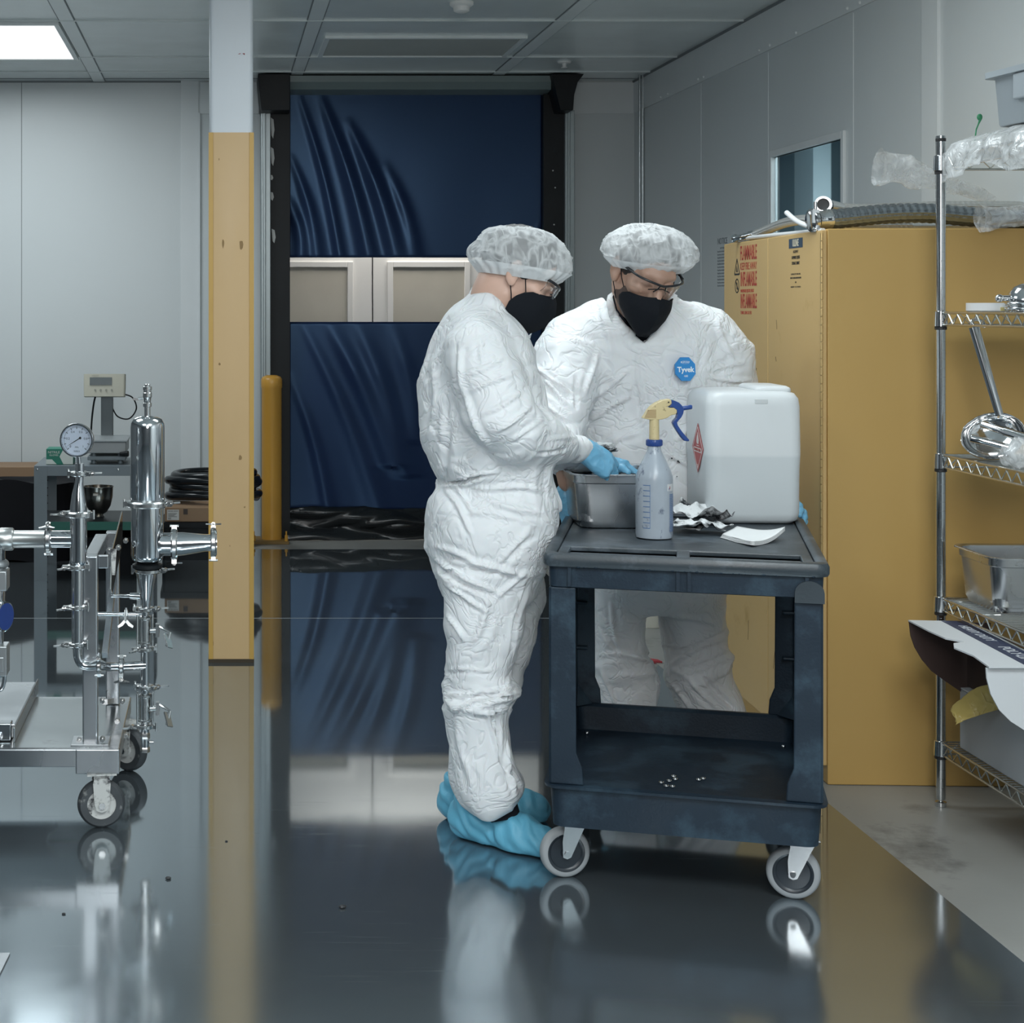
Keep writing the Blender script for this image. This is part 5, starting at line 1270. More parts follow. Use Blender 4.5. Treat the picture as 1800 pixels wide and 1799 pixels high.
def shoe_cover(root, heel, toe, seed, m=None):
    h, t = Vector(heel), Vector(toe); d = (t-h).normalized(); L = (t-h).length
    lo = [min(h.x, t.x)-.09, min(h.y, t.y)-.09, -.02]; hi = [max(h.x, t.x)+.09, max(h.y, t.y)+.09, .2]
    f = Field(lo, hi, .0045); P = lambda s, z: (h.x+d.x*L*s, h.y+d.y*L*s, z)
    f.chain([P(.12, .046), P(.30, .044), P(.62, .036), P(.86, .030)], [.050, .046, .050, .040], .03)
    f.chain([P(.12, .06), P(.16, .105)], [.052, .050], .03); f.chain([P(.2, .09), P(.55, .06), P(.85, .04)], [.038, .032, .028], .03)
    g = f.ax[2].reshape(1, 1, -1); f.D = np.maximum(f.D, .004-g).astype(np.float32); f.D = np.maximum(f.D, g-.125).astype(np.float32)
    V, F = f.mesh(2); N = normals(V, F); out = []
    side = Vector((-d.y, d.x, 0))
    for p, n_ in zip(V, N):
        p = Vector(p); s = (p-h).dot(d); w_ = (p-h).dot(side)
        e = math.sin((s*.9+p.z*.8)*150+4*noise.noise(p*18+Vector((seed, 0, 0))))
        out.append((.0030*e*max(0, min(1, (p.z-.008)*40))+.004*noise.noise(p*25+Vector((0, seed, 0))))*(1 if p.z > .006 else 0))
    V = V+N*np.array(out)[:, None]; V[:, 2] = np.maximum(V[:, 2], .002)
    return np_obj('shoe_cover', V, F, m or m_cover, root)

def rows(lst, Y):
    """(py, pxL, pxR, half depth, [depth centre]) -> stack rows"""
    out = []
    for r in lst:
        Yc = r[4] if len(r) > 4 else Y
        a, b_ = at(r[1], r[0], Yc), at(r[2], r[0], Yc); out.append((a.z, (a.x+b_.x)/2, Yc, (b_.x-a.x)/2, r[3]))
    return out
def chp(lst): return [tuple(at(*p[:3])) for p in lst], [p[3] for p in lst]

# ---------------------------------------------------------------- person at the left, seen from the side
p1 = thing('person', 'person in white coverall seen from the side, bending over cart, blue shoe covers', 'person', (.76, 4.45, 0))
f = Field((.45, 4.08, .02), (1.08, 4.84, 1.50), .0062)
f.stack(rows([(1075, 795, 905, .10), (1050, 780, 935, .16), (1020, 769, 948, .185), (979, 757, 960, .20), (940, 747, 972, .205), (904, 749, 979, .20), (880, 757, 980, .19), (858, 773, 974, .172), (846, 774, 971, .172), (832, 764, 970, .18),
        (800, 749, 970, .195), (760, 740, 966, .20), (727, 737, 962, .205), (693, 735, 956, .21), (642, 745, 941, .215), (600, 761, 931, .20), (575, 773, 918, .18), (552, 789, 902, .14), (534, 808, 888, .10), (520, 824, 872, .075)], 4.45), .02, 2.2)
f.stack(rows([(1005, 770, 915, .10), (1048, 779, 921, .105), (1100, 778, 920, .108), (1150, 786, 906, .105), (1183, 782, 900, .105), (1210, 778, 912, .112), (1230, 779, 903, .108), (1255, 783, 892, .098), (1300, 788, 896, .098), (1342, 792, 906, .104), (1387, 797, 921, .112), (1408, 806, 905, .106), (1430, 832, 868, .085)], 4.36), .02, 2.2)
f.stack(rows([(1005, 800, 955, .10), (1048, 800, 957, .105), (1105, 800, 944, .105), (1153, 798, 930, .10), (1175, 796, 922, .10), (1204, 795, 918, .105), (1232, 796, 898, .10), (1300, 796, 888, .095), (1360, 795, 895, .10), (1400, 795, 902, .095)], 4.56), .02, 2.2)
a, r = chp([(838, 618, 4.29, .090), (856, 672, 4.25, .088), (882, 730, 4.23, .085), (905, 758, 4.25, .080), (945, 768, 4.31, .068), (985, 784, 4.42, .046), (1012, 789, 4.49, .034), (1024, 790, 4.51, .033)]); f.chain(a, r, .022)
a, r = chp([(850, 622, 4.60, .085), (880, 700, 4.64, .08), (905, 765, 4.64, .068), (970, 792, 4.66, .048), (1042, 813, 4.68, .037)]); f.chain(a, r, .022)
f.chain([tuple(at(836, 522, 4.45)), tuple(at(868, 540, 4.36)), tuple(at(902, 572, 4.40))], [.018, .018, .014], .012)
V, F = f.mesh(2); N = normals(V, F)
B1 = [(at(870, 560, 4.45), at(860, 840, 4.45), .8, .9), (at(860, 850, 4.45), at(860, 1000, 4.45), 1.5, 1.0), (at(850, 1010, 4.36), at(845, 1180, 4.36), 1.1, 1.0), (at(845, 1185, 4.36), at(845, 1240, 4.36), 2.0, 1.5), (at(845, 1245, 4.36), at(860, 1420, 4.36), .8, .9),
      (at(870, 1010, 4.56), at(850, 1400, 4.56), 1.2, 1), (at(838, 618, 4.28), at(890, 745, 4.22), 1.6, 1.0), (at(890, 745, 4.22), at(1024, 788, 4.51), 1.9, .8), (at(850, 622, 4.6), at(905, 765, 4.64), 1.6, 1), (at(905, 765, 4.64), at(1030, 806, 4.68), 1.8, .8)]
V = crumple(V, N, B1, .0085, .0038, .0010, 4.0, 11., 3)
N = normals(V, F)
V = line_folds(V, N, [
    (806, 600, 815, 700, 7, .007), (812, 690, 860, 790, 7, .010), (800, 720, 775, 850, 9, -.006), (845, 600, 850, 640, 6, .006), (765, 640, 760, 760, 8, .006), (780, 690, 790, 780, 8, -.006),
    (830, 690, 900, 655, 6, .007), (845, 730, 920, 690, 6, .008), (870, 760, 935, 715, 6, .008), (900, 780, 950, 735, 5, .006), (820, 660, 890, 628, 6, .006), (960, 770, 1010, 772, 4, .005), (940, 795, 1000, 790, 4, -.005),
    (775, 852, 850, 835, 5, -.012), (770, 846, 880, 832, 4, .007), (785, 862, 830, 940, 6, .009), (800, 858, 835, 900, 5, .007), (820, 855, 960, 862, 7, .007), (850, 880, 960, 905, 8, .006),
    (762, 985, 880, 1050, 6, .013), (770, 1000, 870, 1062, 5, -.009), (780, 1030, 860, 1075, 5, .010), (760, 960, 900, 1010, 7, .009), (790, 985, 930, 1010, 7, .008), (940, 945, 860, 1010, 7, -.009), (925, 1000, 870, 1060, 6, .008), (785, 1080, 815, 1130, 5, .009), (860, 1050, 830, 1140, 9, .008), (925, 1025, 895, 1150, 5, -.010),
    (786, 1180, 870, 1176, 4, .008), (782, 1222, 850, 1216, 5, .009), (850, 1222, 910, 1204, 5, .012), (835, 1240, 900, 1226, 4, -.012), (862, 1236, 905, 1218, 4, .010), (790, 1248, 850, 1228, 5, .008),
    (868, 1240, 884, 1340, 5, -.011), (858, 1240, 872, 1330, 4, .008), (888, 1300, 905, 1400, 5, .009), (800, 1260, 830, 1400, 9, .005), (878, 1330, 915, 1392, 5, -.008)])
np_obj('coverall', V, F, m_ty, p1)
mb = MB(); sp = [at(829, 513, 4.45), at(848, 524, 4.40), at(872, 546, 4.375), at(900, 575, 4.41)]
rg = []
for q in np.linspace(0, 1, 12):
    P_ = smooth_path(sp, 8); p = P_[int(q*(len(P_)-1))]; rg.append([tuple(p+Vector((0, -.002, .012))), tuple(p+Vector((-.012, -.012, -.012))), tuple(p+Vector((-.008, -.010, -.016))), tuple(p+Vector((.004, .002, .010)))])
obj('collar', mb.loft(rg), m_ty, p1)
mb = MB(); q = [at(903, 577, 4.40), at(918, 584, 4.37), at(935, 590, 4.38), at(936, 600, 4.40), at(928, 614, 4.42), at(910, 606, 4.40)]
obj('loose_collar_flap', MB().grid(lambda u, v: q[0].lerp(q[2], u).lerp(q[5].lerp(q[4], u), v)+Vector((.0, .02*math.sin(u*9)*.3, .006*math.sin(u*14))), 12, 8), m_ty, p1, solid=.002)
# hidden body inside the clothes, joined to head and hands' wrists
fb = Field((.5, 4.15, .05), (1.06, 4.78, 1.50), .012)
fb.stack(rows([(1040, 800, 900, .12), (900, 790, 930, .15), (700, 775, 920, .16), (600, 795, 905, .16), (545, 820, 890, .10), (530, 830, 890, .075)], 4.45), .03)
a, r = chp([(850, 1020, 4.36, .07), (850, 1220, 4.36, .05), (865, 1425, 4.36, .034)]); fb.chain(a, r, .02)
a, r = chp([(870, 1020, 4.56, .07), (850, 1220, 4.56, .05), (838, 1410, 4.56, .034)]); fb.chain(a, r, .02)
a, r = chp([(838, 625, 4.30, .05), (888, 745, 4.24, .04), (1028, 789, 4.515, .024)]); fb.chain(a, r, .02)
a, r = chp([(850, 625, 4.6, .05), (905, 765, 4.64, .04), (1032, 806, 4.68, .024)]); fb.chain(a, r, .02)
M1 = head_matrix(910, 480, 4.42, R(-7), R(30), R(0), 1.035)
ne = M1.inverted() @ at(862, 548, 4.44)
make_head(p1, M1, m_skin1, tuple(ne), .054, [fb.mesh(1)])
make_mask(p1, M1); make_glasses(p1, M1, True)
make_net(p1, at(915, 457, 4.42), .138, .120, .091, .050, Matrix.Rotation(R(9), 4, 'Y'), 2.3)
fb = Field((.60, 4.30, 1.36), (.85, 4.60, 1.50), .006)
fb.stack(rows([(530, 822, 888, .078), (512, 830, 884, .066)], 4.45), .01); V, F = fb.mesh(1); np_obj('tee_collar', V, F, m_tee, p1)
m_gl = m_glove
hand(p1, at(1022, 789, 4.51), (.80, .16, -.50), (.15, -.75, .62), -1, [.62, .75, .85, .9], 1.04, .06)
hand(p1, at(1042, 813, 4.68), (.92, -.1, -.22), (.2, .5, .8), 1, .7, 1.0, .05)
shoe_cover(p1, (.645, 4.445, 0), (.868, 4.245, 0), 1)
shoe_cover(p1, (.630, 4.590, 0), (.915, 4.555, 0), 5)
mb = MB().tube([(.752, 4.335, .075), (.745, 4.345, .11), (.735, 4.355, .15)], [.042, .040, .040], 20); obj('black_shoe', mb, m_tee, p1)

# ---------------------------------------------------------------- man behind the cart, facing the camera
p2 = thing('person', 'man in white coverall facing the camera, looking down at the cart', 'person', (1.35, 5.1, 0))
f = Field((.82, 4.66, .04), (1.88, 5.36, 1.48), .0068)
YT = 5.06
f.stack(rows([(1075, 1080, 1240, .10, 5.11), (1040, 1045, 1272, .15, 5.11), (980, 1030, 1282, .165, 5.10), (915, 1022, 1280, .17, 5.09), (860, 1022, 1280, .165), (800, 1010, 1285, .165), (720, 1000, 1290, .165), (650, 990, 1284, .165, 5.04), (605, 992, 1276, .155, 5.02), (575, 1008, 1262, .14, 5.01), (552, 1030, 1238, .12, 5.0), (535, 1052, 1210, .10, 4.99), (522, 1066, 1185, .08, 4.98), (512, 1076, 1174, .07, 4.98)], YT), .02, 2.3)
f.stack(rows([(1010, 1040, 1160, .11), (1040, 1042, 1136, .11), (1100, 1043, 1131, .105), (1147, 1043, 1138, .105), (1168, 1044, 1150, .105), (1250, 1052, 1153, .105), (1318, 1058, 1150, .10)], 5.12), .02, 2.3)
f.stack(rows([(1010, 1140, 1276, .11), (1043, 1151, 1269, .11), (1103, 1163, 1273, .105), (1147, 1173, 1281, .105), (1187, 1174, 1285, .108), (1223, 1184, 1299, .108), (1258, 1197, 1313, .108), (1318, 1206, 1322, .10)], 5.13), .02, 2.3)
a, r = chp([(1048, 578, 5.02, .085), (1012, 606, 5.02, .098), (995, 640, 4.98, .100), (985, 690, 4.92, .095), (978, 740, 4.86, .085), (984, 790, 4.79, .060), (992, 815, 4.76, .040)]); f.chain(a, r, .03)
a, r = chp([(1215, 578, 5.02, .080), (1244, 604, 5.03, .096), (1262, 640, 5.04, .10), (1282, 690, 5.06, .080), (1305, 760, 5.06, .066), (1345, 835, 5.02, .045), (1358, 860, 5.0, .036)]); f.chain(a, r, .04)
def xz(px, py, Y=4.9): p = at(px, py, Y); return (p.x, p.z)
f.prismcut([xz(1072, 500), xz(1174, 500), xz(1172, 528), xz(1155, 565), xz(1129, 603), xz(1112, 588), xz(1090, 562), xz(1078, 540)], 4.6, 5.06)
V, F = f.mesh(2); N = normals(V, F)
B2 = [(at(1140, 560, YT), at(1140, 1000, YT), .75, .85), (at(1090, 1020, 5.12), at(1100, 1130, 5.12), .9, 1.0), (at(1095, 1135, 5.12), at(1100, 1190, 5.12), 1.7, 1.4), (at(1100, 1195, 5.12), at(1105, 1310, 5.12), .8, .9), (at(1210, 1020, 5.13), at(1220, 1110, 5.13), .9, 1.0), (at(1225, 1120, 5.13), at(1230, 1180, 5.13), 1.6, 1.5), (at(1235, 1190, 5.13), at(1265, 1310, 5.13), .8, .9),
      (at(1012, 600, 5.02), at(978, 740, 4.86), 1.5, .9), (at(978, 745, 4.86), at(992, 815, 4.76), 1.8, .8), (at(1250, 600, 5.03), at(1310, 730, 5.06), 1.4, .9)]
V = crumple(V, N, B2, .0085, .0038, .0010, 3.8, 10.5, 11)
N = normals(V, F)
V = line_folds(V, N, [
    (1121, 615, 1128, 760, 4, .006), (1128, 615, 1140, 800, 4, -.004), (1060, 540, 1075, 640, 7, .005), (1050, 610, 1030, 700, 6, .008), (1016, 660, 1010, 720, 5, -.010), (1040, 700, 1110, 650, 7, .006), (1030, 750, 1110, 690, 7, .007), (1050, 790, 1125, 755, 7, .006),
    (940, 640, 1000, 690, 5, .009), (950, 665, 1005, 715, 5, .008), (945, 700, 1000, 740, 5, .008), (960, 655, 1020, 700, 5, -.006), (1225, 590, 1205, 700, 6, .006), (1240, 600, 1230, 660, 5, -.007), (1250, 650, 1310, 640, 6, .007), (1240, 665, 1325, 668, 5, .008), (1260, 560, 1290, 640, 6, .006),
    (1190, 780, 1215, 740, 7, .006), (1170, 800, 1215, 820, 6, .006), (1070, 1060, 1090, 1140, 6, .008), (1060, 1100, 1085, 1150, 5, -.008), (1055, 1150, 1150, 1162, 5, .010), (1060, 1175, 1080, 1245, 5, .007),
    (1180, 1165, 1275, 1120, 6, .012), (1190, 1180, 1285, 1150, 5, -.010), (1210, 1190, 1260, 1250, 5, .010), (1235, 1185, 1290, 1250, 5, -.009), (1175, 1200, 1215, 1250, 5, .007), (1180, 1080, 1260, 1100, 6, .006)])
np_obj('coverall', V, F, m_ty, p2)
# collar wings along the neckline
for pts, nm in (([(1080, 512, 4.935), (1080, 530, 4.905), (1090, 560, 4.895), (1108, 582, 4.888), (1128, 604, 4.885)], 'collar'), ([(1176, 512, 4.935), (1172, 532, 4.905), (1156, 566, 4.895), (1143, 588, 4.888), (1130, 605, 4.885)], 'collar')):
    P_ = smooth_path([at(*q) for q in pts], 6); s = -1 if pts[0][0] < 1130 else 1; rg = []
    for i, p in enumerate(P_):
        t = i/(len(P_)-1); wd = .026*(1-t)**.5*(.6+.8*t)+.006
        a_ = p+Vector((s*-.001, .004, .002)); b_ = p+Vector((s*wd, -.012+.012*t, -wd*.55)); rg.append([tuple(a_), tuple(a_+Vector((0, .003, 0))), tuple(b_+Vector((0, .004, 0))), tuple(b_)])
    obj(nm, MB().loft(rg), m_ty, p2)
# octagonal blue badge with lettering, lying on the chest
bc = at(1205, 649, 4.850); mb = MB(); rr = .0335; aa = .030
badge_n = Vector((.22, -1, .12)).normalized(); xb = Vector((0, 0, 1)).cross(badge_n).normalized()*1; xb = -xb if xb.x < 0 else xb; yb = badge_n.cross(xb); yb = yb if yb.z > 0 else -yb
Mb = frame(bc, xb, yb)
mb.prism([(.0325*1.06*math.cos(R(22.5+45*i)), .0355*1.06*math.sin(R(22.5+45*i))) for i in range(8)], -.006, 0, ax='z', M=Mb)
bd = obj('chest_badge', mb, mat('badge_blue', (.03, .24, .58), .5), p2)
Mt = Mb @ Matrix.Translation((0, -.002, .0004)); mb = MB(); text_mesh(mb, 'Tyvek', Mt, .0215, bold=.0006); text_mesh(mb, '400', Mb @ Matrix.Translation((0, -.021, .0004)), .0085)
text_mesh(mb, 'DUPONT', Mb @ Matrix.Translation((0, .020, .0004)), .007)
mb.torus((0, .020, .0006), .0085, .0004, M=Mb @ Matrix.Diagonal((1.5, .55, 1, 1)) @ Matrix.Translation((0, .0165, 0)), n=20, m=6)
obj('badge_lettering', mb, mat('badge_white', (.8, .84, .88), .5), bd)
mb = MB()
for px, py, r_ in ((1181, 806, .0026), (1192, 811, .0030), (1194, 813, .0018), (1190, 838, .0016), (1181, 842, .0022)): p = at(px, py, 4.893); mb.ball(p, r_, 8, 6, (1, 1.6, 1))
mb_spots = mb
# body and head
fb = Field((.86, 4.70, .05), (1.85, 5.30, 1.48), .013)
fb.stack(rows([(1040, 1080, 1240, .12, 5.1), (900, 1060, 1240, .13, 5.08), (700, 1040, 1250, .13, 5.05), (610, 1045, 1240, .12, 5.02), (560, 1075, 1200, .10, 5.0), (530, 1095, 1170, .07, 4.98)], YT), .03)
for (x0, x1, x2, Yl) in ((1095, 1095, 1105, 5.12), (1215, 1228, 1265, 5.13)):
    a, r = chp([(x0, 1030, Yl, .075), (x1, 1170, Yl, .055), (x2, 1325, Yl, .036)]); fb.chain(a, r, .02)
a, r = chp([(1012, 602, 5.02, .055), (982, 740, 4.88, .045), (990, 812, 4.77, .030), (996, 850, 4.735, .026)]); fb.chain(a, r, .02)
a, r = chp([(1248, 605, 5.04, .055), (1300, 730, 5.06, .045), (1364, 868, 5.0, .027)]); fb.chain(a, r, .02)
obj('ink_spots', mb_spots, m_blackrag, p2)['kind'] = 'stuff'
M2 = head_matrix(1135, 478, 4.86, R(-90+9), R(27), R(-9), 1.12)
ne = M2.inverted() @ at(1128, 550, 4.97)
make_head(p2, M2, m_skin2, tuple(ne), .060, [fb.mesh(1)])
g = Field((-.1, -.06, -.14), (.1, .11, .02), .0045)
g.ell((0, .028, -.040), (.0595, .0665, .0785), .02); g.chain([(-.052, .0, -.065), (-.03, .052, -.096), (0, .068, -.10), (.03, .052, -.096), (.052, .0, -.065)], [.017, .017, .021, .017, .017], .02)
g.ell((0, .10, .02), (.09, .07, .07), .01, 'cut'); g.ell((0, -.12, -.05), (.2, .12, .2), .01, 'cut')
V, F = g.mesh(1); np_obj('beard', V, F, m_beard, p2, M2)
make_mask(p2, M2, True); make_glasses(p2, M2)
make_net(p2, at(1141, 446, 4.86), .136, .125, .088, .044, Matrix.Rotation(R(5), 4, 'Y') @ Matrix.Rotation(R(10), 4, 'X'), 7.1)
ft = Field((1.0, 4.72, 1.10), (1.55, 5.2, 1.46), .006)
ft.stack(rows([(615, 1085, 1175, .105, 5.0), (600, 1075, 1185, .112, 5.0), (575, 1068, 1205, .113, 5.0), (550, 1074, 1196, .105, 4.99), (535, 1086, 1180, .088, 4.98), (526, 1092, 1172, .075, 4.98)], 5.0), .015, 2.2)
V, F = ft.mesh(1); np_obj('black_tee', V, F, m_tee, p2)
mb = MB().tube([at(1083, 508, 4.93), at(1078, 522, 4.905), at(1084, 545, 4.885), at(1100, 566, 4.882)], .0032, 8, flat=.5); obj('lanyard', mb, m_tee, p2)
hand(p2, at(994, 872, 4.76), (.20, -.10, -1), (-.9, -.35, -.1), 1, .45, .92, .03)
hand(p2, at(1362, 874, 5.01), (.35, -.92, -.12), (.75, .35, .55), -1, .35, 1.0, .03)
shoe_cover(p2, (1.245, 5.20, 0), (1.20, 4.93, 0), 9)
shoe_cover(p2, (1.50, 5.20, 0), (1.54, 4.93, 0), 12)
# ================================================================ PROCESS SKID (left foreground)
m_pipe = mat('sanitary_steel', (.68, .70, .72), .10, metal=1, var=.05, scale=5, rvar=.03)
m_sq = mat('welded_steel', (.50, .52, .54), .24, metal=1, var=.10, scale=3, rvar=.10, stretch=(1, 1, .4))
m_clamp = mat('cast_clamp_steel', (.62, .63, .63), .22, metal=1, var=.1)
m_dirtw = mat('dirty_wheel', (.05, .055, .06), .5, var=.5, scale=20, dirt=(.40, .40, .38), dirt_scale=16, dirt_lo=.60)
m_whitey = mat('worn_white_hub', (.55, .55, .53), .5, var=.1, dirt=(.04, .04, .045), dirt_scale=26, dirt_lo=.5)
YS_ = 4.55
sk = thing('process_skid', 'wheeled stainless frame with pipes, valves, gauge and tall filter housing', 'process skid', (-.5, 4.8, 0))
def SO(name, mb, m, par=None, label=None, **kw): return obj(name, mb, m, par or sk, label, **kw)
mb = MB(); mb.box(-1.5, -.272, 4.49, 4.53, .168, .217).box(-1.5, -.312, 5.06, 5.10, .168, .217).box(-.312, -.272, 4.53, 5.10, .168, .217)
mb.box(-.39, -.2715, 4.487, 4.532, .150, .2175)
for x in (-.9, -1.4): mb.box(x, x+.04, 4.53, 5.06, .17, .21)
SO('base_frame', mb, m_sq, bevel=.003)
SO('deck_plate', MB().box(-1.5, -.30, 4.50, 5.07, .2172, .2195), mat('deck_steel', (.42, .45, .46), .2, metal=.9, var=.12, scale=4, dirt=(.16, .14, .12), dirt_scale=7, dirt_lo=.63, rvar=.08))
mb = MB().box(-1.5, -.568, 4.60, 5.12, .2195, .258).box(-.568, -.563, 4.55, 5.15, .2195, .262)
SO('motor_tray', mb, m_sq, bevel=.003)
mb = MB(); mb.box(-1.5, -.575, 4.56, 4.60, .222, .270).cyl((-1.5, 4.55, .235), (-.60, 4.55, .235), .009); SO('tray_pipe', mb, m_pipe, bevel=.003)
mb = MB(); mb.box(-.375, -.334, 4.53, 4.571, .2195, .737); SO('post', mb, m_sq, bevel=.004)
SO('post', MB().box(-.342, -.302, 4.98, 5.02, .2195, .742), m_sq, bevel=.004)
mb = MB(); mb.box(-.373, -.336, 4.571, 4.98, .697, .737); mb.box(-.334, -.305, 4.55, 4.565, .70, .737)
SO('top_beam', mb, m_sq, bevel=.003)
mb = MB(); mb.prism([(4.56, .640), (4.60, .737), (5.10, .79), (5.10, .69), (4.62, .62)], -.302, -.298, ax='x'); SO('bracket_plate', mb, mat('mirror_plate', (.62, .62, .60), .08, metal=1), bevel=.001)
mb = MB(); mb.tube([(-.318, 4.60, .45), (-.318, 4.98, .60)], .012, 4, smooth=False); mb.tube([(-.318, 4.60, .32), (-.318, 4.98, .235)], .010, 4, smooth=False); SO('diagonal_brace', mb, m_sq)
mb = MB(); p = at(200, 965, 4.56); mb.prism([(p.x-.008, p.z), (p.x+.008, p.z), (p.x+.006, p.z-.03), (p.x+.004, p.z-.072), (p.x-.004, p.z-.072), (p.x-.006, p.z-.03)], 4.555, 4.560); SO('latch_lever', mb, m_whitey)
for px, py, Y in ((208, 963, 4.58), (192, 968, 4.58), (221, 951, 4.7), (139, 1302, 4.55), (180, 1300, 4.52), (180, 1232, 4.6), (215, 1233, 4.7), (206, 1268, 4.7), (222, 1293, 4.8)):
    p = at(px, py, Y); SO('hex_bolt', MB().cyl(p+Vector((0, -.008, 0)), p+Vector((0, .012, 0)), .0075, n=6).cyl(p+Vector((0, -.014, 0)), p, .0042, n=10), m_clamp)
SO('foot_plate', MB().box(-.405, -.302, 4.505, 4.60, .2195, .226), m_sq, bevel=.001)
def clampring(c, axis, r, w_=.008, wing=None, nm='pipe_clamp'):
    """two-piece sanitary clamp: ring, hinge lug, bolt lug and wing nut"""
    c = Vector(c); ax_ = Vector(axis).normalized(); Mq = ax_.to_track_quat('Z', 'Y').to_matrix().to_4x4(); Mq.translation = c
    mb = MB().lathe([(r-.008, -w_), (r-.002, -w_), (r+.002, -w_*.55), (r+.002, w_*.55), (r-.002, w_), (r-.008, w_)], 32, M=Mq)
    wv = Vector(wing) if wing else Vector((1, 0, 0)); wv = (wv-ax_*wv.dot(ax_)).normalized(); tv = ax_.cross(wv)
    for s in (-1, 1):
        q = c+wv*s*(r+.004); F = frame(q, wv, tv); mb.box(-.006, .008, -.008, .008, -w_*.8, w_*.8, M=F)
    o = SO(nm, mb, m_clamp)
    q = c+wv*(r+.010); mb = MB().tube([q-tv*.014, q+tv*.024], .0032, 8).tube([q+tv*.010, q+tv*.020], [.007, .0065], 6, smooth=False)
    F = frame(q+tv*.022, wv, ax_)
    mb.prism([(-.004, 0), (-.012, .010), (-.022, .018), (-.020, .024), (-.008, .018), (0, .008), (.008, .018), (.020, .024), (.022, .018), (.012, .010), (.004, 0)], -.002, .002, ax='z', M=frame(q+tv*.018, ax_ if abs(ax_.z) < .5 else wv, tv))
    obj('wing_nut', mb, m_clamp, o)
    q = c-wv*(r+.009); obj('hinge_pin', MB().tube([q-ax_*.012, q+ax_*.012], .0035, 8), m_clamp, o)
    return o
Z_ = Vector((0, 0, 1)); X_ = Vector((1, 0, 0))
# left vertical line with gauge
YL = 4.50
def A(px, py, Y=YL): return at(px, py, Y)
v = lambda px, py, Y=YL: A(px, py, Y)
SO('vertical_pipe', MB().tube([A(138, 905), A(138, 985), A(136.5, 992), A(136, 997)], [.0232, .0232, .0232, .017], 28).tube([A(136, 995), A(136, 1060), A(136, 1140)], [.0158]*3, 24), m_pipe)
el = [A(136, 1125), A(136, 1140), A(137, 1155), A(142, 1166), A(152, 1171), A(170, 1171)]
SO('elbow_pipe', MB().tube(smooth_path(el, 6), .0125, 20), m_pipe)
SO('reducer', MB().tube([A(138, 903), A(138, 893), A(138, 868), A(139, 850), A(140, 838)], [.0235, .0232, .0175, .0115, .0110], 28), m_pipe)
clampring(A(138, 904), Z_, .036, .008, (-1, .35, 0)); clampring(A(139, 833), Z_, .022, .007, (1, -.25, 0)); clampring(A(134, 997), Z_, .025, .007, (-1, -.2, 0)); clampring(A(134, 1068), Z_, .023, .006, (-1, -.1, 0)); clampring(A(134, 1133), Z_, .022, .006, (-1, .2, 0))
SO('gauge_stem', MB().tube([A(140, 830), A(140, 815)], .0125, 20).tube([A(139, 815), A(138, 800)], .006, 14), m_pipe)
# pressure gauge facing the camera
gc = A(135, 774, 4.49); gn = Vector((-.10, -1, .02)).normalized(); Mg = gn.to_track_quat('Z', 'Y').to_matrix().to_4x4(); Mg.translation = gc
gx = Vector((Mg[0][0], Mg[1][0], Mg[2][0])); Mg = frame(gc, Vector((0, 0, 1)).cross(gn), Vector((0, 0, 1)))
if (Mg.to_3x3() @ Vector((0, 0, 1))).dot(gn) < 0: Mg = frame(gc, gn.cross(Vector((0, 0, 1))), Vector((0, 0, 1)))
rg_ = .0465
gb = SO('pressure_gauge', MB().lathe([(rg_*.93, -.028), (rg_*.96, -.004), (rg_, -.002), (rg_, .006), (rg_*.97, .009), (rg_*.90, .009), (rg_*.86, .005), (rg_*.86, -.002)], 48, M=Mg), m_pipe)
obj('dial', MB().lathe([(.0, -.0005), (rg_*.86, -.0005), (rg_*.86, .0005), (0, .0005)], 48, M=Mg, caps=False), mat('dial_face', (.45, .50, .58), .4, var=.01), gb)
mb = MB()
for i in range(51):
    a = R(225-270*i/50); l = .10 if i % 5 else .17
    r0, r1 = rg_*.80, rg_*(.80-l*.8); wd = .0004 if i % 5 else .0009
    u = Vector((math.cos(a), math.sin(a), 0)); q = Vector((-u.y, u.x, 0))
    P4 = [u*r0+q*wd, u*r0-q*wd, u*r1-q*wd, u*r1+q*wd]; mb.prism([(p.x, p.y) for p in P4], .0006, .0009, ax='z', M=Mg)
for i, s in enumerate(('0', '0.2', '0.4', '0.6', '0.8', '1')):
    a = R(225-54*i); text_mesh(mb, s, Mg @ Matrix.Translation((rg_*.53*math.cos(a), rg_*.53*math.sin(a), .0008)), .0085, ext=.0001)
text_mesh(mb, 'MPa', Mg @ Matrix.Translation((0, -rg_*.42, .0008)), .006, ext=.0001); text_mesh(mb, 'WIKA', Mg @ Matrix.Translation((0, -rg_*.66, .0008)), .0065, ext=.0001)
obj('dial_marks', mb, m_blk, gb)
a = R(212); u = Vector((math.cos(a), math.sin(a), 0)); q = Vector((-u.y, u.x, 0)); mb = MB()
P4 = [u*rg_*.72, u*rg_*.1+q*.0012, -u*rg_*.2+q*.0012, -u*rg_*.2-q*.0012, u*rg_*.1-q*.0012]; mb.prism([(p.x, p.y) for p in P4], .002, .0026, ax='z', M=Mg); e = -u*rg_*.24; mb.lathe([(.0035, .002), (.0035, .0028)], 14, (e.x, e.y, 0), M=Mg)
obj('needle', mb, m_blk, gb)
obj('glass', MB().lathe([(0, .0045), (rg_*.87, .0045), (rg_*.87, .0052), (0, .0052)], 40, M=Mg, caps=False), m_lens, gb)
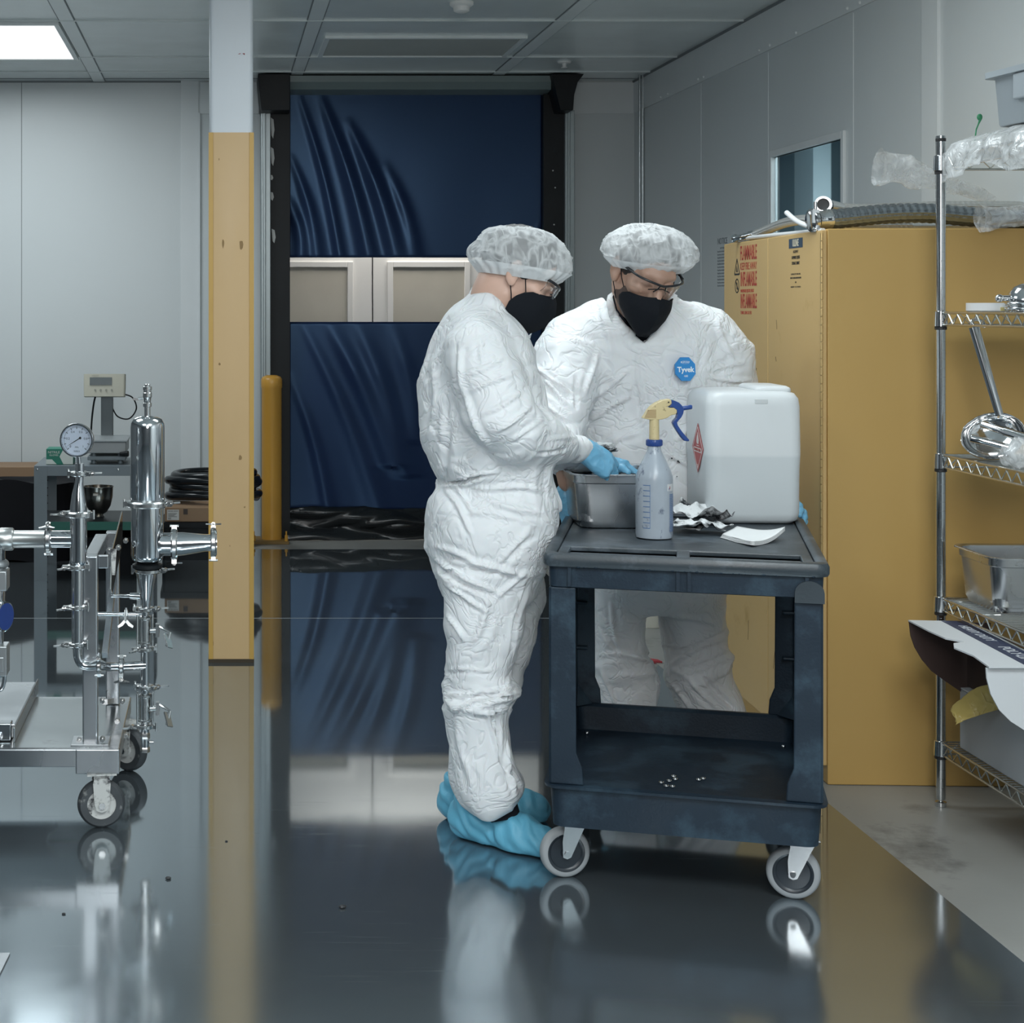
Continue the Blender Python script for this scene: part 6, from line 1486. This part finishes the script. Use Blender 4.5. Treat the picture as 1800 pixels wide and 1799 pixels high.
# pipe coming in from the left
yl = 948
SO('cross_pipe', MB().tube([A(126, yl), A(88, yl)], .0232, 28).tube([A(88, yl), A(20, yl)], .0232, 28), m_pipe)
SO('pipe_union', MB().tube([A(24, 948), A(22, 948), A(2, 948), A(-6, 948)], [.0285, .031, .031, .028], 28).tube([A(22, 948), A(78, 948), A(79, 948)], [.0236, .0236, .0245], 20), mat('brushed_union', (.50, .51, .50), .34, metal=.9))
clampring(A(85, yl), X_, .034, .008, (0, -.2, 1))
SO('elbow_body', MB().tube(smooth_path([A(2, 950), A(-8, 955), A(-10, 972), A(-10, 985)], 6), [.03]*19, 24), m_pipe)
mb = MB().tube([A(-6, 980), A(-6, 1040), A(-6, 1190)], [.024, .024, .016], 24); SO('vertical_pipe', mb, m_pipe)
SO('pump_collar', MB().tube([A(-6, 984), A(-6, 988), A(-6, 994), A(-6, 998)], [.026, .034, .034, .028], 28).box(A(-25, 0).x, A(15, 0).x, 4.46, 4.53, A(0, 1036).z, A(0, 1000).z), mat('cast_alloy', (.42, .44, .45), .35, metal=.8), bevel=.004)
dn_ = Vector((.85, -.45, 0)).normalized(); Md = dn_.to_track_quat('Z', 'Y').to_matrix().to_4x4(); Md.translation = A(7, 1084, 4.47)
SO('flow_disc', MB().lathe([(.036, -.025), (.041, -.006), (.041, .004), (.036, .006)], 36, M=Md), m_pipe)
Md2 = Md.copy(); SO('blue_disc_face', MB().lathe([(.0, .0062), (.036, .0062), (.036, .0072), (0, .0072)], 36, M=Md, caps=False), mat('gauge_blue', (.02, .05, .22), .4), label='blue face of side disc')
SO('valve_body', MB().box(A(-20, 0).x, A(15, 0).x, 4.46, 4.53, A(0, 1184).z, A(0, 1132).z).box(A(-20, 0).x, A(10, 0).x, 4.455, 4.46, A(0, 1175).z, A(0, 1150).z), mat('cast_alloy', (.42, .44, .45), .35, metal=.8), bevel=.008)
SO('drain_tube', MB().tube(smooth_path([A(8, 1184), A(7, 1200), A(2, 1212), A(-12, 1216)], 6), .006, 12), m_pipe)
# filter housing
YF_ = 4.60; fx = at(259, 0, YF_).x
def z_(py, Y=YF_): return at(0, py, Y).z
prof = [(.010, z_(990)), (.030, z_(989)), (.042, z_(984)), (.0455, z_(976)), (.0455, z_(887)), (.0455, z_(886)), (.0478, z_(884)), (.0478, z_(752)), (.0465, z_(744)), (.040, z_(737)), (.028, z_(733)), (.010, z_(731))]
hz = SO('filter_housing', MB().lathe(prof, 56, (fx, YF_, 0)), m_pipe)
clampring((fx, YF_, z_(886)), Z_, .056, .0085, (1, -.1, 0), 'housing_clamp')
mb = MB().lathe([(.0085, z_(733)), (.0085, z_(716)), (.0120, z_(715)), (.0120, z_(709)), (.0095, z_(708)), (.0105, z_(700)), (.0125, z_(698)), (.0125, z_(691)), (.011, z_(690)), (.011, z_(686)), (.0125, z_(685)), (.0125, z_(680)), (.0075, z_(679)), (.0075, z_(676)), (.006, z_(675))], 16, (fx, YF_, 0))
mb.tube([(fx-.012, YF_, z_(700)), (fx-.026, YF_, z_(701))], .004, 8).box(fx-.040, fx-.024, YF_-.003, YF_+.003, z_(704), z_(700))
SO('vent_valve', mb, m_clamp, auto=30)
zp = z_(957)
SO('outlet_pipe', MB().tube([(fx+.030, YF_, zp), (fx+.045, YF_, zp), (fx+.072, YF_, zp)], [.034, .032, .032], 28), m_pipe)
clampring((fx+.075, YF_, zp), X_, .042, .009, (0, -.15, -1))
SO('outlet_reducer', MB().tube([(fx+.078, YF_, zp), (fx+.10, YF_, zp+.001), (fx+.16, YF_, zp+.004), (fx+.182, YF_, zp+.004)], [.033, .032, .024, .024], 28), m_pipe)
clampring((fx+.184, YF_, zp+.005), X_, .040, .008, (0, .15, 1))
SO('outlet_end', MB().tube([(fx+.184, YF_, zp+.005), (fx+.194, YF_, zp+.005)], [.036, .036], 28), m_pipe)
# valve column under the housing
SO('gasket', MB().lathe([(.030, z_(1000)), (.042, z_(998)), (.042, z_(992)), (.030, z_(990))], 32, (fx, YF_, 0)), m_black)
clampring((fx+.002, YF_, z_(1003)), Z_, .036, .007, (1, -.2, 0))
cx = at(255, 0, YF_).x
SO('cone_reducer', MB().lathe([(.028, z_(1004)), (.028, z_(1010)), (.018, z_(1040)), (.0120, z_(1062)), (.0120, z_(1068))], 28, (cx+.003, YF_, 0)), m_pipe)
clampring((cx, YF_, z_(1071)), Z_, .024, .006, (1, -.35, 0))
SO('valve_pipe', MB().lathe([(.0115, z_(1322)), (.0115, z_(1070))], 20, (cx, YF_, 0)), m_pipe)
def valve(zc, hh, lever):
    o = SO('butterfly_valve', MB().lathe([(.014, zc-hh), (.020, zc-hh+.004), (.020, zc-hh+.008), (.0165, zc-hh+.010), (.0165, zc+hh-.010), (.020, zc+hh-.008), (.020, zc+hh-.004), (.014, zc+hh)], 24, (cx, YF_, 0)), m_clamp)
    for s in (-1, 1):
        for t_ in (-1, 1): obj('tie_bolt', MB().cyl((cx+s*.021, YF_+t_*.012, zc-hh-.002), (cx+s*.021, YF_+t_*.012, zc+hh+.002), .003, n=8), m_clamp, o)
    mb = MB().tube([(cx+.015, YF_-.01, zc), (cx+.040, YF_-.012, zc+.002)], .008, 12).box(cx+.030, cx+.040, YF_-.022, YF_, zc-.016, zc+.020)
    mb.tube([(cx+.040, YF_-.012, zc+.012), (cx+.052, YF_-.015, zc+.006), (cx+.071, YF_-.03, zc-.002), (cx+.062, YF_-.05, zc-.034)], .0042, 8)
    F = frame(Vector((cx+.066, YF_-.045, zc-.02)), (.25, -.5, -.8), (.5, .8, -.2)); mb.box(-.020, .022, -.012, .012, -.002, .002, M=F)
    obj('lever_handle', mb, m_clamp, o)
    return o
valve(z_(1108), .040, 1); valve(z_(1245), .040, 1)
clampring((cx, YF_, z_(1141)), Z_, .023, .006, (-1, -.3, 0)); clampring((cx, YF_, z_(1208)), Z_, .023, .006, (1, -.5, 0)); clampring((cx, YF_, z_(1277)), Z_, .023, .006, (-1, .2, 0))
SO('tee_branch', MB().tube([(cx, YF_, z_(1170)), (cx-.10, YF_-.02, z_(1170)), A(170, 1171)], [.0128, .0125, .0125], 20), m_pipe)
clampring((cx-.065, YF_-.012, z_(1171)), X_, .022, .007, (0, -.6, -1)); clampring(A(174, 1171), X_, .020, .006, (0, -.3, 1))
SO('sample_pipe', MB().tube([at(196, 1048, 4.62), at(240, 1048, 4.60)], .005, 12).tube([at(228, 1048, 4.6), at(246, 1049, 4.6)], [.009, .011], 12), m_pipe)
SO('sample_pipe', MB().tube([at(172, 1080, 4.58), at(250, 1081, 4.6)], .0065, 12), m_pipe)
clampring(at(222, 1081, 4.59), X_, .014, .005, (0, -1, .4))
SO('drain_fitting', MB().lathe([(.009, z_(1324)), (.014, z_(1322)), (.014, z_(1314)), (.011, z_(1312)), (.0125, z_(1300)), (.014, z_(1298)), (.014, z_(1290)), (.010, z_(1284))], 6, (cx, YF_, 0), smooth=False).cyl((cx+.012, YF_, z_(1305)), (cx+.024, YF_, z_(1305)), .005, n=10), m_clamp)
# casters
for (px, py, Y, rw, ang) in ((178, 1414, 4.51, .0655, R(8)), (226, 1322, 5.06, .0665, R(-35)), (-520, 1414, 4.51, .0655, 0), (-420, 1322, 5.06, .0665, 0)):
    x = at(px, py, Y).x; ce = bpy.data.objects.new('caster', None); C.objects.link(ce); ce.parent = sk
    ce.location = (x+.5, Y-4.8, 0); ce.rotation_euler = (0, 0, ang); ce.empty_display_size = .03
    def lo(n_, mb, m): return link_mesh(n_, mb.v, mb.f, mb.sm, m, ce, local=True)
    wd = .034
    lo('tire', MB().lathe([(rw*.6, -wd/2), (rw*.88, -wd/2), (rw*.98, -wd*.3), (rw, 0), (rw*.98, wd*.3), (rw*.88, wd/2), (rw*.6, wd/2)], 44, (0, 0, rw), 'y', caps=False), m_dirtw)
    lo('hub', MB().lathe([(.012, -wd*.62), (rw*.26, -wd*.6), (rw*.3, -wd*.42), (rw*.55, -wd*.40), (rw*.66, -wd*.5), (rw*.66, wd*.5), (rw*.3, wd*.42), (.012, wd*.6)], 32, (0, 0, rw), 'y'), m_whitey)
    f = MB()
    for s in (-1, 1):
        yb = s*(wd/2+.008); f.prism([(-.020, rw+.004), (-.014, rw-.014), (0, rw-.019), (.014, rw-.014), (.020, rw+.004), (.024, .125), (.018, .150), (-.018, .150), (-.024, .125)], yb-.002, yb+.002)
    f.box(-.022, .022, -wd/2-.01, wd/2+.01, .139, .146); f.box(-.04, .04, -.03, .03, .147, .151)
    lo('fork', f, m_whitey)
    lo('axle_bolt', MB().lathe([(.010, -wd/2-.016), (.010, -wd/2-.009), (.005, -wd/2-.009), (.005, wd/2+.012)], 6, (0, 0, rw), 'y', smooth=False), m_clamp)
# corner of a steel plate lying on the floor at the left edge
t = obj('floor_plate', MB().prism([(-.60, 3.62), (-.4585, 3.62), (-.470, 3.44), (-.488, 3.30), (-.60, 3.30)], .0, .004, ax='z'), m_sq); tag(t, 'corner of a bright steel plate on the floor at the left edge', 'plate')

# ================================================================ BACKGROUND LEFT
m_tab = mat('table_steel', (.17, .20, .22), .42, metal=.4, var=.12, dirt=(.08, .09, .10), dirt_scale=8, dirt_lo=.6)
YT0 = 8.58; tx0, tx1 = -.962, -.34; tz = .597
tb = thing('steel_table', 'low grey perforated-leg steel table by the left back wall', 'table', (-.65, 8.83, 0))
obj('table_top', MB().box(tx0, tx1, YT0, YT0+.5, tz-.006, tz).box(tx0, tx1, YT0, YT0+.004, tz-.052, tz-.006).box(tx0, tx0+.004, YT0, YT0+.5, tz-.052, tz-.006), m_tab, tb, bevel=.001)
for (x, y, s, q) in ((tx0, YT0, 1, 1), (tx1, YT0, -1, 1), (tx0, YT0+.5, 1, -1), (tx1, YT0+.5, -1, -1)):
    mb = MB().box(min(x, x+s*.068), max(x, x+s*.068), min(y-q*.003, y), max(y-q*.003, y), 0, tz-.006).box(min(x, x+s*.003), max(x, x+s*.003), min(y, y+q*.05), max(y, y+q*.05), 0, tz-.006)
    l = obj('leg', mb, m_tab, tb)
    mb = MB()
    for i in range(12): mb.cyl((x+s*.018, y-q*.0005, .05+i*.042), (x+s*.018, y+q*.0035, .05+i*.042), .004, n=8)
    obj('bolt_holes', mb, m_dk, l)
obj('lower_shelf', MB().box(tx0, tx1, YT0+.004, YT0+.5, .296, .303), mat('dark_shelf', (.03, .034, .04), .4), tb)
obj('shelf_edge', MB().box(tx0+.07, tx1-.02, YT0-.004, YT0+.003, .263, .306), mat('green_edge', (.01, .10, .075), .5), tb, label='dark green front edge of lower shelf')
mb = MB()
for px in (66, 208): p = at(px, 826, YT0); mb.ball((p.x, YT0-.002, p.z), .007, 10, 6)
obj('screw_head', mb, m_clamp, tb)
# platform scale
sc = thing('platform_scale', 'bench scale with beige display on a grey column, on steel table', 'scale', (-.60, 8.8, tz))
obj('platform', MB().box(-.69, -.488, 8.66, 8.95, .655, .715).box(-.70, -.478, 8.64, 8.97, .715, .727), mat('scale_grey', (.30, .32, .33), .4, metal=.5), sc, bevel=.004)
mb = MB().box(-.69, -.49, 8.66, 8.95, .618, .640)
for x in (-.66, -.52): mb.cyl((x, 8.69, tz), (x, 8.69, .66), .014, n=14)
obj('base', mb, m_tab, sc, bevel=.003)
obj('column', MB().box(-.642, -.577, 8.97, 9.02, .72, .985), mat('scale_column', (.12, .14, .15), .35, metal=.5), sc, bevel=.003)
dsp = obj('display_head', MB().loft([rrect(.222, .06, .012, 4, 0, 0, 0), rrect(.226, .062, .012, 4, .06, 0, 0), rrect(.226, .058, .012, 4, .122, 0, 0)], M=Matrix.Translation((-.62, 8.95, .936)) @ Matrix.Rotation(R(-8), 4, 'X')), mat('scale_beige', (.50, .48, .40), .5), sc)
Md = Matrix.Translation((-.62, 8.95, .936)) @ Matrix.Rotation(R(-8), 4, 'X')
obj('screen', MB().box(-.080, .040, -.0335, -.030, .060, .103, M=Md), mat('lcd_dark', (.055, .075, .08), .25), dsp)
mb = MB(); text_mesh(mb, 'WEIGHT', Md @ frame((-.05, -.0325, .112), (1, 0, 0), (0, 0, 1)), .010, ext=.0003)
for x in (-.05, -.02, .01, .04): mb.lathe([(.006, -.0335), (.006, -.031)], 12, (x, 0, .034), 'y', M=Md)
obj('keypad_print', mb, mat('grey_print', (.28, .28, .24), .6), dsp)
mb = MB().tube(smooth_path([(-.67, 8.95, .94), (-.68, 8.96, .90), (-.69, 8.96, .82), (-.695, 8.95, .73)], 6), .005, 8).tube(smooth_path([(-.52, 8.97, .95), (-.47, 8.97, .93), (-.45, 8.98, .87), (-.49, 8.99, .815), (-.55, 8.99, .825), (-.58, 8.99, .87)], 8), .004, 8)
obj('cable', mb, m_black, sc)
obj('black_knob', MB().tube([(-.52, 8.65, .652), (-.475, 8.64, .655)], [.010, .016], 12), m_black, sc)
gbx = thing('glove_box', 'green and white carton on the steel table behind the gauge', 'carton', (-.84, 8.72, tz))
obj('carton', MB().box(-.905, -.765, 8.64, 8.78, tz+.001, .680), mat('carton_green', (.01, .18, .12), .5), gbx, bevel=.002)
obj('white_panel', MB().prism([(-.905, .60), (-.85, .60), (-.875, .625), (-.905, .625)], 8.638, 8.64).prism([(-.815, .60), (-.765, .60), (-.765, .678), (-.815, .678), (-.835, .64)], 8.638, 8.64), mat('carton_white', (.6, .64, .6), .5), gbx)
mb = MB(); text_mesh(mb, 'NITRILE', frame((-.865, 8.6375, .662), (1, 0, 0), (0, 0, 1)), .018, ext=.0003); text_mesh(mb, 'GLOVES', frame((-.865, 8.6375, .647), (1, 0, 0), (0, 0, 1)), .013, ext=.0003)
obj('lettering', mb, mat('carton_white', (.6, .64, .6), .5), gbx)
# mixing bowl
bw = at(173, 900, 8.80); br = .078
bowl = thing('mixing_bowl', 'deep steel mixing bowl on lower shelf of the steel table', 'bowl', (bw.x, 8.80, .303))
obj('bowl_body', MB().lathe([(.028, .304), (.034, .306), (.026, .318), (.045, .33), (.066, .365), (.076, .41), (.079, .462), (.082, .466), (.082, .468), (.077, .468), (.073, .41), (.062, .365), (.04, .335), (.01, .325)], 40, (bw.x, 8.80, 0)), mat('bowl_steel', (.34, .32, .29), .22, metal=1, var=.1), bowl)
obj('stamp', MB().box(bw.x-.022, bw.x+.004, 8.715, 8.725, .425, .437), mat('bowl_label', (.5, .48, .44), .4), bowl)
# boxes and coiled black hose right of the table
b1 = thing('cardboard_box', 'brown carton with white shipping label, under coiled black hose', 'box', (-.08, 9.4, .215))
obj('carton', MB().box(-.305, .16, 9.27, 9.60, .216, .296), mat('brown_carton', (.27, .17, .10), .7, var=.06, bump=.1, bscale=80), b1, bevel=.003)
lbm = obj('shipping_label', MB().box(-.292, -.225, 9.2685, 9.27, .226, .284), mat('label_white', (.60, .60, .58), .6), b1)
mb = MB(); text_mesh(mb, 'EN ISO 20345', frame((-.258, 9.268, .276), (1, 0, 0), (0, 0, 1)), .0095, ext=.0002)
for i in range(4): mb.box(-.286, -.286+.05-.007*(i % 3), 9.2680, 9.2685, .262-i*.006, .264-i*.006)
for i in range(5): mb.box(-.286+i*.0035, -.2845+i*.0035, 9.2680, 9.2685, .230, .240)
obj('label_print', mb, m_blk, lbm)
obj('dark_square', MB().box(-.200, -.176, 9.2685, 9.27, .258, .288), mat('dark_ink', (.05, .035, .03), .6), b1)
b2 = tag(obj('black_storage_box', MB().loft([rrect(.50, .36, .02, 4, z, -.07, 9.45) for z in (0.0, .18)]+[rrect(.52, .38, .02, 4, z, -.07, 9.45) for z in (.182, .214)]), m_black), 'low black plastic box on the floor under the brown carton', 'box')
mb = MB(); ch = thing('coiled_hose', 'thick black hose coiled in a stack on the boxes left of the column', 'hose', (-.03, 9.56, .297))
pts = []
for i in range(241):
    t = i/240; a = t*2*PI*5; pts.append((-.03+(.245+.02*math.sin(a*.37))*math.cos(a), 9.56+.20*math.sin(a), .322+t*.145+.006*math.sin(a*1.7)))
obj('hose_loops', MB().tube(pts, .024, 12), m_blackv, ch)
h2 = thing('coiled_hose', 'black hose loop on the floor between column and bollard', 'hose', (.10, 9.84, 0))
obj('hose_loops', MB().torus((.10, 9.84, .028), .085, .026).torus((.10, 9.84, .08), .08, .026).torus((.105, 9.84, .13), .075, .024), m_blackv, h2)
# black covered pile at the left edge and cartons behind
tp_ = thing('covered_pile', 'pile under black sheeting at the left edge of the back wall', 'covered pile', (-1.3, 9.5, 0))
def pile(u, v):
    a = u*2*PI; w_ = .46; d_ = .26; r_ = 1/(abs(math.cos(a))**4+abs(math.sin(a))**4)**.25
    if v < .7: s = 1.0-.04*v; z = .44*v/.7
    else: s = (1-.04*v)*(1-(v-.7)/.3); z = .44+.012*math.sin(a*3)
    k_ = 1+.035*noise.noise((math.cos(a)*3, math.sin(a)*3, z*2.5))+.02*noise.noise((a*9, z*2, 4))
    return (-1.27+w_*r_*s*math.cos(a)*k_, 9.45+d_*r_*s*math.sin(a)*k_, max(0, z+.02*noise.noise((math.cos(a)*2*s, math.sin(a)*2*s, 7))))
obj('sheeting', MB().grid(pile, 120, 30), mat('black_sheeting', (.008, .008, .010), .7, spec=.15, var=.2, bump=.3, bscale=20), tp_)
t = obj('cardboard_box', MB().box(-1.5, -.93, 9.78, 10.1, 0, .475), mat('brown_carton', (.27, .17, .10), .7), bevel=.003); tag(t, 'plain brown carton against back wall behind the black sheeting', 'box')
t = obj('black_crate', MB().loft([rrect(.34, .3, .02, 4, z, -.62, 8.9) for z in (0.0, .2)]+[rrect(.30, .26, .02, 4, z, -.62, 8.9) for z in (.2, .03)], smooth=False), mat('matte_black_crate', (.012, .013, .015), .8, spec=.1)); tag(t, 'black open crate on the floor under the steel table', 'crate')
# rag held in the glove of the person at the left
c = at(1056, 790, 4.57); t = obj('stained_rag', lump(c.x, c.y, c.z+.002, .040, .028, .016, 31, .5), mat('stained_grey_rag', (.45, .47, .48), .8, dirt=(.012, .014, .018), dirt_scale=40, dirt_lo=.47)); tag(t, 'crumpled grey and black rag held on top by the blue gloved hand', 'rag')
# small dark specks on the floor
for (px, py, r_, lb) in ((602, 1597, .006, 'small dark speck on the floor below the blue curtain reflection'), (296, 1546, .005, 'small dark speck on the floor right of the skid caster'), (112, 1608, .003, 'tiny dark speck on the floor at bottom left'), (398, 1480, .0025, 'tiny dark speck on the floor below the yellow column')):
    Y = EYE*FPX/(py-541); x = (px-385)*Y/FPX
    t = obj('debris_speck', lump(x, Y, r_*.6, r_*1.4, r_, r_*.6, px), m_dk); tag(t, lb, 'debris', 'dark specks on the floor')
